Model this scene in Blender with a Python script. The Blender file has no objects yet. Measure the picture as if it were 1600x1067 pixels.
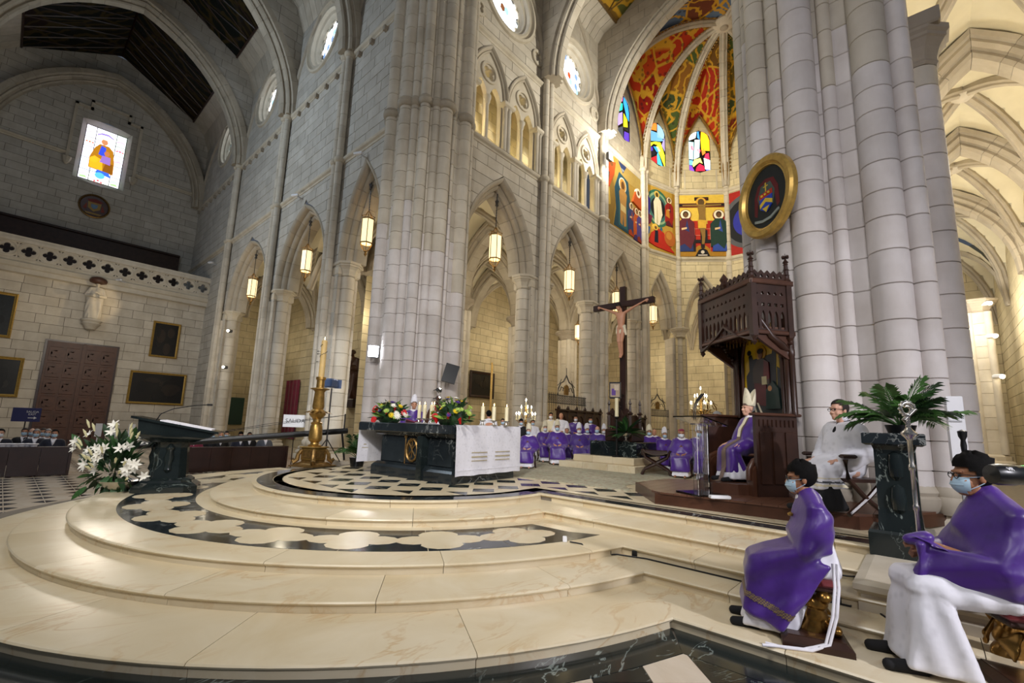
import bpy, math, random, colorsys
from math import sin, cos, pi, radians, sqrt, atan2, hypot
from mathutils import Vector, Matrix
random.seed(7)
scn = bpy.context.scene
COL = scn.collection
# ------------------------------------------------------------------ camera, world, lights, exposure
cd = bpy.data.cameras.new('camera'); cam = bpy.data.objects.new('camera', cd); COL.objects.link(cam)
def cam_axes(yaw, pitch, roll):
    y, p, r = radians(yaw), radians(pitch), radians(roll)
    f = Vector((cos(y)*cos(p), sin(y)*cos(p), sin(p))); rt = Vector((sin(y), -cos(y), 0)); up = rt.cross(f)
    return rt*cos(r)+up*sin(r), up*cos(r)-rt*sin(r), f
_r, _u, _f = cam_axes(42.08353, 8.87219, 1.93964)
cam.matrix_world = Matrix(((_r.x, _u.x, -_f.x, 0), (_r.y, _u.y, -_f.y, 0), (_r.z, _u.z, -_f.z, 1.75), (0, 0, 0, 1)))
cd.sensor_width = 36; cd.lens = 709.906/1600*36; cd.shift_y = 20.67/1600; cd.clip_start = .05; cd.clip_end = 300
scn.camera = cam
vs = scn.view_settings
vs.view_transform = 'Standard'; vs.look = 'None'; vs.gamma = 1; vs.use_curve_mapping = False
vs.exposure = 0.0
w = bpy.data.worlds.new('world'); scn.world = w; w.use_nodes = True
w.node_tree.nodes['Background'].inputs[0].default_value = (.62, .72, .9, 1)
w.node_tree.nodes['Background'].inputs[1].default_value = .16
def aim(o, to):
    d = Vector(to)-o.location; o.rotation_euler = d.to_track_quat('-Z', 'Y').to_euler()
def area(name, loc, to, power, size, color=(1, 1, 1), spread=180, sy=None):
    l = bpy.data.lights.new(name, 'AREA'); l.energy = power; l.color = color; l.size = size
    if sy: l.shape = 'RECTANGLE'; l.size_y = sy
    l.spread = radians(spread)
    o = bpy.data.objects.new(name, l); COL.objects.link(o); o.location = loc; aim(o, to); return o
def spot(name, loc, to, power, angle, color=(1, 1, 1), r=.15, blend=.6):
    l = bpy.data.lights.new(name, 'SPOT'); l.energy = power; l.color = color; l.spot_size = radians(angle); l.spot_blend = blend; l.shadow_soft_size = r
    o = bpy.data.objects.new(name, l); COL.objects.link(o); o.location = loc; aim(o, to); return o
def point(name, loc, power, color=(1, .85, .6), r=.12):
    l = bpy.data.lights.new(name, 'POINT'); l.energy = power; l.color = color; l.shadow_soft_size = r
    o = bpy.data.objects.new(name, l); COL.objects.link(o); o.location = loc; return o
vs.exposure = .55
w.node_tree.nodes['Background'].inputs[1].default_value = .07
spot('key_south', (3.2, -8.5, 5.6), (6.6, 5.5, .4), 2300, 66, (.95, .93, 1), .3, .9)
spot('key_west', (-6, -1, 11), (9.3, 11, 3.0), 4600, 62, (1, .97, .93), .6, .8)
spot('fill_floor', (-4, 3, 14), (2.5, 5.5, 0), 2000, 75, (1, .97, .92), 1.2, .9)
spot('chancel_flood_south', (21.5, 3.2, 19), (18, 13.6, 21), 3000, 85, (1, .95, .82), .4, .9)
spot('apse_flood', (22.4, 12.6, 18.3), (31, 9.5, 20), 2000, 120, (1, .92, .72), .3, .9)
point('column_glare', (22.45, 12.55, 18.1), 260, (1, .95, .85), .15)
spot('apse_flood_south', (22.4, 3.2, 18), (31, 10.5, 18), 2400, 100, (1, .9, .68), .4, .9)
point('crossing_fill', (3, 7, 16), 380, (1, .95, .87), 1.5)
point('transept_fill', (2.8, 31, 7), 560, (1, .9, .76), 1.2)
area('transept_daylight', (-3.6, 26, 19), (9.5, 25, 15), 480, 3, (.74, .87, 1), 150, 12)
point('end_daylight', (2.8, 36, 22), 60, (.6, .8, 1), 1)
spot('statue_lamp', (5.6, 38.5, 9.2), (3.2, 40.6, 9.0), 110, 60, (1, .78, .48), .06, .7)
spot('column_lamp', (6.45, 12.95, 2.85), (9.6, 20.3, 3.4), 900, 42, (.95, .97, 1), .06, .5)
for x in (12.0, 14.15, 16.4, 17.7, 19.95, 22.1): point('gallery_lamp', (x, 14.75, 14.8), 38, (1, .88, .5), .08)
for x, y, e in ((14, 17.3, 150), (20, 17.3, 130), (25.5, 17.3, 150), (31, 17.3, 120), (13.4, 24, 90), (13.4, 32, 70), (13.4, 40, 70), (20, 22.5, 90), (26, 22.5, 90), (20, -1.8, 330), (25.6, -1.8, 300), (31, -1.8, 300), (37, 11, 150), (37, 17, 120), (37, -1, 120), (14, -1.8, 330)): point('aisle_lamp', (x, y, 8.0), e, (1, .88, .66) if y > 5 else (1, .95, .84), .3)
spot('sun_through_glass_green', (24, -3, 27), (27.9, 13.3, 19.2), 900, 3.2, (.25, 1, .35), .02, .6)
spot('sun_through_glass_rose', (24, -3, 27.6), (28.1, 13.3, 20.0), 900, 3.0, (1, .3, .55), .02, .6)
spot('sun_through_glass_gold', (24, -3, 26.5), (32.3, 12.0, 19.9), 1500, 4.0, (1, .8, .25), .02, .6)
spot('sun_through_glass_mint', (24, -3, 27), (32.2, 12.1, 20.9), 1300, 3.0, (.35, 1, .55), .02, .6)
area('south_fill', (-3, -3.5, 7), (10.2, .8, 6.5), 130, 3, (.98, .95, 1), 110)
spot('transept_floor_fill', (3, 12, 14), (1.5, 17, 0), 1500, 70, (1, .97, .93), .6, .9)  # added fill brightening the left floor tiles, not a fixture
spot('chancel_fill_low', (21.5, 3.4, 17), (17, 13.6, 12), 1500, 90, (1, .95, .85), .5, .9)  # extra fill added to lift the lower chancel wall, not a fixture
# ------------------------------------------------------------------ materials
def srgb(h):
    c = [int(h[i:i+2], 16)/255 for i in (0, 2, 4)]
    return tuple(x/12.92 if x <= .04045 else ((x+.055)/1.055)**2.4 for x in c)
MATS = {}
class NT:
    def __init__(s, name):
        s.m = bpy.data.materials.new(name); s.m.use_nodes = True; s.t = s.m.node_tree; s.b = s.t.nodes['Principled BSDF']; MATS[name] = s.m
    def n(s, typ, **kw):
        n = s.t.nodes.new(typ)
        for k, v in kw.items():
            if k.startswith('_'): setattr(n, k[1:], v)
            else: n.inputs[k.replace('__', ' ')].default_value = v
        return n
    def l(s, a, b): s.t.links.new(a, b)
    def coord(s, kind='Object', scale=(1, 1, 1), rot=(0, 0, 0)):
        tc = s.n('ShaderNodeTexCoord'); mp = s.n('ShaderNodeMapping'); mp.inputs['Scale'].default_value = scale; mp.inputs['Rotation'].default_value = rot
        s.l(tc.outputs[kind], mp.inputs[0]); return mp.outputs[0]
    def pos(s, scale=(1, 1, 1), rot=(0, 0, 0)):
        g = s.n('ShaderNodeNewGeometry'); mp = s.n('ShaderNodeMapping'); mp.inputs['Scale'].default_value = scale; mp.inputs['Rotation'].default_value = rot
        s.l(g.outputs['Position'], mp.inputs[0]); return mp.outputs[0]
    def ramp(s, fac, stops, interp='LINEAR'):
        r = s.n('ShaderNodeValToRGB'); cr = r.color_ramp; cr.interpolation = interp
        while len(cr.elements) < len(stops): cr.elements.new(.5)
        for e, (p, c) in zip(cr.elements, stops): e.position = p; e.color = (*c[:3], 1)
        s.l(fac, r.inputs[0]); return r.outputs[0]
    def noise(s, vec, scale, detail=4, rough=.55, dist=0):
        n = s.n('ShaderNodeTexNoise', Scale=scale, Detail=detail, Roughness=rough, Distortion=dist); s.l(vec, n.inputs['Vector']); return n.outputs['Fac']
    def mix(s, fac, a, b, mode='MIX'):
        m = s.n('ShaderNodeMix', _data_type='RGBA', _blend_type=mode)
        for i, x in ((0, fac), (6, a), (7, b)):
            if isinstance(x, (int, float)): m.inputs[i].default_value = x
            elif isinstance(x, tuple): m.inputs[i].default_value = (*x[:3], 1)
            else: s.l(x, m.inputs[i])
        return m.outputs[2]
    def math(s, op, a, b=0):
        m = s.n('ShaderNodeMath', _operation=op)
        for i, x in ((0, a), (1, b)):
            if isinstance(x, (int, float)): m.inputs[i].default_value = x
            else: s.l(x, m.inputs[i])
        return m.outputs[0]
    def col(s, c):
        if isinstance(c, tuple): s.b.inputs['Base Color'].default_value = (*c[:3], 1)
        else: s.l(c, s.b.inputs['Base Color'])
        return s
    def set(s, rough=.6, metal=0, spec=.5, **kw):
        s.b.inputs['Roughness'].default_value = rough; s.b.inputs['Metallic'].default_value = metal; s.b.inputs['Specular IOR Level'].default_value = spec
        for k, v in kw.items(): s.b.inputs[k.replace('__', ' ')].default_value = v
        return s
    def bump(s, fac, strength=.2, dist=.01):
        b = s.n('ShaderNodeBump', Strength=strength, Distance=dist); s.l(fac, b.inputs['Height']); s.l(b.outputs[0], s.b.inputs['Normal']); return s
def simple(name, hexc, rough=.6, metal=0, var=.12, vscale=6, bump=0, **kw):
    m = NT(name); c = srgb(hexc); a = tuple(x*(1-var) for x in c); b = tuple(min(1, x*(1+var)) for x in c)
    f = m.noise(m.coord(), vscale); m.col(m.ramp(f, [(.3, a), (.7, b)])); m.set(rough, metal, **kw)
    if bump: m.bump(m.noise(m.coord(), vscale*6), bump)
    return m
def emit(name, hexc, strength):
    m = NT(name); c = srgb(hexc); m.col(c); m.b.inputs['Emission Color'].default_value = (*c, 1); m.b.inputs['Emission Strength'].default_value = strength; m.set(.4); return m
def stone(name, hexc, var=.1, rough=.75, vs=1.2, bump=.15, dirt=.0):
    m = NT(name); c = srgb(hexc)
    oi = m.n('ShaderNodeObjectInfo'); g = m.n('ShaderNodeNewGeometry')
    rnd = m.math('FRACT', m.math('ADD', oi.outputs['Random'], g.outputs['Random Per Island']))
    base = m.ramp(rnd, [(0, tuple(x*(1-var) for x in c)), (.5, c), (1, tuple(min(1, x*(1+var*.8)) for x in c))])
    n1 = m.noise(m.pos(), vs, 5); base = m.mix(.55, base, m.ramp(n1, [(.3, (.66, .62, .57)), (.7, (1.0, 1.0, 1.0))]), 'MULTIPLY')
    n2 = m.noise(m.pos((1, 1, .25)), vs*3, 4); base = m.mix(.25, base, m.ramp(n2, [(.35, (.7, .67, .62)), (.65, (1, 1, 1))]), 'MULTIPLY')
    m.col(base); m.set(rough, spec=.25); m.bump(m.noise(m.pos(), 30, 3), bump, .006); return m
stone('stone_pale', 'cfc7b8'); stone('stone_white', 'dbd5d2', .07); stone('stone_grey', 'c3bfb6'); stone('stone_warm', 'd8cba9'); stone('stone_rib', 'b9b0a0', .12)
stone('stone_molding', 'cfc6b4', .06); stone('stone_vault', 'e4dcc2', .03, .9, .4, .05); stone('stone_dark', 'a49a8b')
simple('mortar', '6f675c', .95, vscale=9)
def marble(name, base, dark, vein, veincol, scale=1.2, rough=.16, vw=.02, rnd=.08):
    m = NT(name); p = m.pos(); oi = m.n('ShaderNodeObjectInfo')
    sh = m.n('ShaderNodeVectorMath', _operation='ADD'); m.l(p, sh.inputs[0])
    cmb = m.n('ShaderNodeCombineXYZ'); m.l(m.math('MULTIPLY', oi.outputs['Random'], 9), cmb.inputs[0]); m.l(cmb.outputs[0], sh.inputs[1]); p = sh.outputs[0]
    b = m.ramp(m.noise(p, scale, 6, .6, 1.2), [(.3, srgb(dark)), (.68, srgb(base))])
    mp = m.n('ShaderNodeMapping'); mp.inputs['Rotation'].default_value = (.3, .5, .8); mp.inputs['Scale'].default_value = (1, 2.4, 1.5); m.l(p, mp.inputs[0])
    v = m.noise(mp.outputs[0], scale*1.1, 5, .6, .8); d = m.math('ABSOLUTE', m.math('SUBTRACT', v, .5))
    line = m.ramp(d, [(0, (1, 1, 1)), (vw, (0, 0, 0))]); msk = m.ramp(m.noise(p, scale*.9, 2), [(.46, (0, 0, 0)), (.62, (1, 1, 1))])
    f = m.math('MULTIPLY', line, msk); f = m.math('MULTIPLY', f, vein)
    c = m.mix(f, b, srgb(veincol))
    if rnd: c = m.mix(1, c, m.ramp(oi.outputs['Random'], [(0, (1-rnd,)*3), (1, (1, 1, 1))]), 'MULTIPLY')
    m.col(c); m.set(rough, spec=.5); return m
marble('marble_cream', 'e0d3b6', 'd3c19c', .5, 'bd9355', .9, .28, .03, .12)
marble('marble_black', '2c3337', '181d20', .8, 'c3c8c4', .7, .13, .012)
marble('marble_green', '242b2b', '131a1a', .6, 'a9b5ae', .9, .13, .01)
marble('marble_pale', 'ddd0bd', 'c5b49c', .3, 'a8977c', 1.0, .18, .03)
simple('wood_dark', '331e15', .35, vscale=4, var=.3, bump=.1); simple('wood_mid', '4a2d1f', .32, vscale=3, var=.25); simple('wood_red', '50301f', .5, vscale=3, var=.2)
simple('wood_platform', '5b3b2b', .38, vscale=2, var=.2); simple('pew_wood', '2c1712', .35, vscale=3, var=.25)
simple('gold', 'a88648', .36, .8, vscale=12, var=.25, bump=.15); simple('gold_old', '86693c', .42, .75, vscale=14, var=.35, bump=.2); simple('gold_frame', 'b9964c', .35, .5, vscale=10, var=.2)
simple('gilt_bronze', '8d6a35', .28, .9, vscale=9, var=.3); simple('silver', 'c9c5bd', .22, .95, vscale=9, var=.12); simple('iron', '1d1b1a', .5, .4); simple('iron_grey', '4b4a4a', .45, .6)
simple('black_plastic', '101114', .35, var=.1); simple('black_cloth', '0e0d10', .85); simple('grey_plastic', 'a9a9ab', .45); simple('white_plastic', 'e3e3e6', .4, var=.03)
def silk(name, hexc, rough=.42, var=.22, bump=.12):
    m = NT(name); c = srgb(hexc); f = m.noise(m.coord(), 3, 4)
    vo = m.n('ShaderNodeTexVoronoi', Scale=14); m.l(m.coord(), vo.inputs['Vector'])
    base = m.ramp(f, [(.3, tuple(x*(1-var) for x in c)), (.7, tuple(min(1, x*(1+var)) for x in c))])
    base = m.mix(.35, base, m.ramp(vo.outputs['Distance'], [(.1, (.6, .6, .6)), (.4, (1, 1, 1))]), 'MULTIPLY')
    m.col(base); m.set(rough, Sheen__Weight=.25); m.bump(m.noise(m.coord(scale=(1, 1, .6)), 9, 3), bump, .03); return m
silk('purple_silk', '46207f', .38); silk('purple_cloth', '3f2076', .55)
silk('white_cloth', 'e9e7ee', .8, .04, .2); silk('white_linen', 'e4e3ea', .85, .05, .2); silk('cream_cloth', 'ddd3b6', .7, .08); silk('magenta_cloth', '7d1238', .7); silk('red_velvet', '6b0d14', .8); silk('navy_cloth', '14172a', .8); silk('grey_cloth', '4d5058', .8); silk('red_cloth', 'a3151c', .7)
m = NT('brocade'); br_ = m.n('ShaderNodeTexChecker', Scale=90); m.l(m.coord(), br_.inputs['Vector']); m.col(m.mix(br_.outputs['Fac'], srgb('8f7a4e'), srgb('55415f'))); m.set(.5, .3)
simple('skin', 'c08a6c', .5, var=.08, Subsurface__Weight=.0); simple('skin_tan', 'a06f50', .5, var=.08); simple('skin_pale', 'cf9f86', .5, var=.06)
simple('hair_black', '0c0a09', .8, vscale=40, var=.4, bump=.4, spec=.15); simple('hair_grey', '8b8885', .6, vscale=40, var=.2, bump=.3); simple('hair_brown', '1f140e', .75, vscale=40, var=.3, bump=.3)
simple('mask_blue', 'b3cfe2', .8, var=.04); simple('mask_white', 'dfe3ea', .8, var=.03); simple('eye_dark', '17110f', .2); simple('lip', '9c5a4c', .5)
simple('leaf', '2f5a27', .5, vscale=8, var=.4); simple('leaf_dark', '1d3a1c', .5, vscale=8, var=.4); simple('leaf_palm', '3b5f2a', .45, vscale=5, var=.35); simple('leaf_light', '86a84a', .5, vscale=8, var=.3); simple('stem', '55682f', .6)
simple('petal_white', 'eeeade', .6, var=.05); simple('petal_yellow', 'e6c81e', .6, var=.1); simple('petal_red', 'c01a1c', .45, var=.15); simple('petal_purple', '4b2a7d', .6, var=.2); simple('petal_green', 'a9c25c', .6, var=.1); simple('petal_cream', 'e3ddb0', .6, var=.06)
simple('wax', 'e9dfb9', .45, var=.05, Subsurface__Weight=0.0); simple('wax_old', 'd8b878', .45, var=.08)
emit('flame', 'ffd08a', 14); emit('bulb', 'fff0d0', 22); emit('lamp_white', 'f3f6ff', 30); emit('lantern_core', 'ffe9b8', 9); emit('window_white', 'e8f2ff', 2.6); emit('glow_green', '35e06a', 1.5)
m = emit('lantern_glass', 'f3dfae', .85); m.set(.3)
m = NT('acrylic'); m.col((.97, .98, 1)); m.set(.03, Transmission__Weight=1.0, IOR=1.35)
m = NT('glass_lens'); m.col((.02, .02, .03)); m.set(.05)
# ------------------------------------------------------------------ mesh builder
class MB:
    def __init__(s): s.v = []; s.f = []
    def add(s, vs, fs):
        o = len(s.v); s.v += [tuple(x) for x in vs]; s.f += [tuple(i+o for i in f) for f in fs]; return s
    def box(s, lo, hi):
        x0, y0, z0 = lo; x1, y1, z1 = hi
        return s.add([(x0, y0, z0), (x1, y0, z0), (x1, y1, z0), (x0, y1, z0), (x0, y0, z1), (x1, y0, z1), (x1, y1, z1), (x0, y1, z1)],
                     [(3, 2, 1, 0), (4, 5, 6, 7), (0, 1, 5, 4), (1, 2, 6, 5), (2, 3, 7, 6), (3, 0, 4, 7)])
    def cbox(s, c, sz, rz=0, bev=0):
        hx, hy, hz = sz[0]/2, sz[1]/2, sz[2]/2; o = MB()
        if bev:
            b = min(bev, hx*.9, hy*.9, hz*.9)
            for (X, Y, Z) in ((hx-b, hy-b, hz), ): pass
            ring = lambda X, Y, Z: [(-X, -Y, Z), (X, -Y, Z), (X, Y, Z), (-X, Y, Z)]
            rs = [ring(hx-b, hy-b, -hz), ring(hx, hy, -hz+b), ring(hx, hy, hz-b), ring(hx-b, hy-b, hz)]
            o.rings(rs, True, True, True)
        else: o.box((-hx, -hy, -hz), (hx, hy, hz))
        cs, sn = cos(rz), sin(rz)
        return s.add([(c[0]+x*cs-y*sn, c[1]+x*sn+y*cs, c[2]+z) for x, y, z in o.v], o.f)
    def rings(s, rings, closed=True, cap0=False, cap1=False):
        n = len(rings[0]); o = len(s.v)
        for r in rings: s.v += [tuple(p) for p in r]
        for k in range(len(rings)-1):
            a, b = o+k*n, o+(k+1)*n
            for i in range(n if closed else n-1):
                j = (i+1) % n; s.f.append((a+i, a+j, b+j, b+i))
        if cap0: s.f.append(tuple(o+i for i in range(n))[::-1])
        if cap1: s.f.append(tuple(o+(len(rings)-1)*n+i for i in range(n)))
        return s
    def prism(s, poly, z0, z1):
        return s.rings([[(x, y, z0) for x, y in poly], [(x, y, z1) for x, y in poly]], True, True, True)
    def slab(s, poly, o, u, v, d):   # polygon (a,b) in plane o+a*u+b*v, extruded along d
        o, u, v, d = Vector(o), Vector(u), Vector(v), Vector(d)
        r0 = [o+u*a+v*b for a, b in poly]; return s.rings([r0, [p+d for p in r0]], True, True, True)
    def lathe(s, prof, n=16, c=(0, 0, 0), cap=True, sq=None, rot=0):
        rr = []
        for r, z in prof:
            rr.append([(c[0]+r*cos(rot+2*pi*i/n), c[1]+r*sin(rot+2*pi*i/n), c[2]+z) for i in range(n)])
        return s.rings(rr, True, cap, cap)
    def tube(s, pts, r, n=8, caps=True, up=(0, 0, 1)):
        pts = [Vector(p) for p in pts]; rr = r if isinstance(r, (list, tuple)) else [r]*len(pts); R = []
        for i, p in enumerate(pts):
            t = (pts[min(i+1, len(pts)-1)]-pts[max(i-1, 0)])
            t = t.normalized() if t.length > 1e-9 else Vector((0, 0, 1))
            a = Vector(up)
            if abs(t.dot(a)) > .95: a = Vector((1, 0, 0))
            x = t.cross(a).normalized(); y = x.cross(t).normalized()
            R.append([p+x*(rr[i]*cos(2*pi*k/n))+y*(rr[i]*sin(2*pi*k/n)) for k in range(n)])
        return s.rings(R, True, caps, caps)
    def ell(s, c, r, nu=12, nv=8, rot=None):
        if isinstance(r, (int, float)): r = (r, r, r)
        vs, fs = [], []
        for j in range(1, nv):
            ph = pi*j/nv
            for i in range(nu): vs.append(Vector((r[0]*sin(ph)*cos(2*pi*i/nu), r[1]*sin(ph)*sin(2*pi*i/nu), r[2]*cos(ph))))
        vs += [Vector((0, 0, r[2])), Vector((0, 0, -r[2]))]
        for j in range(nv-2):
            for i in range(nu): a, b = j*nu+i, j*nu+(i+1) % nu; fs.append((a, a+nu, b+nu, b))
        T, B = len(vs)-2, len(vs)-1
        for i in range(nu):
            fs.append((T, i, (i+1) % nu)); k = (nv-2)*nu; fs.append((B, k+(i+1) % nu, k+i))
        if rot: vs = [rot @ v for v in vs]
        return s.add([(c[0]+v.x, c[1]+v.y, c[2]+v.z) for v in vs], fs)
    def xf(s, M):
        s.v = [tuple(M @ Vector(p)) for p in s.v]; return s
    def join(s, o, M=None): return s.add(o.v if M is None else [M @ Vector(p) for p in o.v], o.f)
    def mesh(s, name, mat=None, smooth=None):
        me = bpy.data.meshes.new(name); me.from_pydata(s.v, [], s.f)
        if smooth is not None: me.shade_smooth(); me.set_sharp_from_angle(angle=radians(smooth))
        if mat: me.materials.append(MATS[mat])
        return me
    def obj(s, name, mat, parent=None, smooth=None, **kw):
        o = bpy.data.objects.new(name, s.mesh(name, mat, smooth)); COL.objects.link(o)
        if parent is not None: o.parent = parent
        for k, v in kw.items(): o[k] = v
        return o
def inst(me, name, parent=None, loc=(0, 0, 0), rz=0, sc=1, **kw):
    o = bpy.data.objects.new(name, me); COL.objects.link(o); o.location = loc
    o.rotation_euler = rz if isinstance(rz, tuple) else (0, 0, rz); o.scale = sc if isinstance(sc, tuple) else (sc, sc, sc)
    if parent is not None: o.parent = parent
    for k, v in kw.items(): o[k] = v
    return o
def thing(name, label, cat, loc=(0, 0, 0), rz=0, group=None, sc=1):
    o = bpy.data.objects.new(name, None); COL.objects.link(o); o.location = loc; o.rotation_euler = (0, 0, rz); o.scale = (sc, sc, sc); o.empty_display_size = .1
    o['label'] = label; o['category'] = cat
    if group: o['group'] = group
    return o
def tag(o, label, cat, group=None):
    o['label'] = label; o['category'] = cat
    if group: o['group'] = group
    return o
def struct(name, label=None, cat=None, loc=(0, 0, 0)):
    o = bpy.data.objects.new(name, None); COL.objects.link(o); o.location = loc; o['kind'] = 'structure'; o.empty_display_size = .1
    if label: o['label'] = label; o['category'] = cat
    return o
def children(o): return list(o.children)
def copy_tree(o, loc, rz=None, label=None, parent=None, sc=None):
    c = o.copy(); COL.objects.link(c)
    if parent is not None: c.parent = parent
    else:
        c.location = loc
        if rz is not None: c.rotation_euler = (0, 0, rz)
        if sc is not None: c.scale = (sc, sc, sc)
        if label: c['label'] = label
    for ch in children(o): copy_tree(ch, None, parent=c)
    return c
def plate(loops, depth, bev=0, res=3):
    """filled 2D outline with holes, extruded; returns (verts, faces) in local XY, thickness along Z"""
    cu = bpy.data.curves.new('outline', 'CURVE'); cu.dimensions = '2D'; cu.fill_mode = 'BOTH'; cu.extrude = depth/2; cu.bevel_depth = bev; cu.bevel_resolution = 0
    for lp in loops:
        sp = cu.splines.new('POLY'); sp.points.add(len(lp)-1)
        for p, (x, y) in zip(sp.points, lp): p.co = (x, y, 0, 1)
        sp.use_cyclic_u = True
    o = bpy.data.objects.new('outline', cu); COL.objects.link(o)
    dg = bpy.context.evaluated_depsgraph_get(); me = o.evaluated_get(dg).to_mesh()
    vs_ = [tuple(v.co) for v in me.vertices]; fs_ = [tuple(p.vertices) for p in me.polygons]
    o.evaluated_get(dg).to_mesh_clear(); bpy.data.objects.remove(o); bpy.data.curves.remove(cu)
    mb = MB(); mb.v = vs_; mb.f = fs_; return mb
def frame_m(o, u, v):   # local X->u, Y->v, Z->u x v
    u, v = Vector(u), Vector(v); n = u.cross(v)
    return Matrix(((u.x, v.x, n.x, o[0]), (u.y, v.y, n.y, o[1]), (u.z, v.z, n.z, o[2]), (0, 0, 0, 1)))
def circ(cx, cy, r, n=20, a0=0): return [(cx+r*cos(a0+2*pi*i/n), cy+r*sin(a0+2*pi*i/n)) for i in range(n)]
def foil(cx, cy, r, lobes=4, n=7, rot=0, k=.5):
    pts = []
    for j in range(lobes):
        a = rot+2*pi*j/lobes; lx, ly = cx+r*k*cos(a), cy+r*k*sin(a); h = pi*.5+pi/lobes*.55
        for i in range(n):
            t = a-h+2*h*i/(n-1); pts.append((lx+r*k*.86*cos(t), ly+r*k*.86*sin(t)))
    return pts
def pointed(c, a, zs, za, n=10, z0=None):
    """pointed arch outline from right foot to left foot"""
    h = za-zs; R = (a*a+h*h)/(2*a); t1 = atan2(h, a-R) if R < a else atan2(h, R-a)
    R_ = R; cx = c+a-R; t1 = atan2(h, c-cx)
    r = [(cx+R*cos(t1*i/n), zs+R*sin(t1*i/n)) for i in range(n+1)]
    l = [(2*c-x, z) for x, z in r[::-1]][1:]
    pts = r+l
    if z0 is not None: pts = [(c+a, z0)]+pts+[(c-a, z0)]
    return pts
def arch_lr(c, a, zs, za):
    h = za-zs; R = (a*a+h*h)/(2*a); cx = c+a-R
    def f(z):
        if z <= zs: return (c-a, c+a)
        if z >= za: return None
        x = cx+sqrt(max(0, R*R-(z-zs)**2)); return (2*c-x, x)
    return (c, zs, za, f)
def circ_lr(c, zc, r):
    def f(z):
        if abs(z-zc) >= r: return None
        x = sqrt(r*r-(z-zc)**2); return (c-x, c+x)
    return (c, zc-r, zc+r, f)
CAMP = Vector((0, 0, 1.75))
def ashlar(parent, o, u, u0, u1, z0, z1, h, L, openings, mat, limit=250, n=None, gap=.011, depth=.05, piece='stone_block', name='wall_masonry', maxd=60, zmin_obj=-9):
    """courses of dressed blocks with recessed joints on a wall o + a*u, outward normal n"""
    o, u = Vector(o), Vector(u).normalized(); n = Vector(n).normalized(); up = Vector((0, 0, 1))
    P = lambda a, z, d=0: o+u*a+up*z+n*d
    blocks = []; nc = max(1, round((z1-z0)/h)); hh = (z1-z0)/nc; back = MB()
    for k in range(nc):
        a, b = z0+k*hh, z0+(k+1)*hh; zs = [a, a+hh/2, b]
        cuts = []
        for (c, lo, hi, f) in openings:
            rs = [f(z) for z in zs]
            if all(r is None for r in rs) or c < u0-20 or c > u1+20: continue
            cuts.append((c, [r[0] if r else c for r in rs], [r[1] if r else c for r in rs]))
        cuts.sort(key=lambda t: t[0])
        segs = []; cur = [u0]*3
        for c, l, r in cuts: segs.append((cur, l)); cur = r
        segs.append((cur, [u1]*3))
        for lb, rb in segs:
            lm, rm = max(lb[1], u0), min(rb[1], u1)
            if max(rb[i]-lb[i] for i in range(3)) < .05: continue
            lb = [min(max(x, u0), u1) for x in lb]; rb = [min(max(x, u0), u1) for x in rb]
            if max(rb[i]-lb[i] for i in range(3)) < .05: continue
            xs = [None]; x = u0+(L*.5 if k % 2 else 0)-L+random.uniform(-.1, .1)*L
            lo_, hi_ = max(lb), min(rb)
            while True:
                x += L*random.uniform(.85, 1.15)
                if x > hi_-.25*L: break
                if x > lo_+.25*L: xs.append(x)
            xs.append(None)
            back.add([P(lb[0], a, -.018), P(rb[0], a, -.018), P(rb[1], zs[1], -.018), P(rb[2], b, -.018), P(lb[2], b, -.018), P(lb[1], zs[1], -.018)], [(0, 1, 2, 3, 4, 5)])
            for i in range(len(xs)-1):
                l = lb if xs[i] is None else [xs[i]]*3; r = rb if xs[i+1] is None else [xs[i+1]]*3
                g = gap
                pts = [(l[0]+g, a+g), (r[0]-g, a+g), (r[1]-g, zs[1]), (r[2]-g, b-g), (l[2]+g, b-g), (l[1]+g, zs[1])]
                if xs[i] is not None and xs[i+1] is not None: pts = [pts[0], pts[1], pts[3], pts[4]]
                blocks.append(pts)
    def mesh_of(pts, mb):
        d = random.uniform(-.004, .004); k = len(pts); c0 = len(mb.v); q = .012
        cx = sum(p[0] for p in pts)/k; cz = sum(p[1] for p in pts)/k
        mb.v += [tuple(P(x, z, -depth)) for x, z in pts]+[tuple(P(x, z, d-.006)) for x, z in pts]+[tuple(P(x+(q if x < cx else -q), z+(q if z < cz else -q), d)) for x, z in pts]
        for rr in (0, 1):
            for i in range(k):
                j = (i+1) % k; mb.f.append((c0+rr*k+i, c0+rr*k+j, c0+rr*k+k+j, c0+rr*k+k+i))
        mb.f.append(tuple(c0+2*k+i for i in range(k)))
    def dist(pts):
        p = P(pts[0][0], pts[0][1]); return (p-CAMP).length if infr(p) and p.z > zmin_obj else 1e6
    blocks.sort(key=dist); nb = 0; rest = MB()
    for pts in blocks:
        if nb < limit and dist(pts) < maxd:
            mb = MB(); mesh_of(pts, mb); mb.obj(piece, mat, parent); nb += 1
        else: mesh_of(pts, rest)
    if rest.v: rest.obj(name, mat, parent, kind='stuff')
    back.obj('mortar_bed', 'mortar', parent)
def infr(p, m=30):
    d = Vector(p)-CAMP; z = d.dot(_f)
    if z < .1: return False
    x = 800.2+709.9*d.dot(_r)/z; y = 554.2-709.9*d.dot(_u)/z
    return -m < x < 1600+m and -m < y < 1067+m
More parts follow.
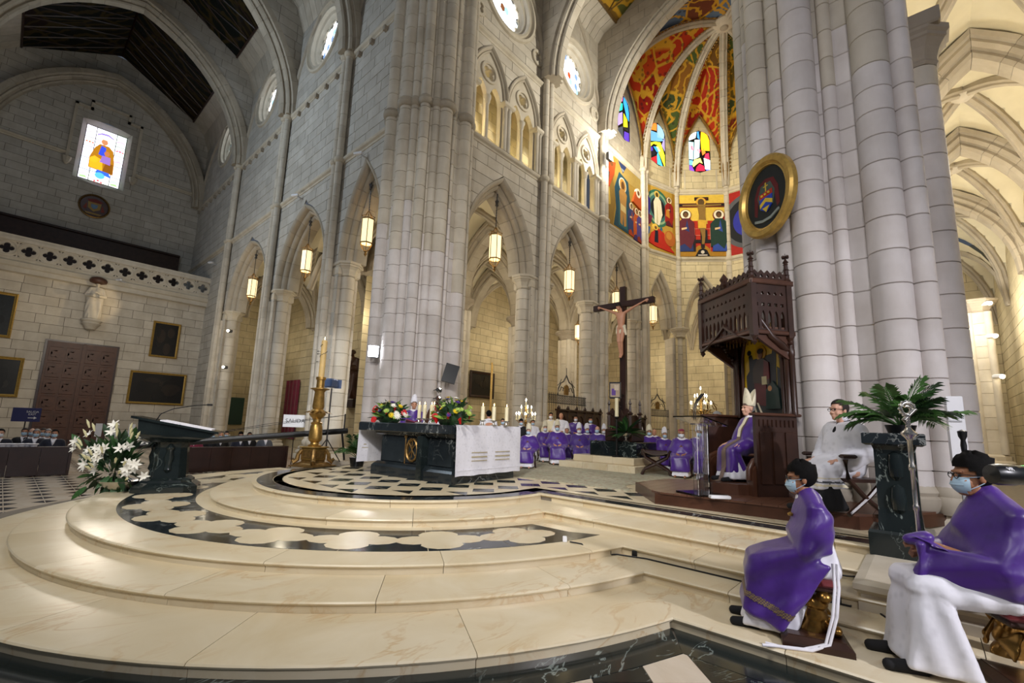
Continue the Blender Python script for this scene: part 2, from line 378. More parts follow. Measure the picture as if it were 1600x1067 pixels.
def loft_arch(pts, prof, o, u, n, pieces, name, mat, parent, gap=.006, smooth=40):
    """profile (radial outward, depth along n) swept along the outline pts (a,z) of plane o,u; split into voussoirs"""
    o, u, n = Vector(o), Vector(u), Vector(n); up = Vector((0, 0, 1)); N = len(pts); R = []
    for i, (a, z) in enumerate(pts):
        p0, p1 = pts[max(0, i-1)], pts[min(N-1, i+1)]; t = Vector((p1[0]-p0[0], p1[1]-p0[1])).normalized(); m_ = Vector((t.y, -t.x))
        if i == N//2 and abs(pts[i-1][0]+pts[(i+1) % N][0]-2*a) < 1e-4: m_ = Vector((0, 1))*1.0; k = 1/max(.5, abs(Vector((pts[i][0]-pts[i-1][0], pts[i][1]-pts[i-1][1])).normalized().x)); m_ *= min(k, 1.6)
        R.append([o+u*(a+m_.x*r)+up*(z+m_.y*r)+n*d for r, d in prof])
    if pieces <= 1:
        return [MB().rings(R, True, True, True).obj(name, mat, parent, smooth)]
    out = []; step = (N-1)/pieces
    for k in range(pieces):
        i0, i1 = round(k*step), round((k+1)*step)
        if i1 <= i0: continue
        seg = [list(r) for r in R[i0:i1+1]]
        d0 = [(b-a).normalized()*min(gap, (b-a).length*.3) for a, b in zip(seg[0], seg[1])]; d1 = [(a-b).normalized()*min(gap, (b-a).length*.3) for a, b in zip(seg[-1], seg[-2])]
        seg[0] = [a+b for a, b in zip(seg[0], d0)]; seg[-1] = [a-b*-1 if False else a-b for a, b in zip(seg[-1], d1)]
        out.append(MB().rings(seg, True, True, True).obj(name, mat, parent, smooth))
    return out
# ------------------------------------------------------------------ flat painted work (murals, glass, pictures) from coloured polygons
def attr_mat(name, emission=0, rough=.7, grain=.25, spec=.3):
    m = NT(name); a = m.n('ShaderNodeAttribute', _attribute_name='paint'); c = a.outputs['Color']
    if grain: c = m.mix(grain, c, m.ramp(m.noise(m.pos(), 5, 5), [(.3, (.45, .42, .4)), (.7, (1, 1, 1))]), 'MULTIPLY')
    m.col(c); m.set(rough, spec=spec)
    if emission: m.l(c, m.b.inputs['Emission Color']); m.b.inputs['Emission Strength'].default_value = emission
attr_mat('paint'); attr_mat('glass_lit', 1.5, .3, .06); attr_mat('oil_paint', 0, .4, .5)
class Paint:
    def __init__(s): s.mb = MB(); s.c = []; s.k = 0
    def p(s, hexc, poly, th=.003):
        s.k += 1; z = s.k*th; n = len(poly); o = len(s.mb.v)
        s.mb.v += [(x, y, 0) for x, y in poly]+[(x, y, z) for x, y in poly]
        s.mb.f.append(tuple(o+n+i for i in range(n))); s.c.append(hexc)
        for i in range(n): j = (i+1) % n; s.mb.f.append((o+i, o+j, o+n+j, o+n+i)); s.c.append(hexc)
        return s
    def r(s, hexc, x0, y0, x1, y1): return s.p(hexc, [(x0, y0), (x1, y0), (x1, y1), (x0, y1)])
    def e(s, hexc, x, y, rx, ry=None, n=16): ry = ry or rx; return s.p(hexc, [(x+rx*cos(2*pi*i/n), y+ry*sin(2*pi*i/n)) for i in range(n)])
    def obj(s, name, mat, parent, M):
        me = bpy.data.meshes.new(name); me.from_pydata([tuple(M @ Vector(v)) for v in s.mb.v], [], s.mb.f)
        at = me.color_attributes.new('paint', 'FLOAT_COLOR', 'CORNER')
        for pl, hx in zip(me.polygons, s.c):
            c = (*srgb(hx), 1)
            for li in pl.loop_indices: at.data[li].color = c
        me.materials.append(MATS[mat]); o = bpy.data.objects.new(name, me); COL.objects.link(o)
        if parent is not None: o.parent = parent
        return o
# ------------------------------------------------------------------ dimensions
ZF, PR, RS = -.57, .55, .11
XT, YN = 9.55, 13.65
N_PIERS = [20.4, 27.9, 36.5]
E_PIERS = [17.1, 22.8]
APX, APY, APR = 28.3, 7.8, 5.85
AV = [Vector((APX+APR*cos(radians(a)), APY+APR*sin(radians(a)), 0)) for a in (90, 54, 18, -18, -54, -90)]
Z_UP = Vector((0, 0, 1))
ORDERS = [(0, -1.1), (0, -.62), (.05, -.55), (.13, -.5), (.19, -.52), (.19, -.38), (.24, -.29), (.32, -.24), (.37, -.27), (.37, -.13), (.42, -.03), (.5, .05), (.57, .06), (.6, .0), (.6, -.3), (.6, -1.1)]
# ------------------------------------------------------------------ floors
fl = struct('floor')
MB().box((-40, -40, ZF-.3), (60, 70, ZF)).obj('floor_slab', 'marble_pale', fl)
# nave floor inlay: hourglass pairs of dark triangles in every other pale tile
T = .72; near = []
for i in range(-14, 12):
    for j in range(-3, 62):
        x, y = i*T, 9+j*T
        if hypot(x-5.8, y-7.8) < 7.0 or x > 9: continue
        near.append((x, y))
near.sort(key=lambda p: hypot(*p) if infr((p[0], p[1], ZF), 60) else 999)
tri = MB()
for v_ in (0, 1):
    pass
def tri_mesh(s):
    h = T/2-.01; q = T*.3
    if s == 0: return MB().add([(-h, -q, 0), (-h, q, 0), (-.12, 0, 0), (-h, -q, .003), (-h, q, .003), (-.12, 0, .003)], [(5, 4, 3), (0, 3, 4, 1), (1, 4, 5, 2), (2, 5, 3, 0)])
    return MB().add([(h, q, 0), (h, -q, 0), (.12, 0, 0), (h, q, .003), (h, -q, .003), (.12, 0, .003)], [(5, 4, 3), (0, 3, 4, 1), (1, 4, 5, 2), (2, 5, 3, 0)])
tm = [tri_mesh(0).mesh('floor_tile', 'marble_green'), tri_mesh(1).mesh('floor_tile', 'marble_green')]
for k, (x, y) in enumerate(near):
    for s in (0, 1):
        if k < 120: inst(tm[s], 'floor_tile', fl, (x, y, ZF))
        else: tri.join(tri_mesh(s), Matrix.Translation((x, y, ZF)))
tri.obj('floor_inlay', 'marble_green', fl, kind='stuff')
# landing the photographer stands on: black border following the lowest step, pale and black lozenges beyond
MB().prism([(-9, -9), (40, -9), (40, 1.5), (12, 1.5), (5.2, 3), (5.2, 14)]+[(5.78+6.85*cos(radians(a)), 7.8+6.85*sin(radians(a))) for a in range(95, 222, 6)]+[(-1.5, 2.4), (-9, 1.8)], ZF, -.012).obj('landing_slab', 'mortar', fl)
def stepline(i):
    """plan outline of step i (0..4): circle then straight flight; returns list of (x,y) from north round the west to the south"""
    cx, cy, R, xs, ys = STEP[i]; a1 = 360-math.degrees(math.acos(min(1, (xs-cx)/R))) if xs-cx < R else 280
    pts = []; a = 98
    while a < a1: pts.append((cx+R*cos(radians(a)), cy+R*sin(radians(a)))); a += 2.6
    pts.append((cx+R*cos(radians(a1)), cy+R*sin(radians(a1)))); return pts, (xs, ys)
STEP = [(5.78, 7.8, 6.15, 4.3, -6.0), (6.05, 8.1, 5.75, 5.0, -2.5), (6.42, 8.44, 5.6, 5.42, .3), (6.19, 8.28, 3.69, 5.99, .3), (6.51, 8.56, 3.28, 6.78, .3)]
prof = [(.45, 0), (-.0, 0), (0, RS*.52), (-.012, RS*.56), (-.012, RS*.64), (-.03, RS*.68), (-.04, RS*.82), (-.03, RS*.94), (-.008, RS), (.45, RS)]
def sweep_plan(path, prof, z0, gap=.004, cen=None):
    R = []; n = len(path)
    for i in range(n):
        p = Vector(path[i]); t0 = (Vector(path[i])-Vector(path[i-1])).normalized() if i else None; t1 = (Vector(path[i+1])-Vector(path[i])).normalized() if i < n-1 else None
        t0 = t0 or t1; t1 = t1 or t0; t = (t0+t1).normalized(); m = Vector((-t.y, t.x)); k = 1/max(.35, m.dot(Vector((-t0.y, t0.x))))
        if cen and i < n-1-(cen[2]): m = (Vector(cen[:2])-p).normalized(); k = 1
        R.append([(p.x+m.x*d*k, p.y+m.y*d*k, z0+z) for d, z in prof])
    return MB().rings(R, True, True, True)
def offset_path(path, d):
    R = sweep_plan(path, [(d, 0), (d, .1)], 0); return [(R.v[i][0], R.v[i][1]) for i in range(0, len(R.v), 2)]
for i in range(5):
    st = struct('step'); pts, (xs, ys) = stepline(i); z0 = i*RS; st.name = 'step'
    wd = [1.2, 1.2, 2.6, 1.2, .5][i]; pr = [(wd if d == .45 else d, z) for d, z in prof]
    # slabs along the curve
    nslab = 9; n = len(pts)-1; offs = [.0, .33, .6, .2, .45][i]
    cutsi = [0]+[round((k+offs)*n/nslab) for k in range(nslab) if 1 < (k+offs)*n/nslab < n-1]+[n]
    L_ = len(cutsi)-1
    for k in range(L_):
        seg = pts[cutsi[k]:cutsi[k+1]+1]
        if len(seg) < 2: continue
        g = .003
        a, b = Vector(seg[0]), Vector(seg[1]); seg[0] = tuple(a+(b-a).normalized()*g); a, b = Vector(seg[-1]), Vector(seg[-2])
        if k == L_-1:
            e = Vector((xs, pts[-1][1])); t_in = (Vector(pts[-1])-Vector(pts[-2])).normalized()
            seg = seg+[(xs, pts[-1][1]-.9)]
        else: seg[-1] = tuple(a+(b-a).normalized()*g)
        sweep_plan(seg, pr, z0, cen=(STEP[i][0], STEP[i][1], 1 if k == L_-1 else -1)).obj('step_slab', 'marble_cream', st, 35)
    y = pts[-1][1]-.906
    while y > ys+.05:
        y2 = max(ys, y-1.75); sweep_plan([(xs, y), (xs, y2+.006)], pr, z0).obj('step_slab', 'marble_cream', st, 35); y = y2
    # bedding under the slabs
    inn = offset_path(pts, wd-.05)
    MB().prism([(x, yy) for x, yy in offset_path(pts, .05)]+[(xs+.05, ys), (14, ys), (14, 15)], z0, z0+RS-.012).obj('step_core', 'mortar', st)
# black border around the foot of the lowest step, pale and black lozenges beyond it
bo = struct('floor_border'); cxA, cyA, RA, bx, _y = STEP[0]; BW = .35; xq = bx-.4
yq = cyA-sqrt((RA+BW)**2-(xq-cxA)**2); yc = cyA-sqrt(RA**2-(bx-cxA)**2); aq = 360-math.degrees(math.acos((xq-cxA)/(RA+BW))) if False else math.degrees(atan2(yq-cyA, xq-cxA)) % 360; ac_ = math.degrees(atan2(yc-cyA, bx-cxA)) % 360
na = 9
for k in range(na):
    a0, a1 = 150+(aq-150)*k/na, 150+(aq-150)*(k+1)/na; b0, b1 = a0, (a1 if k < na-1 else ac_)
    P = [(cxA+(RA-.02)*cos(radians(b0+(b1-b0)*i/8)), cyA+(RA-.02)*sin(radians(b0+(b1-b0)*i/8))) for i in range(9)]+[(cxA+(RA+BW)*cos(radians(a1+(a0-a1)*i/8)), cyA+(RA+BW)*sin(radians(a1+(a0-a1)*i/8))) for i in range(9)]
    mb = MB(); mb.prism(P[::-1], -.03, 0); mb.obj('border_slab', 'marble_green', bo)
ys2 = [None, .9, -.6, -2.2, -4]
for k in range(4):
    P = [(bx+.02, yc), (xq, yq), (xq, .9), (bx+.02, .9)] if k == 0 else [(bx+.02, ys2[k]), (xq, ys2[k]), (xq, ys2[k+1]), (bx+.02, ys2[k+1])]
    MB().prism(P, -.03, 0).obj('border_slab', 'marble_green', bo)
def clip(poly, a, b, c):   # keep a*x+b*y<=c
    out = []
    for (x0, y0), (x1, y1) in zip(poly, poly[1:]+poly[:1]):
        d0, d1 = a*x0+b*y0-c, a*x1+b*y1-c
        if d0 <= 0: out.append((x0, y0))
        if d0*d1 < 0: t = d0/(d0-d1); out.append((x0+(x1-x0)*t, y0+(y1-y0)*t))
    return out
dg_ = .30
for i in range(-12, 10):
    for j in range(-10, 12):
        cx, cy = xq-.28+(i-j)*dg_, yq-.02+(i+j)*dg_
        if not (-.5 < cx < xq+.3 and -3 < cy < 4.2): continue
        q = [(cx-dg_, cy), (cx, cy-dg_), (cx+dg_, cy), (cx, cy+dg_)]; q = [(cx+(x-cx)*.985, cy+(y-cy)*.985) for x, y in q]
        q = clip(q, 1, 0, xq-.006)
        if q:
            d = Vector((cx-cxA, cy-cyA)); dn = d.normalized()
            if d.length > RA+BW-.45: q = clip(q, -dn.x, -dn.y, -(RA+BW+.006)-(dn.x*cxA+dn.y*cyA))
            else: q = []
        if len(q) >= 3: MB().prism(q, -.02, -.001).obj('floor_tile', 'marble_pale' if j % 2 == 0 else 'marble_green', bo)
# ------------------------------------------------------------------ inlays: quatrefoil band on the third step, chequer on the top
bd = struct('floor_band'); zb = 3*RS+.0005
cxb, cyb, Ro, Ri = 6.35, 8.35, 5.05, 4.05
def ring_piece(cx, cy, r0, r1, a0, a1, z, th, mat, name, parent, n=10):
    p = [(cx+r1*cos(radians(a0+(a1-a0)*k/n)), cy+r1*sin(radians(a0+(a1-a0)*k/n))) for k in range(n+1)]+[(cx+r0*cos(radians(a1+(a0-a1)*k/n)), cy+r0*sin(radians(a1+(a0-a1)*k/n))) for k in range(n+1)]
    return MB().prism(p, z, z+th).obj(name, mat, parent)
for k in range(14): ring_piece(cxb, cyb, Ri, Ro, 100+k*11.2+.05, 100+(k+1)*11.2-.05, zb, .003, 'marble_black', 'band_slab', bd, 5)
MB().prism([(cxb+Ro*cos(radians(256.9)), cyb+Ro*sin(radians(256.9))), (5.32, 3.42), (5.64, 3.38), (5.45, 3.75), (cxb+Ri*cos(radians(256.9)), cyb+Ri*sin(radians(256.9)))], zb, zb+.003).obj('band_slab', 'marble_black', bd)
qf = MB().prism(foil(0, 0, .56, 4, 8, 0, .52), 0, .002).mesh('quatrefoil', 'marble_cream')
for k in range(12):
    a = 106+k*13.05; inst(qf, 'quatrefoil_inlay', bd, (cxb+4.56*cos(radians(a)), cyb+4.56*sin(radians(a)), zb+.003), radians(a), (.80, 1.02, 1))
tp = struct('floor_podium'); zt = PR+.0005
cx5, cy5, R5 = STEP[4][:3]
for k in range(8): ring_piece(cx5, cy5, R5-.33, R5-.05, 98+k*22.1+.05, 98+(k+1)*22.1-.05, zt, .003, 'marble_black', 'border_slab', tp, 8)
MB().box((6.84, .4, zt), (7.12, 5.5, zt+.003)).obj('border_slab', 'marble_black', tp)
ct = MB(); cn = 0; tt = .68
MB().prism([(cx5+(R5-.34)*cos(radians(a)), cy5+(R5-.34)*sin(radians(a))) for a in range(98, 272, 4)]+[(7.2, 5.2), (7.2, .5), (9, .5), (12.4, 2), (14, 5), (14, 12), (9, 13)], PR-.01, PR).obj('podium_slab', 'marble_cream', tp)
for i in range(-8, 10):
    for j in range(-10, 10):
        x, y = 6.5+i*tt, 8.2+j*tt
        if not (hypot(x-cx5, y-cy5) < R5-.65 or (7.5 < x < 8.6 and 3.6 < y < 6.8)): continue
        for s in (0, 1):
            sg = -1 if s else 1; h = tt/2-.01
            MB().prism([(x-h*sg, y-h*sg*.8), (x-.06*sg, y), (x-h*sg, y+h*sg*.8)], zt, zt+.0025).obj('floor_tile', 'marble_green', tp)
# presbytery floor and carpet
MB().box((7.0, .2, PR-.3), (36, 16, PR-.012)).obj('presbytery_slab', 'marble_pale', fl)
m = NT('carpet'); nz = m.noise(m.pos(), 2.2, 5, .65, .6); n2 = m.noise(m.pos((1, 1, 1)), 9, 3)
m.col(m.mix(m.ramp(n2, [(.5, (0, 0, 0)), (.62, (.55, .55, .55))]), m.ramp(nz, [(.35, srgb('9c9a84')), (.7, srgb('b9b49b'))]), srgb('8a6f5c'))); m.set(.95); m.bump(m.noise(m.pos(), 60, 2), .3, .01)
tag(MB().prism([(8.42, 12.2), (8.42, 4.35), (9.2, 4.9), (12.0, 4.6), (14, 3.5), (20, 3.5), (20, 12.2)], PR, PR+.02).obj('carpet', 'carpet', None), 'pale greenish patterned carpet covering the presbytery floor', 'carpet')
# ------------------------------------------------------------------ walls
def drum_mesh(r, h, n=16, name='drum', mat='stone_pale'):
    b = .012; return MB().lathe([(r-.02, 0), (r, b), (r, h-b), (r-.02, h)], n).mesh(name, mat, 40)
CAPP = [(.0, 0), (.36, 0), (.4, .05), (.37, .1), (.38, .16), (.44, .32), (.54, .44), (.58, .46), (.58, .52), (.64, .56), (.64, .66), (0, .66)]
def pier(name, o, u, n, zbase, big=True, ncap=True, label_side=''):
    """compound pier: body courses, two responds with capitals, twin wall shafts in front"""
    p = struct(name); o, u, n = Vector(o), Vector(u), Vector(n)
    W = lambda a, d, z: tuple(o+u*a+n*d+Z_UP*z)
    def bx(a0, a1, d0, d1, z0, z1, nm, mat='stone_pale', ch=.012):
        q = [(a0, d0), (a1, d0), (a1, d1), (a0, d1)]; mb = MB()
        ins = lambda e: [(a0+e, d0+e), (a1-e, d0+e), (a1-e, d1-e), (a0+e, d1-e)]
        mb.rings([[W(a, d, z0) for a, d in ins(ch)], [W(a, d, z0+ch) for a, d in q], [W(a, d, z1-ch) for a, d in q], [W(a, d, z1) for a, d in ins(ch)]], True, True, True)
        return mb.obj(nm, mat, p)
    # plinth
    bx(-1.05, 1.05, -1.35, .42, zbase, zbase+.75, 'plinth', 'stone_molding'); bx(-.98, .98, -1.3, .36, zbase+.75, zbase+.95, 'plinth', 'stone_molding', .06); bx(-.92, .92, -1.25, .3, zbase+.95, zbase+1.1, 'plinth', 'stone_molding', .05)
    z = zbase+1.1; k = 0; zc = 8.36
    hh = (zc-z)/13
    for k in range(13): bx(-.68, .68, -1.05, .0, z+k*hh, z+(k+1)*hh-.004, 'stone_block')
    for k in range(13): bx(-.42, .42, -.0, .12, z+k*hh, z+(k+1)*hh-.004, 'stone_block')
    dm = drum_mesh(.33, hh-.004)
    for s in (-1, 1):
        for k in range(13): inst(dm, 'shaft_drum', p, W(s*.72, -.52, z+k*hh))
        MB().lathe([(a, b) for a, b in CAPP], 8, W(s*.72, -.52, zc), rot=pi/8).obj('capital', 'stone_molding', p)
    bx(-.8, .8, -1.1, .02, zc, zc+.52, 'capital', 'stone_molding', .1); bx(-.86, .86, -1.2, .06, zc+.52, zc+.66, 'capital', 'stone_molding', .02)
    # wall shafts, all the way up
    zt2 = 19.9
    for s in (-1, 1):
        sh = MB(); zz = zbase+1.1; c = W(s*.2, .2, 0)
        while zz < zt2-.05:
            h = min(.62, zt2-zz); sh.lathe([(.155, 0), (.172, .012), (.172, h-.012), (.155, h)], 12, (c[0], c[1], zz), cap=False); zz += h
        sh.obj('wall_shaft', 'stone_pale', p, 40)
        for za, r in ((14.27, .26), (zbase+1.3, .25), (20.05, .27)):
            MB().lathe([(.17, -.18), (r*.85, -.14), (r, -.05), (r, .03), (r*.85, .09), (.17, .14)], 14, (c[0], c[1], za)).obj('shaft_ring', 'stone_molding', p, 40)
    return p
def string_course(parent, o, u, n, u0, u1, z, corbels=False, skip=()):
    o, u, n = Vector(o), Vector(u), Vector(n); pr = [(-.05, -.22), (.03, -.2), (.05, -.12), (.13, -.06), (.16, 0), (.16, .07), (.1, .12), (-.05, .16)]
    R = [[o+u*a+n*d+Z_UP*(z+b) for d, b in pr] for a in (u0, u1)]
    MB().rings(R, True, True, True).obj('string_course', 'stone_molding', parent)
    if corbels:
        a = u0+.6
        while a < u1:
            if all(abs(a-x) > .5 for x in skip):
                c = o+u*a+Z_UP*(z-.2); b = MB()
                b.slab([(-.1, 0), (.1, 0), (.08, -.22), (-.08, -.22)], c, u, Z_UP, n*.17); b.obj('corbel', 'stone_dark', parent)
            a += 1.15
def round_window(name, o, u, n, c, zc, r, label, center='a34a22', bright='eef4ff', k=8):
    """deep moulded round window: splayed ring, cusped tracery, hexagonal panes"""
    t = struct(name, None); o, u, n = Vector(o), Vector(u), Vector(n); C = o+u*c+Z_UP*zc
    def ring(prof, nm, mat):
        N = 36; R = [[C+(u*cos(2*pi*i/N)+Z_UP*sin(2*pi*i/N))*rr+n*d for rr, d in prof] for i in range(N)]; mb = MB(); R.append(R[0])
        mb.rings(R, True); mb.obj(nm, mat, t, 40)
    ring([(r+.75, 0), (r+.7, .1), (r+.58, .12), (r+.55, .02), (r+.45, -.05), (r+.4, .02), (r+.3, .0), (r+.25, -.18), (r+.12, -.24), (r+.08, -.34), (r-.02, -.42), (r-.02, -.6), (r+.75, -.6)], 'window_molding', 'stone_molding')
    loop = []; L = 12
    for j in range(L):
        for i in range(5):
            a = 2*pi*(j+i/5)/L; loop.append(((r-.02-.14*abs(sin(pi*i/5))**.7*0-(.16 if i == 0 else .03))*cos(a), (r-.02-(.16 if i == 0 else .03))*sin(a)))
    M = frame_m(C-n*.5, u, Z_UP)
    sgn = 1 if (u.cross(Z_UP)).dot(n) > 0 else -1
    mb = plate([circ(0, 0, r+.1, 36), loop], .1); mb.xf(M).obj('tracery', 'stone_molding', t)
    MB().join(MB().prism(circ(0, 0, r, 28), -.01, .01), frame_m(C-n*.58, u, Z_UP)).obj('lead_came', 'iron', t)
    s = r*2/k/1.5*.93; mats = ['glass_a', 'glass_b', 'glass_c', 'glass_d']
    rows = int(r*2/(s*1.55))+2
    for i in range(-rows, rows+1):
        for j in range(-rows, rows+1):
            x, y = (i+(j % 2)*.5)*s*1.35, j*s*1.5*1.0
            if hypot(x, y) > r-s*.45: continue
            hx = [(x+dx*s*.62, y+dy*s*.95) for dx, dy in ((0, 1), (-1, .5), (-1, -.5), (0, -1), (1, -.5), (1, .5))]
            mt = center if hypot(x, y) < s*.6 else random.choices(mats, [8, 2, 1, .6])[0]
            MB().join(MB().prism(hx, 0, .015), frame_m(C-n*.53, u, Z_UP)).obj('window_pane', mt, t)
    return t
emit('glass_a', 'f2f7ff', 1.9); emit('glass_b', 'cfe4f2', 1.7); emit('glass_c', '8fb4c4', 1.2); emit('glass_d', '6a86b0', 1.1); emit('glass_red', 'b0481c', .9); emit('glass_blue', '3a4fc4', .9); emit('glass_brown', '7a4a2c', .8)
# ---- transept east wall (x = XT)
wt = struct('wall_north'); oT, uT, nT = (XT, 0, 0), (0, 1, 0), (-1, 0, 0)
t_ar = [(17.9, 1.78, 1.25), (24.15, 3.0, 2.45), (32.2, 3.55, 3.0)]
ops = [arch_lr(c, ai+.5, 9.0, 13.4) for c, a, ai in t_ar]
wins_t = [(24.15, 23.7), (32.6, 24.0), (41.3, 24.2)]
ops += [circ_lr(c, z, 2.0) for c, z in wins_t]
ashlar(wt, oT, uT, 15.4, 47.5, ZF, 26.6, .56, 1.15, ops, 'stone_grey', 300, nT)
string_course(wt, oT, uT, nT, 15.4, 47.5, 14.27); string_course(wt, oT, uT, nT, 15.4, 47.5, 20.05, True, N_PIERS)
for c, a, ai in t_ar:
    loft_arch(pointed(c, ai, 9.0, 12.65, 12), ORDERS, (XT, 0, 0), uT, nT, 12, 'voussoir', 'stone_rib', wt)
ls = [round_window('window_%d' % (i+1), oT, uT, nT, c, z, 1.38, '', ['glass_red', 'glass_blue', 'glass_b'][i]) for i, (c, z) in enumerate(wins_t)]
for i, y in enumerate(N_PIERS): pier('column_transept', (XT, y, 0), uT, nT, ZF)
WRIB = [(0, -.1), (0, .02), (.04, .1), (.12, .14), (.2, .1), (.24, .0), (.24, -.1)]
for c, a in ((17.9, 2.3), (24.15, 3.5), (32.2, 4.0), (42, 5)):
    loft_arch(pointed(c, a, 20.2, 25.9, 12), WRIB, oT, uT, nT, 1, 'wall_rib', 'stone_rib', wt)
# ---- chancel north wall (y = YN)
wc = struct('wall_chancel'); oC, uC, nC = (0, YN, 0), (1, 0, 0), (0, -1, 0)
c_ar = [(14.1, 2.25, 1.75), (19.95, 2.15, 1.65), (25.55, 2.05, 1.55)]
ops = [arch_lr(c, ai+.5, 9.0, 13.15) for c, a, ai in c_ar]
TRI = [12.95, 15.35, 18.75, 21.15]
ops += [arch_lr(c, 1.06, 16.9, 19.05) if False else (c, 14.4, 19.05, (lambda f: (lambda z: f(z) if z > 14.4 else None))(arch_lr(c, 1.06, 16.9, 19.05)[3])) for c in TRI]
wins_c = [(14.1, 22.6), (19.95, 22.6)]
ops += [circ_lr(c, z, 1.85) for c, z in wins_c]
ops += [(25.8, 21.3, 24.6, (lambda z: None if z < 21.3 or z > 24.6 else ((25.8-.85, 25.8+.85) if z < 23.75 else (25.8-sqrt(max(0, .72-(z-23.75)**2)), 25.8+sqrt(max(0, .72-(z-23.75)**2))))))]
ashlar(wc, oC, uC, 11.4, 28.3, PR-.3, 27.2, .52, 1.05, ops, 'stone_pale', 300, nC)
string_course(wc, oC, uC, nC, 11.4, 28.3, 14.27); string_course(wc, oC, uC, nC, 11.4, 28.3, 19.6)
for c, a, ai in c_ar: loft_arch(pointed(c, ai, 9.0, 12.4, 12), ORDERS, oC, uC, nC, 12, 'voussoir', 'stone_rib', wc)
for i, (c, z) in enumerate(wins_c): round_window('window_%d' % (i+4), oC, uC, nC, c, z, 1.22, '', ['glass_brown', 'glass_red'][i], k=7)
for i, x in enumerate(E_PIERS+[28.3]): pier('column_chancel', (x, YN, 0), uC, nC, PR)
for c, a in ((14.1, 2.6), (19.95, 2.5)): loft_arch(pointed(c, a, 19.9, 26.1, 12), WRIB, oC, uC, nC, 1, 'wall_rib', 'stone_rib', wc)
# carved roundels either side of the round windows
for x, z in ((12.0, 20.6), (16.3, 20.9), (18.0, 20.9), (21.9, 20.9)):
    b = plate([circ(0, 0, .42, 20), foil(0, 0, .36, 4, 6, pi/4)], .1, .02); b.xf(frame_m((x, YN-.03, z), (1, 0, 0), (0, 0, 1))).obj('carved_roundel', 'stone_molding', wc)
# triforium: each opening two trefoiled lancets under a pierced oculus, on a slender column
tf = struct('triforium')
for c in TRI:
    outer = pointed(0, 1.0, 16.9, 18.9, 10, 14.4)
    l1 = [(x-.47, z) for x, z in pointed(0, .40, 16.55, 17.35, 8, 14.4)]; l2 = [(x+.94, z) for x, z in l1]
    eye = foil(0, 17.85, .40, 4, 7, pi/4, .5)
    sub = [(x*1, z) for x, z in outer]
    plate([outer, l1, l2, eye], .22, .02).xf(frame_m((c, YN+.2, 0), (1, 0, 0), (0, 0, 1))).obj('tracery', 'stone_molding', tf)
    plate([circ(0, 17.85, .5, 24), circ(0, 17.85, .41, 24)], .1, .02).xf(frame_m((c, YN+.06, 0), (1, 0, 0), (0, 0, 1))).obj('oculus_ring', 'stone_molding', tf)
    loft_arch(pointed(c, 1.0, 16.9, 18.9, 10), [(0, -.3), (0, 0), (.06, .04), (.1, 0), (.12, .06), (.2, .12), (.26, .1), (.26, -.1)], oC, uC, nC, 1, 'hood_molding', 'stone_rib', tf)
    MB().lathe([(.17, 14.4), (.17, 14.5), (.1, 14.58), (.095, 16.3), (.13, 16.34), (.16, 16.55), (.2, 16.6), (.2, 16.68)], 12, (c, YN+.12, 0)).obj('column', 'stone_pale', tf, 40)
for c in (14.15, 11.85, 16.55, 17.65, 19.95, 22.2):
    b = MB()
    for dx in (-.13, .13): b.lathe([(.12, 14.4), (.12, 16.5), (.16, 16.6)], 10, (c+dx, YN-.02, 0))
    b.obj('column', 'stone_pale', tf, 40); MB().cbox((c, YN, 16.75), (.75, .5, .3), 0, .08).obj('capital', 'stone_molding', tf)
MB().box((11, YN, 14.25), (28.3, YN+1.9, 14.4)).obj('gallery_floor', 'stone_pale', tf)
ashlar(tf, (0, YN+1.9, 0), (1, 0, 0), 11, 23.5, 14.3, 19.4, .5, 1.0, [], 'stone_warm', 0, (0, -1, 0))
MB().box((11, YN+.3, 19.35), (23.5, YN+2, 19.5)).obj('gallery_ceiling', 'stone_pale', tf)
for x, z, lb in ((12.3, 15.6, 'lower right bulb inside the first triforium opening'), (12.35, 16.8, 'upper right bulb inside the first triforium opening'), (11.75, 16.3, 'left bulb inside the first triforium opening, beside the crossing pillar')):
    tag(MB().lathe([(.02, .12), (.04, .1), (.03, .05), (.05, 0)], 8, (x, YN+.75, z)).ell((x, YN+.75, z-.05), .055, 8, 6).obj('gallery_bulb', 'bulb'), lb, 'bulb', 'bulbs in the triforium gallery')
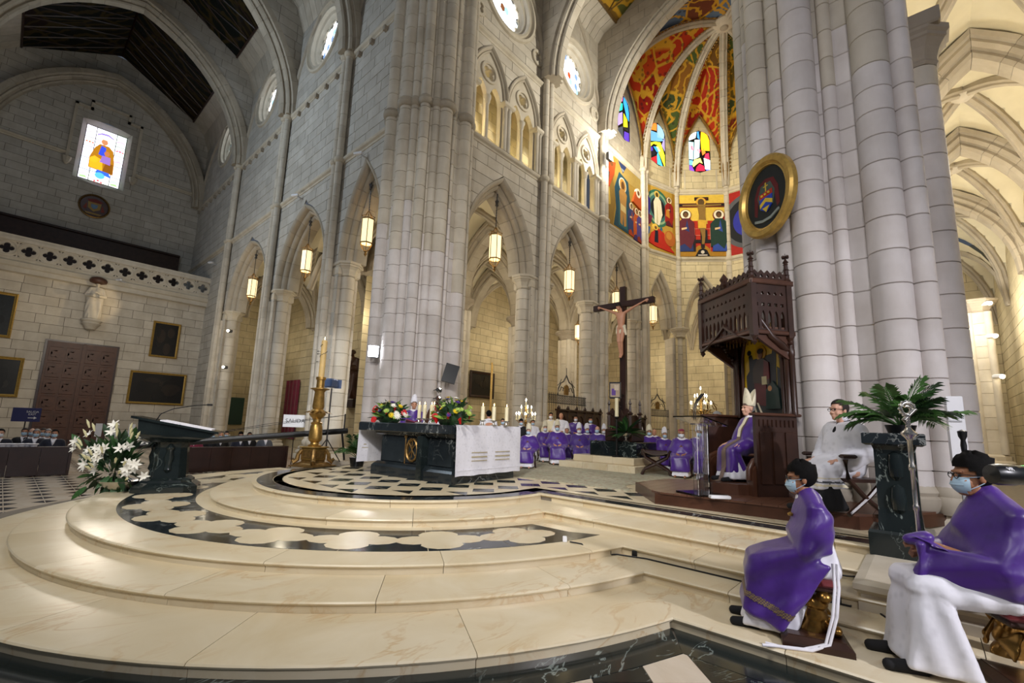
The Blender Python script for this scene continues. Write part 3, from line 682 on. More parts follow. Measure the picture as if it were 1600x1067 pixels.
# ---- apse facets
wa = struct('wall_apse')
def arch_win(zs, c, a, z0, za):
    r = a
    return (c, z0, za, lambda z: None if z < z0 or z > za else ((c-a, c+a) if z < za-a else (c-sqrt(max(0, a*a-(z-za+a)**2)), c+sqrt(max(0, a*a-(z-za+a)**2)))))
FAC = []
for k in range(5):
    A, B = AV[k], AV[k+1]; u = (B-A).normalized(); n = Vector((u.y, -u.x, 0)); n = n if n.dot(Vector((APX, APY, 0))-A) > 0 else -n
    Lf = (B-A).length; c = Lf/2; FAC.append((A, u, n, Lf))
    ashlar(wa, A, u, 0, Lf, PR-.3, 26.4, .5, .95, [arch_lr(c, 1.38, 9.0, 13.0), arch_win(0, c, .78, 21.25, 24.6)], 'stone_warm', 110 if k < 2 else 0, n)
    string_course(wa, A, u, n, 0, Lf, 14.27); string_course(wa, A, u, n, 0, Lf, 19.6)
    if k < 3: loft_arch(pointed(c, .98, 9.0, 12.35, 10), [(r*.8, d*.9) for r, d in ORDERS], A, u, n, 8, 'voussoir', 'stone_rib', wa)
    # three-quarter shafts at the angles
    V = AV[k] if k else AV[0]
    if k:
        sh = MB(); z = PR
        while z < 20: sh.lathe([(.15, 0), (.2, .012), (.2, .588), (.15, .6)], 12, (V.x, V.y, z), cap=False); z += .6
        sh.obj('wall_shaft', 'stone_pale', wa, 40)
        for za in (14.27, 19.6): MB().lathe([(.2, -.16), (.27, -.1), (.3, 0), (.27, .1), (.2, .14)], 14, (V.x, V.y, za)).obj('shaft_ring', 'stone_molding', wa, 40)
        MB().lathe([(r*1.1, z_) for r, z_ in CAPP], 8, (V.x, V.y, 8.36)).obj('capital', 'stone_molding', wa)
        d = Vector((V.x-APX, V.y-APY, 0)).normalized()
        bb = MB(); z = PR
        while z < 8.3: bb.cbox((V.x+d.x*.5, V.y+d.y*.5, z+.3), (1.0, 1.15, .596), atan2(d.y, d.x), .012); z += .6
        bb.obj('pier_body', 'stone_pale', wa)
# paired mouldings (panels) below the apse windows
for (A, u, n, Lf) in FAC[:2]:
    for a in (.65, Lf-.65): MB().box((-.05, -.03, 19.7), (.05, .05, 21.3)).xf(frame_m(A+u*a+n*.02, u, -n*-1 if False else Vector((0, 0, 1)).cross(u))).obj('wall_strip', 'stone_molding', wa)
# ---- crossing pillars
SH = [(0, 1.40, .20), (.42, 1.27, .165), (.78, 1.12, .27)]
def crossing_pillar(name, c, sx, sy, zmax, zobj, base, seed, hc, zw=8.6):
    """clustered crossing pillar; sx,sy give the quadrant it faces"""
    random.seed(seed); p = struct(name); d = Vector((sx, sy, 0)).normalized(); t = Vector((-sx, sy, 0)).normalized()
    lst = []
    for tt_, dd, r in SH:
        for s in ((-1, 1) if tt_ else (1,)): lst.append((d*dd+t*(s*tt_), r))
    fl_ = [(-1.30, .20, .11), (-1.33, .80, .26), (-1.22, 1.18, .16)]
    for a, b, r in fl_:
        lst.append((Vector((a*-sx*-1 if False else sx*-a*1, -sy*b, 0)), r)); lst.append((Vector((-sx*b, sy*-a, 0)), r))
    resp = [(Vector((-sx*-.12, -sy*1.42, 0)), .27), (Vector((-sx*1.42, -sy*-.12, 0)), .27)]
    core = sorted([v for v, r in lst]+[Vector((sx*-.2, -sy*1.4, 0)), Vector((-sx*1.4, -sy*.2, 0)), Vector((-sx*1.2, -sy*1.2, 0))], key=lambda v: atan2(v.y, v.x))
    z = base+1.2; lev = []
    while z < zmax: h = random.uniform(hc*.82, hc*1.18); lev.append((z, min(h, zmax-z))); z += h
    def shrink(k): return [(c[0]+v.x*k, c[1]+v.y*k) for v in core]
    for z, h in lev:
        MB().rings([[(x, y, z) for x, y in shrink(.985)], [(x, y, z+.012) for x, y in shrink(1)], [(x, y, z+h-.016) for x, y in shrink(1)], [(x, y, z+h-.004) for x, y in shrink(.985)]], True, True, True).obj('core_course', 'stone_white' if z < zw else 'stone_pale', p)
    n = 0; rest = MB(); cnt = 0
    for v, r in lst+resp:
        isr = any(v is q for q, _ in resp); zz = base+1.2; P0 = (c[0]+v.x, c[1]+v.y)
        vis = Vector((v.x, v.y)).dot(Vector((-c[0], -c[1])).normalized()) > -.35
        top = 8.36 if isr else zmax; off = random.uniform(0, .3)
        for z, h in lev:
            z2 = z+off*0
            if z2 >= top: break
            h2 = min(h, top-z2)
            if vis and z2 < zobj and cnt < 290:
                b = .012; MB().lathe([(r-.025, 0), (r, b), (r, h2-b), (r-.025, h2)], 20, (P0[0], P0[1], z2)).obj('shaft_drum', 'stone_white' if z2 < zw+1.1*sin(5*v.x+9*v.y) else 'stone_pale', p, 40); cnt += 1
            else: rest.lathe([(r-.02, 0), (r, .012), (r, h2-.012), (r-.02, h2)], 12, (P0[0], P0[1], z2), cap=False)
        if isr:
            MB().lathe([(a_*.8, b_) for a_, b_ in CAPP], 8, (P0[0], P0[1], 8.36), rot=pi/8).obj('capital', 'stone_dark', p)
            MB().cbox((c[0]+v.x*.9, c[1]+v.y*.9, 8.36+.75), (1.0, 1.0, .3), 0, .03).obj('capital', 'stone_dark', p)
        else:
            for za, k in ((14.27, 1.45), (base+1.25, 1.25)):
                if za < zmax: MB().lathe([(r, -.2), (r*k*.9, -.15), (r*k, -.06), (r*k, .02), (r*k*.88, .05), (r*k*.95, .1), (r*k*.85, .16), (r, .19)], 16, (P0[0], P0[1], za)).obj('shaft_ring', 'stone_rib', p, 40)
    if rest.v: rest.obj('shaft_stonework', 'stone_pale', p, 40, kind='stuff')
    for k, z0, z1 in ((1.12, base, base+.8), (1.08, base+.8, base+1.0), (1.05, base+1.0, base+1.2)):
        q = shrink(k); MB().rings([[(x, y, z0) for x, y in q], [(x, y, z1-.04) for x, y in q], [(c[0]+(x-c[0])*.97, c[1]+(y-c[1])*.97, z1) for x, y in q]], True, True, True).obj('plinth', 'stone_molding', p)
    return p
crossing_pillar('column_crossing', (10.5, 14.6), -1, -1, 27.5, 22.5, -.35, 3, .62)
crossing_pillar('column_crossing', (10.5, 1.0), -1, 1, 27.5, 12.5, -.35, 4, .5)
random.seed(11)
# ------------------------------------------------------------------ transverse arches, ceilings, vaults
TARCH = [(0, -.22), (.0, .22), (.09, .3), (.18, .24), (.22, .3), (.24, .5), (.33, .57), (.42, .5), (.46, .56), (.5, .66), (.85, .66), (.85, -.66), (.5, -.66), (.46, -.56), (.42, -.5), (.33, -.57), (.24, -.5), (.22, -.3), (.18, -.24), (.09, -.3)]
def paint_mat(name, cols, scale, gold='c99a2c', rot=.6):
    m = NT(name); p = m.pos(rot=(.4, .2, rot))
    vo = m.n('ShaderNodeTexVoronoi', Scale=scale, _feature='F1'); m.l(p, vo.inputs['Vector'])
    base = m.ramp(m.math('FRACT', m.math('MULTIPLY', vo.outputs['Color'], 3.7)), [(i/len(cols), srgb(c)) for i, c in enumerate(cols)], 'CONSTANT')
    ed = m.n('ShaderNodeTexVoronoi', Scale=scale, _feature='DISTANCE_TO_EDGE'); m.l(p, ed.inputs['Vector'])
    base = m.mix(m.ramp(ed.outputs['Distance'], [(.02, (1, 1, 1)), (.05, (0, 0, 0))]), base, srgb(gold))
    wv = m.n('ShaderNodeTexWave', Scale=scale*1.3, Distortion=9, Detail=3, _wave_type='RINGS'); m.l(p, wv.inputs['Vector'])
    base = m.mix(m.ramp(wv.outputs['Fac'], [(.78, (0, 0, 0)), (.84, (.9, .9, .9))]), base, srgb(gold))
    v2 = m.n('ShaderNodeTexVoronoi', Scale=scale*4); m.l(p, v2.inputs['Vector'])
    base = m.mix(m.ramp(v2.outputs['Distance'], [(.22, (.55, .55, .55)), (.3, (0, 0, 0))]), base, srgb('1d1a20'))
    m.col(base); m.set(.7, spec=.2)
paint_mat('paint_red', ['a52a14', 'b8431a', '8f1f14', '6c4a1a', 'b03418'], .55); paint_mat('paint_olive', ['6b5a22', '4a5a2c', '8a5a1c', '7a2f16', '3f4a2a'], .6); paint_mat('paint_blue', ['27365f', '3b4f86', '5a6f8f', '21315a', '6d3a28'], .55)
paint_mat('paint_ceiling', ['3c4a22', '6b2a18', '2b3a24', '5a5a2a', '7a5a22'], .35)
paint_mat('paint_ceiling_shaded', ['12150c', '1e100a', '0e130d', '17170d', '1d160a'], .35, '3a2f12')  # ceiling paint darkened for the transept, shade put into the colours
cl = struct('ceiling')
def gable(axis, c, ce, ze, zr, a0, a1, mat, nm='ceiling_panel'):
    for s in (1, -1):
        q = []
        for (k, z) in ((c+s*ce, ze), (c, zr)):
            q.append((k, z))
        mb = MB(); P = (lambda k, a, z: (k, a, z)) if axis == 'y' else (lambda k, a, z: (a, k, z))
        mb.rings([[P(q[0][0], a0, q[0][1]), P(q[0][0], a1, q[0][1]), P(q[0][0], a1, q[0][1]+.2), P(q[0][0], a0, q[0][1]+.2)], [P(q[1][0], a0, q[1][1]), P(q[1][0], a1, q[1][1]), P(q[1][0], a1, q[1][1]+.2), P(q[1][0], a0, q[1][1]+.2)]], True, True, True)
        mb.obj(nm, mat, cl)
        # gilt ribs splitting the panel into triangles; dark colour stands for shade in the transept
        g = MB(); nn = max(2, round((a1-a0)/1.4)); st = (a1-a0)/nn
        for i in range(nn):
            for (b0, b1) in ((i, i+1), (i+1, i)):
                p0, p1 = P(q[0][0], a0+b0*st, q[0][1]-.02), P(q[1][0], a0+b1*st, q[1][1]-.02); g.tube([p0, p1], .045, 4)
        for k, z in q: g.tube([P(k, a0, z-.03), P(k, a1, z-.03)], .08, 4)
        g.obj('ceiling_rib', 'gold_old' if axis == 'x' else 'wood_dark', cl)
def severy(axis, kw, zw, ke, ze, a0, a1):
    P = (lambda k, a, z: (k, a, z)) if axis == 'y' else (lambda k, a, z: (a, k, z)); n = 12; st = (a1-a0)/n
    km, zm = kw+(ke-kw)*.35, zw+(ze-zw)*.62
    for i in range(n):
        for (k0, z0, k1, z1) in ((kw, zw, km, zm), (km, zm, ke, ze)):
            x0, x1 = a0+i*st+.012, a0+(i+1)*st-.012
            MB().rings([[P(k0, x0, z0), P(k0, x1, z0), P(k0, x1, z0+.1), P(k0, x0, z0+.1)], [P(k1, x0, z1), P(k1, x1, z1), P(k1, x1, z1+.1), P(k1, x0, z1+.1)]], True, True, True).obj('vault_slab', 'stone_pale', cl)
ty = [15.5]+N_PIERS+[47.5]
for i in range(len(ty)-1):
    gable('y', 2.75, 5.4, 28.2, 31.2, ty[i], ty[i+1], 'paint_ceiling_shaded')
    severy('y', XT, 25.9, 8.15, 28.2, ty[i], ty[i+1]); severy('y', -4.05, 25.9, -2.65, 28.2, ty[i], ty[i+1])
for y in N_PIERS+[47.3]:
    loft_arch(pointed(2.75, 6.15, 20.1, 28.1, 16), TARCH, (0, y, 0), (1, 0, 0), (0, -1, 0), 24, 'voussoir', 'stone_rib', wt)
    if y < 47: ashlar(wt, (0, y-.5, 0), (1, 0, 0), -4, XT, 20.3, 31, .6, 1.2, [arch_lr(2.75, 6.9, 20.1, 28.9)], 'stone_grey', 0, (0, -1, 0))
cx_ = [11.5]+E_PIERS+[22.85]
for a, b in ((11.5, 17.1), (17.1, 22.8)):
    gable('x', 7.8, 4.55, 26.9, 29.6, a, b, 'paint_ceiling'); severy('x', YN, 26.1, 12.35, 26.9, a, b); severy('x', 1.95, 26.1, 3.25, 26.9, a, b)
for x in E_PIERS:
    loft_arch(pointed(7.8, 4.85, 19.8, 26.2, 16), [(r*.85, d*.8) for r, d in TARCH], (x, 0, 0), (0, 1, 0), (-1, 0, 0), 24, 'voussoir', 'stone_pale', wc)
    ashlar(wc, (x-.45, 0, 0), (0, 1, 0), 1.95, YN, 19.9, 30, .55, 1.1, [arch_lr(7.8, 5.5, 19.8, 26.9)], 'stone_pale', 0, (-1, 0, 0))
# apse vault: ribs to a boss, painted webs
BOSS = Vector((28.6, 7.8, 28.7)); av = struct('vault_apse')
springs = [Vector((22.9, 13.35, 19.9)), Vector((28.3, 13.5, 19.9))]+[AV[k]+(Vector((APX, APY, 0))-AV[k]).normalized()*.15+Z_UP*19.9 for k in (1, 2, 3, 4)]+[Vector((28.3, 2.1, 19.9)), Vector((22.9, 2.25, 19.9))]
def ribp(S, th): t = 1-cos(th); return Vector((S.x+(BOSS.x-S.x)*t, S.y+(BOSS.y-S.y)*t, S.z+(BOSS.z-S.z)*sin(th)))
def sweep3(pts, prof, name, mat, parent, pieces=1, smooth=35):
    R = []
    for i, p in enumerate(pts):
        t = (pts[min(i+1, len(pts)-1)]-pts[max(i-1, 0)]).normalized(); s = t.cross(Z_UP); s = s.normalized() if s.length > 1e-4 else Vector((1, 0, 0)); n = s.cross(t).normalized()
        R.append([p+s*a+n*b for a, b in prof])
    st = (len(pts)-1)/pieces
    for k in range(pieces):
        seg = [list(r) for r in R[round(k*st):round((k+1)*st)+1]]
        if pieces > 1: seg[0] = [a+(b-a)*.02 for a, b in zip(seg[0], seg[1])]; seg[-1] = [a+(b-a)*.02 for a, b in zip(seg[-1], seg[-2])]
        MB().rings(seg, True, True, True).obj(name, mat, parent, smooth)
RP = [(-.26, .15), (-.26, -.02), (-.2, -.1), (-.12, -.06), (-.1, -.16), (0, -.24), (.1, -.16), (.12, -.06), (.2, -.1), (.26, -.02), (.26, .15)]
for S in springs: sweep3([ribp(S, radians(90)*i/24) for i in range(24)], RP, 'vault_rib', 'stone_pale', av, 12 if S.y > 7.8 else 1)
MB().lathe([(.05, -.34), (.3, -.32), (.55, -.24), (.72, -.1), (.74, .1), (.5, .3)], 20, tuple(BOSS)).obj('boss', 'stone_pale', av, 40)
MB().lathe([(0, -.42), (.2, -.4), (.26, -.33), (.3, -.3)], 12, tuple(BOSS)).obj('boss_flower', 'stone_rib', av, 40)
wm = ['paint_blue', 'paint_red', 'paint_olive', 'paint_red', 'paint_olive', 'paint_red', 'paint_olive', 'paint_blue']
def web(A, B, apexz, mat, inset=0.0):
    nu, nv = 16, 16; R = []; half = (B-A).length/2
    def W(u):
        s = abs(2*u-1); p = A.lerp(B, u); R_ = ((1)**2+(apexz-A.z)**2/half**2)/2; h = (apexz-A.z)/half
        Rr = (1+h*h)/2; z = sqrt(max(0, Rr*Rr-(s-1+Rr)**2))*half; return Vector((p.x, p.y, A.z+z))
    for j in range(nv+1):
        th = radians(90)*j/nv; v = j/nv; row = []
        for i in range(nu+1):
            u = i/nu; base = ribp(A, th).lerp(ribp(B, th), u); flat = A.lerp(B, u); d = W(u)-flat
            t = 1-cos(th); row.append(base+d*(1-sin(th))*1.0+Z_UP*.03)
        R.append(row)
    mb = MB().rings(R, False); mb.obj('vault_web', mat, av, 60)
    edge = [r for r in R[0]]
    g = MB().tube([p+Vector((APX-p.x, APY-p.y, 0)).normalized()*.06 for p in edge], .09, 6); g.obj('web_border', 'gold', av)
for k in range(7): web(springs[k], springs[k+1], 25.7, ['paint_red', 'paint_olive', 'paint_red', 'paint_olive', 'paint_red', 'paint_olive', 'paint_red'][k])
S0, S7 = springs[0], springs[7]
R = []
for j in range(17):
    th = radians(90)*j/16; row = []
    for i in range(17):
        u = i/16; a = ribp(S0, th).lerp(ribp(S7, th), u); f = S0.lerp(S7, u); s = abs(2*u-1); h = 6.4/5.5; half = 5.55; Rr = (1+h*h)/2; z = sqrt(max(0, Rr*Rr-(s-1+Rr)**2))*half*1.02; row.append(a+Z_UP*(z*(1-sin(th))+.04))
    R.append(row)
MB().rings(R, False).obj('vault_web', 'paint_blue', av, 60)
# gilt bead lines along the ribs
for S in springs[:5]:
    b = MB()
    for i in range(4, 46):
        p = ribp(S, radians(90)*i/48); q = ribp(S, radians(90)*(i+.55)/48)
        t = (q-p).normalized(); s = t.cross(Z_UP).normalized()
        for sg in (1, -1): b.tube([p+s*.36*sg+Z_UP*.0, q+s*.36*sg], .045, 4)
    b.obj('bead_line', 'gold', av)
# ------------------------------------------------------------------ aisles: groined cells, ribs, outer walls
def groin(x0, x1, y0, y1, zs, za, parent, mat='stone_vault', ribs=True, N=12):
    cx, cy, ax, ay = (x0+x1)/2, (y0+y1)/2, (x1-x0)/2, (y1-y0)/2
    def pz(s): h = 1.35; Rr = (1+h*h)/2; return sqrt(max(0, Rr*Rr-(abs(s)-1+Rr)**2))/h
    f = lambda x, y: zs+(za-zs)*max(pz((x-cx)/ax), pz((y-cy)/ay))
    R = [[(x0+(x1-x0)*i/N, y0+(y1-y0)*j/N, f(x0+(x1-x0)*i/N, y0+(y1-y0)*j/N)) for i in range(N+1)] for j in range(N+1)]
    MB().rings(R, False).obj('vault_cell', mat, parent, 25)
    if ribs:
        for s in (1, -1):
            pts = [Vector((cx+ax*t, cy+ay*t*s, f(cx+ax*t, cy+ay*t*s)-.02)) for t in [k/9-1 for k in range(19)]]
            sweep3(pts, [(a*.8, b*.8) for a, b in RP], 'vault_rib', 'stone_rib', parent)
        MB().lathe([(.0, -.3), (.18, -.28), (.3, -.18), (.3, .05)], 12, (cx, cy, za)).obj('boss', 'stone_pale', parent, 40)
AORD = [(0, -.3), (0, .3), (.1, .36), (.2, .3), (.22, .42), (.32, .5), (.42, .45), (.46, .55), (.6, .55), (.6, -.55), (.46, -.55), (.42, -.45), (.32, -.5), (.22, -.42), (.2, -.3), (.1, -.36)]
ai = struct('aisle_north')
CAPZ = 8.36
def free_column(c, r, zbase, parent, zc=CAPZ, mat='stone_pale'):
    b = MB(); z = zbase+.9; MB().lathe([(r*1.5, 0), (r*1.5, .5), (r*1.3, .6), (r*1.3, .8), (r*1.05, .9)], 12, (c[0], c[1], zbase)).obj('column_base', 'stone_molding', parent)
    hh = (zc-z)/12; dm = drum_mesh(r, hh-.004, 18, 'drum', mat)
    for k in range(12): inst(dm, 'shaft_drum', parent, (c[0], c[1], z+k*hh))
    for a in range(4):
        q = (c[0]+r*cos(a*pi/2+pi/4), c[1]+r*sin(a*pi/2+pi/4)); MB().lathe([(r*.35, z), (r*.35, zc)], 10, (q[0], q[1], 0)).obj('shaft', mat, parent, 40)
    MB().lathe([(a*r/.36, b_) for a, b_ in CAPP], 8, (c[0], c[1], zc), rot=pi/8).obj('capital', 'stone_dark', parent)
xs = [10.6, 17.3, 22.8, 28.5, 34.5]
for i in range(4):
    groin(xs[i], xs[i+1], 14.7, 20.0, 8.9, 13.3, ai); groin(xs[i], xs[i+1], 20.0, 25, 8.9, 13.3, ai)
for i, x in enumerate(xs[1:4]):
    free_column((x, 20.0), .55, PR-.5, ai)
    loft_arch(pointed(17.35, 2.1, 9.0, 12.4, 10), AORD, (x, 0, 0), (0, 1, 0), (-1, 0, 0), 10 if i < 2 else 1, 'voussoir', 'stone_rib', ai)
    loft_arch(pointed(22.6, 2.0, 9.0, 12.4, 10), AORD, (x, 0, 0), (0, 1, 0), (-1, 0, 0), 1, 'aisle_arch', 'stone_rib', ai)
for i in range(4):
    loft_arch(pointed((xs[i]+xs[i+1])/2, 2.2, 9.0, 12.4, 10), AORD, (0, 20.0, 0), (1, 0, 0), (0, -1, 0), 10 if i < 3 else 1, 'voussoir', 'stone_rib', ai)
ashlar(ai, (0, 25, 0), (1, 0, 0), 14, 40, ZF, 13.5, .55, 1.2, [], 'stone_warm', 120, (0, -1, 0))
MB().prism([(40, 25), (40, -4), (40.3, -4), (40.3, 25)], ZF, 14).obj('wall_ambulatory', 'stone_warm', ai)
ashlar(ai, (39.9, 0, 0), (0, 1, 0), 0, 25, ZF, 13.5, .6, 1.3, [], 'stone_warm', 60, (-1, 0, 0))
groin(34.5, 40, 8, 14.7, 8.9, 13.3, ai); groin(34.5, 40, 14.7, 20, 8.9, 13.3, ai); groin(33.5, 40, 1, 8, 8.9, 13.3, ai)
ys_ = [20.4, 27.9, 36.5, 44]
for i in range(3): groin(10.65, 16.2, ys_[i], ys_[i+1], 8.9, 13.3, ai)
for y in ys_[:3]: loft_arch(pointed(13.4, 2.2, 9.0, 12.4, 10), AORD, (0, y, 0), (1, 0, 0), (0, -1, 0), 10, 'voussoir', 'stone_rib', ai)
ashlar(ai, (16.2, 0, 0), (0, 1, 0), 20.4, 44, ZF, 13.5, .6, 1.2, [], 'stone_warm', 200, (-1, 0, 0))
ashlar(ai, (0, 44, 0), (1, 0, 0), 9.6, 16.2, ZF, 13.5, .6, 1.2, [], 'stone_warm', 40, (0, -1, 0))
asd = struct('aisle_south')
for i in range(4):
    groin(xs[i], xs[i+1], -3.9, .2, 8.9, 13.3, asd)
    if i: loft_arch(pointed(-1.85, 1.75, 9.0, 12.5, 12), [(r*1.0, d) for r, d in AORD], (xs[i], 0, 0), (0, 1, 0), (-1, 0, 0), 14, 'voussoir', 'stone_rib', asd)
groin(34.5, 40, -3.9, 1, 8.9, 13.3, asd)
ashlar(asd, (0, -3.9, 0), (1, 0, 0), 11, 40, PR-.6, 13.5, .55, 1.1, [], 'stone_warm', 120, (0, 1, 0))
MB().box((11.3, .15, ZF), (28.3, .3, 13.5)).obj('wall_backing', 'stone_warm', asd)
ashlar(asd, (39.9, 0, 0), (0, 1, 0), -3.9, 0, PR-.6, 13.5, .6, 1.2, [], 'stone_warm', 30, (-1, 0, 0))
for x, y in ((33.5, -2.55), (28.5, .0), (22.8, .0), (17.3, .0)): free_column((x, y), .5, PR-.3, asd)
# ------------------------------------------------------------------ transept end wall with tribune
we = struct('wall_end'); yl, yu = 41.0, 47.5
ashlar(we, (0, yl, 0), (1, 0, 0), -4.05, 9.6, ZF, 10.1, .6, 1.25, [], 'stone_pale', 200, (0, -1, 0))
ashlar(we, (0, yu, 0), (1, 0, 0), -4.05, 9.6, 10.2, 31, .58, 1.25, [(2.73, 19.9, 24.5, lambda z: (1.2, 4.25) if 19.6 < z < 24.7 else None)], 'stone_grey', 200, (0, -1, 0))
MB().box((-4.05, yl-.35, 10.05), (9.75, yu, 10.4)).obj('tribune_floor', 'stone_pale', we)
pr = [(0, 10.0), (-.25, 10.1), (-.3, 10.3), (-.45, 10.4), (-.5, 10.65), (-.4, 10.75), (-.4, 10.9), (.1, 10.9), (.1, 10.0)]
MB().rings([[(x, yl+d, z) for d, z in pr] for x in (-4.05, 9.75)], True, True, True).obj('cornice', 'stone_molding', we)
bl = thing('balustrade', 'pale stone tribune balustrade pierced by a row of quatrefoils above the wooden door', 'balustrade', (0, yl-.3, 0))
W_ = .93
for k in range(-3, 12):
    x = -1.1+k*W_
    loops = [[(-W_/2+.004, -.5), (W_/2-.004, -.5), (W_/2-.004, .5), (-W_/2+.004, .5)], foil(0, 0, .37, 4, 7, 0, .5)]
    for sx in (-1, 1):
        for sy in (-1, 1): loops.append([(sx*(W_/2-.03), sy*.46), (sx*(W_/2-.17), sy*.46), (sx*(W_/2-.03), sy*.32)])
    plate(loops, .2, .012).xf(frame_m((x, 0, 11.42), (1, 0, 0), (0, 0, 1))).obj('quatrefoil_panel', 'stone_pale', bl)
    plate([circ(0, 0, .46, 24), circ(0, 0, .41, 24)], .28, .0).xf(frame_m((x, 0, 11.42), (1, 0, 0), (0, 0, 1))).obj('ring_molding', 'stone_molding', bl)
MB().box((-4.05, -.2, 11.92), (9.7, .2, 12.12)).box((-4.05, -.14, 12.12), (9.7, .14, 12.3)).obj('handrail', 'stone_pale', bl)
MB().rings([[(x, yu-.3+d, z) for d, z in ((0, 10.4), (0, 15.2), (-.12, 15.25), (-.12, 15.4), (.28, 15.4), (.28, 10.4))] for x in (-4, 8.6)], True, True, True).obj('wainscot_panel', 'wood_dark', we)
string_course(we, (0, yu, 0), (1, 0, 0), (0, -1, 0), -4, .75, 21.4); string_course(we, (0, yu, 0), (1, 0, 0), (0, -1, 0), 4.8, 9.5, 21.4)
wf = struct('window_6')
hood = [(.72, 21.0), (.72, 25.6), (1.6, 25.6), (1.6, 26.2), (3.9, 26.2), (3.9, 25.6), (4.72, 25.6), (4.72, 21.0)]
b = MB()
for (x0, z0), (x1, z1) in zip(hood[:-1], hood[1:]): b.box((min(x0, x1)-.09, yu-.2, min(z0, z1)-.09), (max(x0, x1)+.09, yu+.02, max(z0, z1)+.09))
b.obj('hood_molding', 'stone_molding', wf)
for x in (.72, 4.72): MB().lathe([(.05, -.5), (.2, -.3), (.26, -.1), (.3, .1)], 8, (x, yu-.15, 20.9)).obj('carved_stop', 'stone_molding', wf)
q0 = [(1.2, 19.5), (4.25, 19.5), (4.25, 24.8), (1.2, 24.8)]; q1 = [(1.5, 19.95), (3.98, 19.95), (3.98, 24.5), (1.5, 24.5)]
MB().rings([[(x, yu-.02, z) for x, z in q0], [(x, yu+.55, z) for x, z in q1]], True).obj('window_reveal', 'stone_grey', wf)
g = Paint(); cols = ['f4f6ff', 'e9f2e4', 'dfe9ff', 'f6f0ff', 'e2f4ea']
xs3 = [1.5, 2.12, 3.36, 3.98]; zs5 = [19.95, 20.75, 21.75, 22.7, 23.5, 24.5]
M6 = frame_m((0, yu+.5, 0), (1, 0, 0), (0, 0, 1))
for i in range(3):
    for j in range(5):
        pp = Paint(); pp.r(random.choice(cols), xs3[i]+.02, zs5[j]+.02, xs3[i+1]-.02, zs5[j+1]-.02)
        if i != 1:
            x0, z0 = xs3[i]+.03, zs5[j]; pp.p(random.choice(['b9a6e0', 'd58ac0', '93c9a0', 'a8c4ef']), [(x0, z0+.3), (x0+.3, z0+.42), (x0+.55, z0+.32), (x0+.55, z0+.4), (x0+.3, z0+.52), (x0, z0+.38)])
            if j == 3: [pp.p('d2452c', [(x0+.05+.18*k, z0+.35), (x0+.12+.18*k, z0+.5), (x0+.19+.18*k, z0+.35)]) for k in range(3)]
            if j == 0: pp.p('8fd27a', [(x0, z0+.1), (x0+.5, z0+.1), (x0+.4, z0+.3), (x0+.1, z0+.25)])
        pp.obj('window_pane', 'glass_lit', wf, M6)
MB().box((1.48, yu+.5, 19.93), (4.0, yu+.52, 24.52)).obj('lead_came', 'iron', wf)
# seated crowned figure in amber and blue
f = Paint(); X = 2.74; M6b = frame_m((0, yu+.46, 0), (1, 0, 0), (0, 0, 1))
f.p('8f5f14', [(X-.75, 21.0), (X+.75, 20.9), (X+.72, 21.9), (X+.55, 22.9), (X+.25, 23.2), (X-.3, 23.2), (X-.55, 22.8), (X-.78, 21.9)])
f.p('c9911c', [(X-.7, 21.05), (X+.1, 21.0), (X+.0, 21.9), (X-.5, 22.1), (X-.75, 21.8)]); f.p('6f430f', [(X+.1, 21.0), (X+.72, 20.95), (X+.66, 21.8), (X+.2, 21.7)])
f.e('c9971e', X-.5, 21.75, .24); f.p('2c3fb4', [(X-.3, 22.3), (X+.1, 22.2), (X+.1, 23.0), (X-.2, 23.1)]); f.p('7a5c9e', [(X-.15, 21.7), (X+.5, 21.65), (X+.45, 22.3), (X-.05, 22.3)]); f.e('9a5f3a', X+.2, 22.55, .17, .2); f.e('a86f4a', X-.05, 23.45, .2, .25); f.p('e3ead8', [(X-.25, 23.65), (X+.2, 23.65), (X+.24, 23.85), (X-.28, 23.85)])
f.p('7f6fd0', [(X-.55, 23.95), (X-.3, 24.15), (X+.1, 24.2), (X+.45, 24.0), (X+.45, 23.9), (X+.1, 24.05), (X-.3, 24.0), (X-.55, 23.85)]); f.p('2e56c8', [(X-.3, 20.75), (X+.65, 20.6), (X+.5, 20.95), (X-.2, 21.0)]); f.e('4f9fd8', X, 20.55, .3, .26); f.e('d8404a', X-.05, 20.1, .07); f.e('d8404a', X-.25, 20.02, .06); f.e('d8404a', X+.15, 20.02, .06)
f.obj('glass_figure', 'glass_lit', wf, M6b)
# ------------------------------------------------------------------ painted murals and stained glass of the apse
def fig(p, x, y, h, robe, under, halo='f0e3c0', skin='8a6a3c', hair='3a2412', rim='7a2a1c', w=.19):
    W = h*w; p.e(rim, x, y+h*.87, h*.125); p.e(halo, x, y+h*.87, h*.112)
    p.p(under, [(x-W*.8, y), (x+W*.8, y), (x+W*.7, y+h*.5), (x-W*.7, y+h*.5)])
    p.p(robe, [(x-W, y+h*.1), (x-W*.2, y+h*.18), (x+W*.5, y+h*.05), (x+W, y+h*.3), (x+W*.95, y+h*.68), (x+W*.4, y+h*.78), (x-W*.4, y+h*.78), (x-W*.95, y+h*.66)])
    p.p(under, [(x-W*.1, y+h*.5), (x+W*.4, y+h*.45), (x+W*.15, y+h*.75)]); p.p('d9b98a', [(x-W*.5, y+h*.5), (x+W*.1, y+h*.53), (x+W*.1, y+h*.57), (x-W*.5, y+h*.55)])
    p.e(hair, x, y+h*.875, h*.062, h*.075); p.e(skin, x, y+h*.855, h*.045, h*.06); return p
fr_a = frame_m((0, YN-.02, 0), (1, 0, 0), Z_UP)
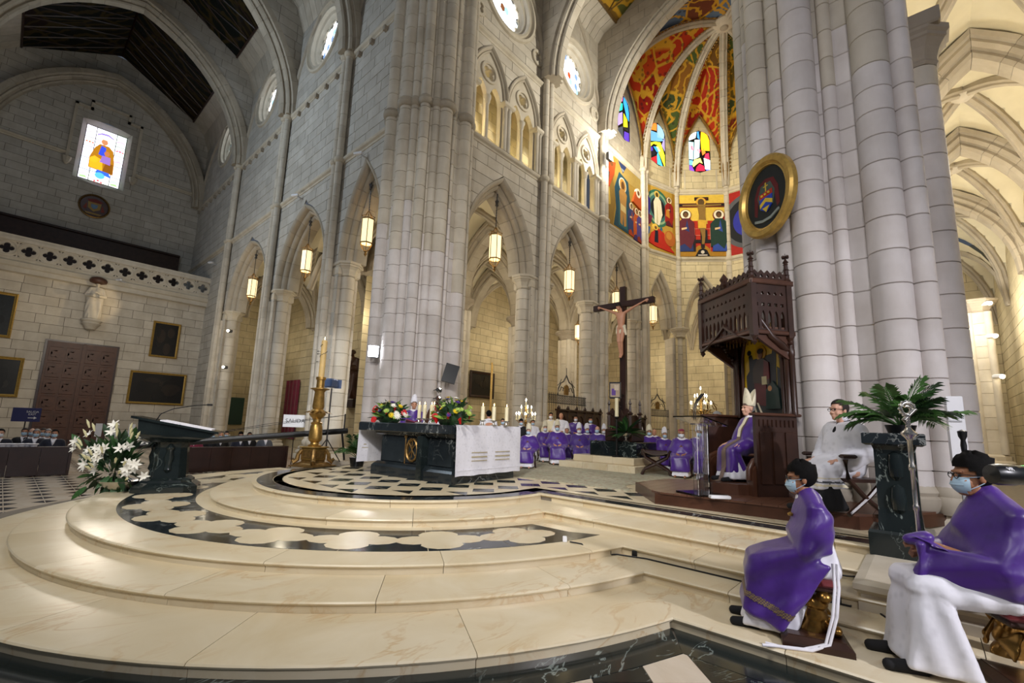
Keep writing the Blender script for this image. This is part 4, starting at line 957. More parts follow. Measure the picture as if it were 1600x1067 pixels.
def facet_frame(k, d=.02):
    A, u, n, Lf = FAC[k]; r = (-n).cross(Z_UP); o = A+n*d if (u-r).length < .1 else A+u*Lf+n*d; return frame_m(o, r, Z_UP), Lf
# first panel: baptism in a blue river, gold hills
p = Paint(); x0, x1, y0, y1 = 23.25, 28.05, 14.48, 19.3
p.r('a8893c', x0, y0, x1, y1); p.p('8f7030', [(x0, y0), (24.2, y0), (24.6, 16.6), (24.0, 18.2), (x0, 18.8)]); p.p('c3a24a', [(x0, 15.5), (23.9, 15.8), (23.7, 17.4), (x0, 17.2)])
p.p('b59a55', [(25.2, 18.2), (28.05, 18.4), (28.05, 19.3), (25.2, 19.3)]); p.p('2c3f6e', [(24.9, 19.25), (26.0, 19.28), (25.5, 18.6)]); p.p('9aa6b8', [(25.3, 18.9), (25.7, 18.9), (25.5, 18.7)])
p.p('1f4a5c', [(24.3, y0+.1), (26.9, y0+.1), (26.6, 16.4), (26.2, 18.3), (25.0, 18.5), (24.4, 17.2), (24.6, 15.8)]); p.p('2f6674', [(24.9, y0+.3), (26.2, y0+.3), (26.0, 16.2), (25.8, 17.9), (25.2, 17.9), (24.9, 16.4)])
p.e('e9e2cf', 25.45, 17.75, .5); p.e('b8863a', 25.45, 17.75, .42); p.e('5c3a1c', 25.45, 17.72, .22, .28); p.p('b98a4a', [(25.1, 15.0), (25.4, 14.9), (25.5, 15.9), (25.6, 14.9), (25.9, 15.0), (25.9, 16.6), (26.0, 17.2), (25.7, 17.45), (25.2, 17.45), (24.95, 17.1), (25.1, 16.3)]); p.p('d9c489', [(25.15, 15.9), (25.85, 15.85), (25.8, 16.3), (25.15, 16.35)])
p.e('efe6d4', 23.95, 18.6, .4); p.p('b34a1e', [(x0, 16.6), (23.7, 16.9), (24.3, 18.0), (24.5, 18.9), (23.5, 18.6), (x0, 18.3)]); p.e('70431f', 23.95, 18.6, .2); p.p('201d24', [(x0, 17.0), (23.6, 17.2), (23.7, 17.9), (x0, 17.8)])
for (x, y, c, c2) in ((26.6, 15.8, '2f3d6f', 'a8401c'), (27.3, 15.2, 'b8541e', '3a2f6a'), (27.75, 14.7, '4a3f86', '8a2f1c')): fig(p, x, y-1.2 if y-1.2 > y0 else y0, 2.4, c, c2)
p.p('b8501e', [(26.7, 17.1), (28.05, 16.9), (28.05, 18.0), (27.2, 18.1)]); p.e('f2e9d8', 27.5, 18.0, .34); p.e('6a4424', 27.5, 18.0, .17)
tag(p.obj('mural', 'paint', None, fr_a), 'tall gold and teal mural of a river baptism, leftmost in the apse band', 'mural')
# second panel: white-robed figure in a green oval
M, Lf = facet_frame(0); p = Paint(); x0, x1 = .12, Lf-.12
p.r('c09a3e', x0, y0, x1, y1); p.r('a87f28', x1-.4, y0, x1, y1)
for r, c in ((1.28, '2f6a54'), (1.1, '8fae86'), (.95, '3c6e6a'), (.74, '15161c')): p.e(c, 1.6, 17.7, r, r*1.12, 28)
p.e('d6b654', 1.5, 18.75, .27); p.e('4f3f1c', 1.5, 18.72, .14, .18); p.p('e9e0c6', [(1.25, 16.5), (1.7, 16.4), (2.05, 17.3), (1.9, 18.3), (1.65, 18.55), (1.35, 18.5), (1.15, 18.1), (1.2, 17.3)]); p.p('c9bc98', [(1.4, 16.5), (1.5, 18.2), (1.6, 16.5)])
fig(p, .45, 16.9, 1.9, '3a2f9a', '24409a'); fig(p, 2.75, 16.6, 2.3, '9a1f1c', '5a1a2a'); p.p('c9862c', [(2.35, 17.3), (2.75, 17.2), (2.7, 17.8), (2.4, 17.8)])
p.p('b82a1c', [(.5, 14.9), (1.3, 14.7), (2.6, 14.6), (3.2, 14.6), (2.4, 15.2), (2.1, 15.9), (1.5, 16.1), (.9, 15.7)]); p.p('171a2c', [(1.1, 15.0), (1.5, 15.0), (1.5, 15.9), (1.2, 16.0)]); p.e('e0bc50', 1.25, 16.15, .25); p.e('6a451f', 1.25, 16.1, .12)
p.p('6a2140', [(.15, 16.0), (.75, 16.3), (.95, 16.9), (.4, 17.0), (.15, 16.7)]); p.p('2f63a8', [(.15, 15.4), (.6, 15.5), (.7, 16.0), (.2, 16.1)]); p.e('b8672c', 2.7, 15.6, .55, .6); p.e('c98a3c', 2.6, 15.8, .3); p.p('2c5f7a', [(1.75, 16.1), (1.85, 16.3), (1.95, 16.1), (1.85, 15.95)])
tag(p.obj('mural', 'paint', None, M), 'mural of a white-robed figure inside a green oval, second in the apse band', 'mural')
# third panel: crucifixion
M, Lf = facet_frame(1); p = Paint(); x0, x1 = .12, Lf-.12; C = Lf/2
p.r('e0bd4c', x0, y0, x1, y1); p.r('b02a18', x0, y0+.35, x1, 17.0); p.p('b02a18', [(x0, 17), (.7, 17), (.7, 17.65), (1.0, 17.65), (1.0, 17.25), (1.5, 17.25), (1.5, 17.0)]); p.p('b02a18', [(x1, 17), (x1, 17.6), (2.75, 17.6), (2.75, 17.25), (2.2, 17.25), (2.2, 17.0)])
for x in (1.05, 1.25, 2.35, 2.6): p.r('e0a088', x, y0+.5, x+.02, 16.7)
for y in (15.6, 16.1, 16.6): p.r('e0a088', 1.0, y, 2.7, y+.02)
p.r('a87a22', x0, y0, x1, y0+.35); p.p('a87a22', [(1.0, y0), (2.5, y0), (2.3, 15.05), (2.0, 15.3), (1.5, 15.3), (1.2, 15.05)]); p.p('121016', [(1.25, y0), (2.3, y0), (2.1, 14.95), (1.8, 15.12), (1.5, 14.95)]); p.e('d8cfc0', 1.78, 14.8, .13); p.r('d8cfc0', 1.45, 14.52, 2.1, 14.6)
p.r('1d1418', C-.14, 15.1, C+.14, 19.0); p.r('1d1418', C-.5, 18.85, C+.5, 19.1); p.r('5c1f14', C-.42, 18.9, C+.42, 19.02); p.r('6a2a18', x0, 18.3, x1, 18.62); p.r('1d1418', x0, 18.38, x1, 18.56); p.r('1d1418', 1.0, y0+.35, 1.3, 16.1); p.r('1d1418', C-.5, 15.5, C+.6, 15.75); p.r('1d1418', 1.9, 15.6, 2.15, 16.5)
p.e('d9a83a', C-.05, 18.72, .36); p.e('5c4526', C-.05, 18.68, .24, .28); p.p('8f7038', [(x0+.3, 18.4), (C-.3, 18.38), (C+.2, 18.35), (x1-.3, 18.42), (x1-.3, 18.52), (C+.3, 18.5), (C-.4, 18.52), (x0+.3, 18.5)])
p.p('8a6a34', [(C-.3, 18.35), (C+.25, 18.35), (C+.22, 17.6), (C+.28, 17.2), (C-.25, 17.2), (C-.2, 17.7)]); p.p('d6a93a', [(C-.3, 17.3), (C+.3, 17.25), (C+.25, 16.6), (C-.3, 16.65)]); p.p('8a6a34', [(C-.2, 16.65), (C+.2, 16.65), (C+.18, 16.0), (C+.1, 15.4), (C-.08, 15.4), (C-.05, 16.0)])
fig(p, .62, y0+.36, 3.3, '5c1f2c', '24346a', 'efe4cc', '6a4a2c'); fig(p, 2.98, y0+.36, 3.25, '1d3a33', '2f4aa0', 'efe4cc', '6a4a2c')
tag(p.obj('mural', 'paint', None, M), 'mural of a figure on a black cross between two haloed mourners, on red and gold', 'mural')
M, Lf = facet_frame(2); p = Paint(); p.r('a32018', .12, y0, Lf-.12, y1)
for r, c in ((1.9, '55565c'), (1.6, '15161c'), (1.1, '2a2f9a'), (.6, 'c8a24a')): p.e(c, 1.5, 16.9, r, r*1.1, 28)
tag(p.obj('mural', 'paint', None, M), 'mural of concentric dark and blue ovals on red, half hidden by the pillar', 'mural')
def apse_window(name, M, cx, a, z0, z1, shapes):
    t = struct(name); top = z1-a
    out = [(cx-a, z0), (cx+a, z0)]+[(cx+a*cos(pi*k/14), top+a*sin(pi*k/14)) for k in range(15)]
    b = MB().prism(out, -.02, 0); b.join(MB()); mb = MB(); mb.join(b, M); mb.obj('lead_came', 'iron', t)
    out2 = [(cx+(x-cx)*1.07, z0-.05 if z == z0 else top+(z-top)*1.07) for x, z in out]; pl = plate([out2, out], .12); pl.xf(M); pl.obj('window_frame', 'iron', t)
    for hx, poly in shapes:
        q = []
        for x, y in poly:
            X, Y = cx+x*a, z0+y*(z1-z0)
            if Y > top: lim = sqrt(max(.0, a*a-(Y-top)**2)); X = cx+max(-lim, min(lim, X-cx))
            q.append((X, Y))
        ccx, ccy = sum(v[0] for v in q)/len(q), sum(v[1] for v in q)/len(q); q = [(ccx+(x-ccx)*.965, ccy+(y-ccy)*.975) for x, y in q]
        Paint().p(hx, q, .012).obj('glass_pane', 'glass_lit', t, M)
arc = lambda x0, x1, n=5: [(x0+(x1-x0)*k/n, 1.0) for k in range(n+1)]
def topedge(x0, x1, asp, n=5):   # follows the round head in unit coordinates; asp = a/height
    r = []
    for k in range(n+1):
        x = x0+(x1-x0)*k/n; r.append((x, 1-asp+asp*sqrt(max(0, 1-min(1, abs(x))**2))))
    return r
asp = .78/3.35
apse_window('window_7', frame_m((0, YN+.1, 0), (1, 0, 0), Z_UP), 25.8, .85, 21.3, 24.6, [('e65aa8', [(-1, .72), (-.1, .86)]+topedge(.0, -1, .85/3.3)), ('2f8fd8', [(.05, .86), (.6, .6), (1, .55), (1, .74)]+topedge(1, .1, .85/3.3)), ('1fc0a8', [(-1, .48), (-.1, .66), (-.05, .82), (-1, .7)]), ('9a86c8', [(-1, .16), (-.1, .36), (-.1, .62), (-1, .44)]), ('e8e020', [(.05, .3), (.75, .38), (.7, .55), (.1, .62)]), ('17171c', [(-.05, .25), (1, .3), (1, .5), (.8, .5), (.75, .34), (-.05, .28)]), ('4a2f9a', [(.1, .05), (1, .0), (1, .28), (.2, .22)]), ('3a3f46', [(-1, 0), (.05, 0), (-.05, .3), (-1, .12)])])
M, Lf = facet_frame(0, -.1); apse_window('window_8', M, Lf/2, .78, 21.25, 24.6, [('e8742c', [(-1, .78), (-.1, .82), (-.05, .95), (-.05, .97)]+topedge(-.1, -1, asp)), ('7f9fb0', [(-.05, .66), (.9, .7), (.98, .8)]+topedge(.95, .0, asp)), ('5a8fb0', [(-1, .5), (.4, .6), (.9, .66), (-.1, .78), (-1, .76)]), ('8a7ca8', [(.55, .52), (1, .4), (1, .74), (.8, .66)]), ('e9e42c', [(-1, .36), (-.3, .54), (.4, .58), (1, .12), (1, .3), (.5, .5), (-.2, .48), (-1, .46)]), ('e2dc30', [(-.2, .44), (1, .0), (1, .12), (.4, .56)]), ('2f86c0', [(-.1, .3), (.4, .36), (.1, .45), (-.6, .4)]), ('4a2f9a', [(-1, .24), (-.6, .3), (-.7, .38), (-1, .36)]), ('17171c', [(-1, .1), (-.2, .26), (-.6, .34), (-1, .24)]), ('9a1f24', [(-1, .06), (-.1, .02), (-.1, .22), (-.9, .1)]), ('3f9fd0', [(-.05, .02), (.7, 0), (.05, .32), (-.1, .24)])])
M, Lf = facet_frame(1, -.1); apse_window('window_9', M, Lf/2, .78, 21.25, 24.6, [('e9f2f6', [(-.95, .78), (-.3, .84), (-.2, .98)]+topedge(-.2, -.95, asp)), ('3f86c8', [(-.15, .84), (.1, .8), (.2, 1)]+topedge(.2, -.15, asp)[1:]), ('f0a81c', [(.2, .52), (1, .5), (1, .78)]+topedge(1, .22, asp)+[(.15, .8)]), ('a8dce8', [(-1, .32), (-.6, .3), (-.5, .74), (-1, .76)]), ('bfe6ea', [(-.55, .3), (0, .36), (.1, .8), (-.4, .8)]), ('d8304a', [(-.8, .56), (-.55, .52), (-.5, .6), (-.6, .66), (-.8, .64)]), ('d8304a', [(-.2, .5), (.05, .46), (.15, .52), (0, .58), (-.18, .56)]), ('e8742c', [(.3, .4), (.6, .46), (.5, .58), (.2, .54)]), ('d02a4a', [(.45, .34), (.95, .3), (.9, .46), (.6, .44)]), ('cfe6f0', [(.5, .06), (1, .04), (1, .28), (.4, .34)]), ('f0dc70', [(-.6, .12), (0, .24), (.3, .2), (.1, .34), (-.5, .3), (-.7, .2)]), ('c8203a', [(-.4, .02), (.5, .02), (.4, .14), (.0, .2), (-.3, .12)]), ('6a3aa8', [(-1, .0), (-.5, .02), (-.7, .14), (-1, .18)]), ('5f9fd0', [(-1, .18), (-.7, .16), (-.6, .28), (-1, .3)]), ('4a4fc0', [(.6, .0), (1, .0), (1, .05), (.6, .06)])])
# tall window far in the ambulatory, seen between two columns
t = struct('window_10'); Mw = frame_m((39.8, 20.15, 0), (0, -1, 0), Z_UP)
cols = ['4a2fb0', 'e8742c', 'e04a8a', '2f4fd0', 'f0c030', '8a3fc0', '3aa07a', 'd03040']
MB().join(MB().prism([(-.62, 1.75), (.62, 1.75), (.62, 6.0), (.45, 6.5), (.0, 6.8), (-.45, 6.5), (-.62, 6.0)], -.03, 0), Mw).obj('lead_came', 'iron', t)
random.seed(5)
for j in range(12):
    for i in range(4):
        x, y = -.6+i*.3, 1.8+j*.38; c = random.choice(cols)
        if 5 <= j <= 8 and i in (1, 2): c = '1a1a26'
        if 3 <= j < 5: c = random.choice(['bfe0d0', '3aa07a', 'e8d8a0'])
        q = [(x+.01, y+random.uniform(0, .08)), (x+.29, y+random.uniform(0, .08)), (x+.29, y+.37), (x+.01, y+.37)]; Paint().p(c, q, .01).obj('glass_pane', 'glass_lit', t, Mw)
# ------------------------------------------------------------------ hanging lanterns
def lantern_proto():
    t = thing('hanging_lantern', '', 'lantern'); R = .28; H = 1.15
    glass = MB()
    for k in range(6):
        a0, a1 = pi/3*k+.05, pi/3*(k+1)-.05
        q = [(R*cos(a0), R*sin(a0), 0), (R*cos(a1), R*sin(a1), 0), (R*cos(a1), R*sin(a1), H), (R*cos(a0), R*sin(a0), H)]; MB().add(q, [(0, 1, 2, 3)]).obj('glass_pane', 'lantern_glass', t)
    f = MB()
    for k in range(6):
        a = pi/3*k; f.tube([(R*1.02*cos(a), R*1.02*sin(a), -.02), (R*1.02*cos(a), R*1.02*sin(a), H+.02)], .018, 5)
    for z in (0, H): f.lathe([(R*1.0, z-.03), (R*1.08, z-.03), (R*1.08, z+.03), (R*1.0, z+.03)], 6, cap=False)
    f.obj('frame', 'gold_old', t)
    c = MB()
    for k in range(6):
        a = pi/3*k; c.tube([(R*cos(a), R*sin(a), 0), (R*.7*cos(a), R*.7*sin(a), -.18), (R*.2*cos(a), R*.2*sin(a), -.36)], .014, 5); c.tube([(R*cos(a), R*sin(a), H), (R*1.1*cos(a), R*1.1*sin(a), H+.1), (R*.5*cos(a), R*.5*sin(a), H+.2), (.03*cos(a), .03*sin(a), H+.42)], .014, 5); c.ell((R*1.1*cos(a), R*1.1*sin(a), H+.1), .03, 6, 4)
    c.lathe([(.0, -.62), (.03, -.56), (.07, -.5), (.04, -.44), (.06, -.38), (.09, -.36), (.02, -.3)], 10); c.obj('scrollwork', 'gold_old', t, 40)
    MB().lathe([(.02, .5), (.1, .52), (.11, .62), (.09, .78), (.02, .86)], 10).obj('bulb', 'lantern_core', t, 40)
    ch = MB(); z = H+.42
    while z < H+2.35: ch.ell((0, 0, z+.07), (.022, .035, .08), 6, 5); z += .13
    ch.lathe([(.03, H+1.45), (.09, H+1.5), (.05, H+1.6), (.1, H+1.72), (.03, H+1.78)], 8); ch.lathe([(.02, H+2.3), (.08, H+2.34), (.08, H+2.42), (.0, H+2.42)], 8); ch.obj('chain', 'iron_grey', t)
    return t
LN = [((10.0, 18.15, 9.66), 'glowing gilt lantern hanging in the transept arch beside the crossing pillar'), ((10.0, 24.35, 9.65), 'glowing gilt lantern in the second transept arch, left of the crossing pillar'), ((10.0, 32.4, 9.6), 'glowing gilt lantern in the farthest transept arch, near the balustrade'), ((14.25, 14.15, 9.3), 'glowing gilt lantern in the chancel arch just right of the crossing pillar'), ((20.25, 14.15, 9.3), 'glowing gilt lantern in the second chancel arch, right of the first column'), ((25.6, 14.15, 9.35), 'glowing gilt lantern behind the top of the wooden crucifix'), ((30.5, 13.95, 9.5), 'glowing gilt lantern in the narrow arch right of the crucifix'), ((33.1, 11.37, 9.2), 'glowing gilt lantern in the arch beside the throne canopy')]
L0 = lantern_proto()
for i, (p, lb) in enumerate(LN):
    o = L0 if i == 0 else copy_tree(L0, p); o.location = p; o['label'] = lb; o['group'] = 'lanterns in the arcade arches'; point('lantern_lamp', (p[0], p[1], p[2]+.66), 55, (1, .84, .58), .1)
o = copy_tree(L0, (27.0, 18.0, 8.1), label='small greenish lit lantern hanging deep in the aisle behind the columns', sc=.85)
# ------------------------------------------------------------------ transept end wall: door, statue, pictures, arms
dr = struct('door_1'); MB().box((1.3, yl-.12, ZF), (4.9, yl, 6.2)).obj('door_frame', 'wood_dark', dr)
for s in (0, 1):
    xa = 1.42+s*1.72; MB().box((xa, yl-.2, ZF+.05), (xa+1.64, yl-.1, 6.1)).obj('door_leaf', 'wood_red', dr)
    for j in range(6):
        for i in range(2):
            cx, cz = xa+.44+i*.77, .1+j*1.04; b = MB(); b.cbox((cx, yl-.21, cz), (.64, .06, .9), 0, .02); b.join(MB().prism(foil(0, 0, .3, 4, 5, pi/4), 0, .04), frame_m((cx, yl-.24, cz), (1, 0, 0), Z_UP)); b.obj('door_panel', 'wood_red', dr)
MB().cbox((3.14, yl-.24, 3), (.16, .1, 6.2), 0, .03).obj('door_post', 'wood_red', dr)
def picture(label, o, u, w_, h_, frame_w=.16, hues=('1a1712', '2a221a', '15120f'), frame='gold_frame', nm='framed_painting'):
    u = Vector(u); n = u.cross(Z_UP); o = Vector(o); t = thing(nm, label, 'painting', tuple(o)); M = frame_m((0, 0, 0), u, Z_UP)
    out = [(-w_/2, -h_/2), (w_/2, -h_/2), (w_/2, h_/2), (-w_/2, h_/2)]; sc = lambda e: [(x-e*(1 if x > 0 else -1), y-e*(1 if y > 0 else -1)) for x, y in out]
    R = [[M @ Vector((x, y, d)) for x, y in sc(e)] for e, d in ((0, 0), (0, .08), (frame_w*.35, .13), (frame_w*.6, .09), (frame_w, .06), (frame_w, .02))]
    MB().rings(R, True).obj('frame', frame, t)
    p = Paint(); p.p(hues[0], sc(frame_w*.9)); random.seed(int(w_*100))
    for k in range(9):
        x, y = random.uniform(-.3, .3)*w_, random.uniform(-.35, .25)*h_; p.e(hues[1+k % 2], x, y, random.uniform(.05, .16)*w_, random.uniform(.08, .2)*h_, 10)
    p.obj('canvas', 'oil_paint', t, M @ Matrix.Translation((0, 0, .02))); return t
picture('wide dark landscape painting in a gilt frame, low, right of the door', (7.33, yl-.05, 3.55), (1, 0, 0), 3.3, 2.3, .14)
picture('upright dark portrait in a gilt frame above the wide landscape painting', (7.35, yl-.05, 7.1), (1, 0, 0), 1.66, 2.6, .13, ('141210', '2e241c', '1d1914'))
picture('dark painting in a gilt frame on the wall left of the door, the lower one', (-.9, yl-.05, 3.65), (1, 0, 0), 2.95, 2.4, .16, ('20211f', '2a2a26', '191a18'))
picture('dark painting in a gilt frame high on the wall at the left edge', (-1.3, yl-.05, 7.35), (1, 0, 0), 2.2, 2.75, .16, ('22272a', '1a1d1f', '262a2c'))
# ------------------------------------------------------------------ altar
simple('stripe_gold', 'b4a888', .6)
al = thing('altar', 'black veined marble altar with a gilt monogram on its front', 'altar', (6.2, 7.1, PR), radians(5))
# local: x depth (away from nave), y length towards north
b = MB(); b.rings([[(x, y, z) for x, y in q] for q, z in (([(-.06, -.04), (2.0, -.04), (2.0, 2.56), (-.06, 2.56)], 0), ([(-.06, -.04), (2.0, -.04), (2.0, 2.56), (-.06, 2.56)], .2), ([(-.02, 0), (1.96, 0), (1.96, 2.52), (-.02, 2.52)], .25), ([(.03, .05), (1.9, .05), (1.9, 2.46), (.03, 2.46)], .3))], True, True, True); b.obj('plinth', 'marble_black', al)
MB().box((.08, .08, .3), (1.85, 2.4, .92)).obj('body', 'marble_black', al)
for y0, y1 in ((.1, .78), (1.02, 2.36)): MB().cbox((.075, (y0+y1)/2, .6), (.03, y1-y0, .58), 0, .012).obj('front_panel', 'marble_black', al)
MB().box((-.1, .82, 0), (.1, .98, .92)).obj('pilaster', 'marble_green', al)
b = MB(); b.rings([[(x, y, z) for x, y in ((.02-e, .02-e), (1.92+e, .02-e), (1.92+e, 2.48+e), (.02-e, 2.48+e))] for e, z in ((0, .9), (.04, .93), (.05, .98))], True, True, True); b.obj('cornice', 'marble_black', al)
MB().cbox((.97, 1.5, 1.075), (2.2, 3.1, .19), 0, .015).obj('mensa', 'marble_black', al)
em = MB(); N = 28
em.rings([[(.04-.04*cos(2*pi*j/6), 1.28+(.17+.025*sin(2*pi*j/6))*cos(2*pi*i/N), .6+(.235+.025*sin(2*pi*j/6))*sin(2*pi*i/N)) for j in range(6)] for i in range(N)]+[[(.04-.04*cos(2*pi*j/6), 1.28+(.17+.025*sin(2*pi*j/6)), .6) for j in range(6)]], True)
for k in range(14):
    a = 2*pi*k/14; em.ell((.03, 1.28+.175*cos(a), .6+.24*sin(a)), .026, 6, 5)
em.obj('oval_wreath', 'gold_old', al, 40)
for s in (-1, 1): MB().lathe([(.012, -.3), (.014, .25), (.04, .27), (.03, .31), (.035, .34), (0, .37)], 8, (.02, 1.28+s*.21, .6)).obj('torch', 'gold_old', al, 40)
x = MB(); x.tube([(.03, 1.17, .47), (.03, 1.39, .75)], .012, 6); x.tube([(.03, 1.39, .47), (.03, 1.17, .75)], .012, 6); x.tube([(.03, 1.28, .44), (.03, 1.28, .8)], .012, 6); x.tube([(.03, 1.28, .8), (.03, 1.34, .79), (.03, 1.36, .74), (.03, 1.33, .69), (.03, 1.28, .68)], .011, 6); x.obj('monogram', 'gold_old', al)
def cloth_sheet(pts2, y0, y1, n=24, amp=.012, fr=9):
    """ribbon following pts2 (d,z) spanning y0..y1 with soft folds"""
    R = []
    for i in range(n+1):
        y = y0+(y1-y0)*i/n; row = []
        for k, (d, z) in enumerate(pts2): f = amp*k/len(pts2)*(sin(y*fr)+.5*sin(y*fr*2.3+1)); row.append((y, d+f, z+.006*sin(y*11)*(k == len(pts2)-1)))
        R.append(row)
    return MB().rings(R, False)
ac = thing('altar_cloth', 'white cloth over the altar ends with three gold stripes in pairs', 'altar cloth', (6.2, 7.1, PR), radians(5))
prof2 = [(-.0, 1.18), (-.085, 1.178), (-.1, 1.1), (-.105, .9), (-.11, .6), (-.115, .3), (-.12, .16)]
cs = cloth_sheet(prof2, -.05, 2.16); cs.obj('side_drop', 'white_linen', ac, 60)
pn = [(3.05, 1.18), (3.14, 1.178), (3.15, 1.1), (3.155, .8), (3.16, .5), (3.165, .22)]
R = [[(x, y+.012*sin(x*9)*k/5, z) for k, (y, z) in enumerate(pn)] for x in [-.05+2.2*i/20 for i in range(21)]]
MB().rings(R, False).obj('side_drop', 'white_linen', ac, 60)
MB().rings([[(x, -.02, 1.18), (x, 3.08, 1.18)] for x in (.12, 2.1)], False).obj('top_cover', 'white_linen', ac)
for (xa, xb) in ((.42, .92), (1.2, 1.72)):
    for z, h in ((.62, .018), (.53, .028), (.45, .018)): MB().box((xa, -.128, z-h/2), (xb, -.118, z+h/2)).obj('stripe', 'stripe_gold', ac)
for z, h in ((.62, .018), (.53, .028), (.45, .018)): MB().box((-.0, 3.165, z-h/2+.1), (.4, 3.18, z+h/2+.1)).obj('stripe', 'stripe_gold', ac)
MB().box((.0, -.129, .27), (2.1, -.122, .276)).obj('hem_stitch', 'white_cloth', ac)
# ------------------------------------------------------------------ leaves and flowers
def leaf_mb(L, W, curl=.3, n=4):
    R = []
    for i in range(n+1):
        t = i/n; w = W*sin(pi*min(1, t*.92+.06))**.8*(1 if t < 1 else .05); z = curl*L*(t*t)*-1
        R.append([(L*t, -w/2, z), (L*t, 0, z-.06*W), (L*t, w/2, z)])
    return MB().rings(R, False)
LEAF = {m_: leaf_mb(1, .32).mesh('leaf', m_, 80) for m_ in ('leaf', 'leaf_dark', 'leaf_light')}
def lily_mb():
    mb = MB()
    for k in range(6):
        a = pi/3*k; p = leaf_mb(1, .42, .55, 4); p.xf(Matrix.Rotation(a, 4, 'Z') @ Matrix.Rotation(radians(-50), 4, 'Y')); mb.join(p)
    return mb
LILY = lily_mb().mesh('lily', 'petal_white', 80)
def daisy(mat, n=12):
    mb = MB()
    for r, m_ in ((1, n), (.65, n-3)):
        for k in range(m_):
            p = leaf_mb(r, .3, .12, 2); p.xf(Matrix.Rotation(2*pi*k/m_, 4, 'Z') @ Matrix.Rotation(radians(-18 if r == 1 else -42), 4, 'Y')); mb.join(p)
    mb.ell((0, 0, .12), (.28, .28, .16), 8, 5); return mb.mesh('flower', mat, 80)
DAISY = {c: daisy(c) for c in ('petal_yellow', 'petal_white', 'petal_purple', 'petal_green')}
def anth(mat):
    mb = MB(); mb.add([(0, 0, 0), (.45, .55, .1), (1.0, .45, .05), (1.35, 0, -.1), (1.0, -.45, .05), (.45, -.55, .1), (.1, .35, .15), (.1, -.35, .15)], [(0, 6, 1, 2, 3), (0, 3, 4, 5, 7)]); mb.tube([(.2, 0, .05), (.6, 0, .45)], .07, 6); return mb.mesh('flower', mat, 80)
ANTH = anth('petal_red')
def dirrot(d, roll=0):   # +X to direction d
    d = Vector(d).normalized(); return (d.to_track_quat('X', 'Z').to_matrix() @ Matrix.Rotation(roll, 3, 'X')).to_euler()
def dirz(d): return Vector(d).normalized().to_track_quat('Z', 'Y').to_euler()
def place(me, name, parent, loc, eul, s):
    o = bpy.data.objects.new(name, me); COL.objects.link(o); o.parent = parent; o.location = loc; o.rotation_euler = eul; o.scale = (s, s, s); return o
def arrangement(label, loc, rx, ry, h, seed, grp=None):
    random.seed(seed); t = thing('flower_arrangement', label, 'flowers', loc, 0, grp)
    MB().ell((0, 0, .16), (rx*.62, ry*.66, h*.62), 14, 9).obj('foam_block', 'leaf_dark', t, 60)
    MB().lathe([(.12, 0), (.16, .03), (.15, .09), (.1, .1)], 12).obj('bowl', 'leaf_dark', t)
    for k in range(130):
        a = random.uniform(0, 2*pi); e = random.uniform(-.25, 1.3); d = Vector((cos(a)*cos(e)*rx, sin(a)*cos(e)*ry, max(-.05, sin(e)*h)+.02)); place(LEAF[random.choice(['leaf', 'leaf', 'leaf_dark', 'leaf_light'])], 'leaf', t, d*random.uniform(.25, .75)+Vector((0, 0, .08)), dirrot(d+Vector((0, 0, .1)), random.uniform(-1, 1)), random.uniform(.16, .27))
    cs_ = ['petal_yellow']*16+['petal_white']*9+['petal_purple']*12+['petal_green']*14
    for c in cs_:
        a = random.uniform(0, 2*pi); e = random.uniform(.0, 1.45); d = Vector((cos(a)*cos(e)*rx, sin(a)*cos(e)*ry, sin(e)*h)); place(DAISY[c], 'flower', t, d*random.uniform(.86, 1.02)+Vector((0, 0, .1)), dirz(d+Vector((0, 0, .15))), random.uniform(.05, .085)*(1.3 if c == 'petal_white' else 1))
    for k in range(7):
        a = pi+(k-3)*.55+random.uniform(-.2, .2); e = random.uniform(.0, 1.1); d = Vector((cos(a)*cos(e)*rx, sin(a)*cos(e)*ry, sin(e)*h)); place(ANTH, 'flower', t, d*1.0+Vector((0, 0, .1)), dirrot(Vector((random.uniform(-.3, .3), random.uniform(-.4, .4), -.7)), 1.3), .12)
    return t
arrangement('mound of mixed flowers with red anthuriums on the left end of the altar', (6.25, 9.55, PR+1.185), .34, .62, .4, 21)
arrangement('mound of mixed flowers with red anthuriums on the right front of the altar', (6.32, 7.35, PR+1.185), .34, .6, .46, 22)
# ------------------------------------------------------------------ altar candles
def candle_proto():
    t = thing('altar_candle', '', 'candle'); MB().lathe([(.075, 0), (.08, .012), (.03, .025), (.02, .07), (.05, .09), (.075, .1), (.075, .115), (.0, .115)], 14).obj('holder', 'silver', t, 40)
    MB().lathe([(.042, .115), (.043, .42), (.036, .425), (.0, .42)], 14).obj('wax', 'wax', t, 40); MB().lathe([(.0, .43), (.009, .45), (.007, .475), (.0, .5)], 8).obj('flame', 'flame', t, 40); return t
CP = candle_proto()
CN = [((6.55, 8.78), 'leftmost lit candle of the row beside the left altar flowers'), ((6.55, 8.58), 'lit altar candle second from the left, before the dark carved chair'), ((6.65, 8.45), 'lit altar candle third from the left, before the dark carved chair'), ((6.6, 8.3), 'lit altar candle nearest the open red book'), ((7.2, 7.32), 'lit altar candle half hidden by the right altar flowers'), ((7.35, 7.12), 'lit altar candle standing alone right of the right altar flowers'), ((7.75, 7.1), 'rightmost lit candle on the altar, above the gold stripes')]
for i, ((x, y), lb) in enumerate(CN):
    o = CP if i == 0 else copy_tree(CP, (0, 0, 0)); o.location = (x, y, PR+1.185); o['label'] = lb; o['group'] = 'lit candles on the altar'
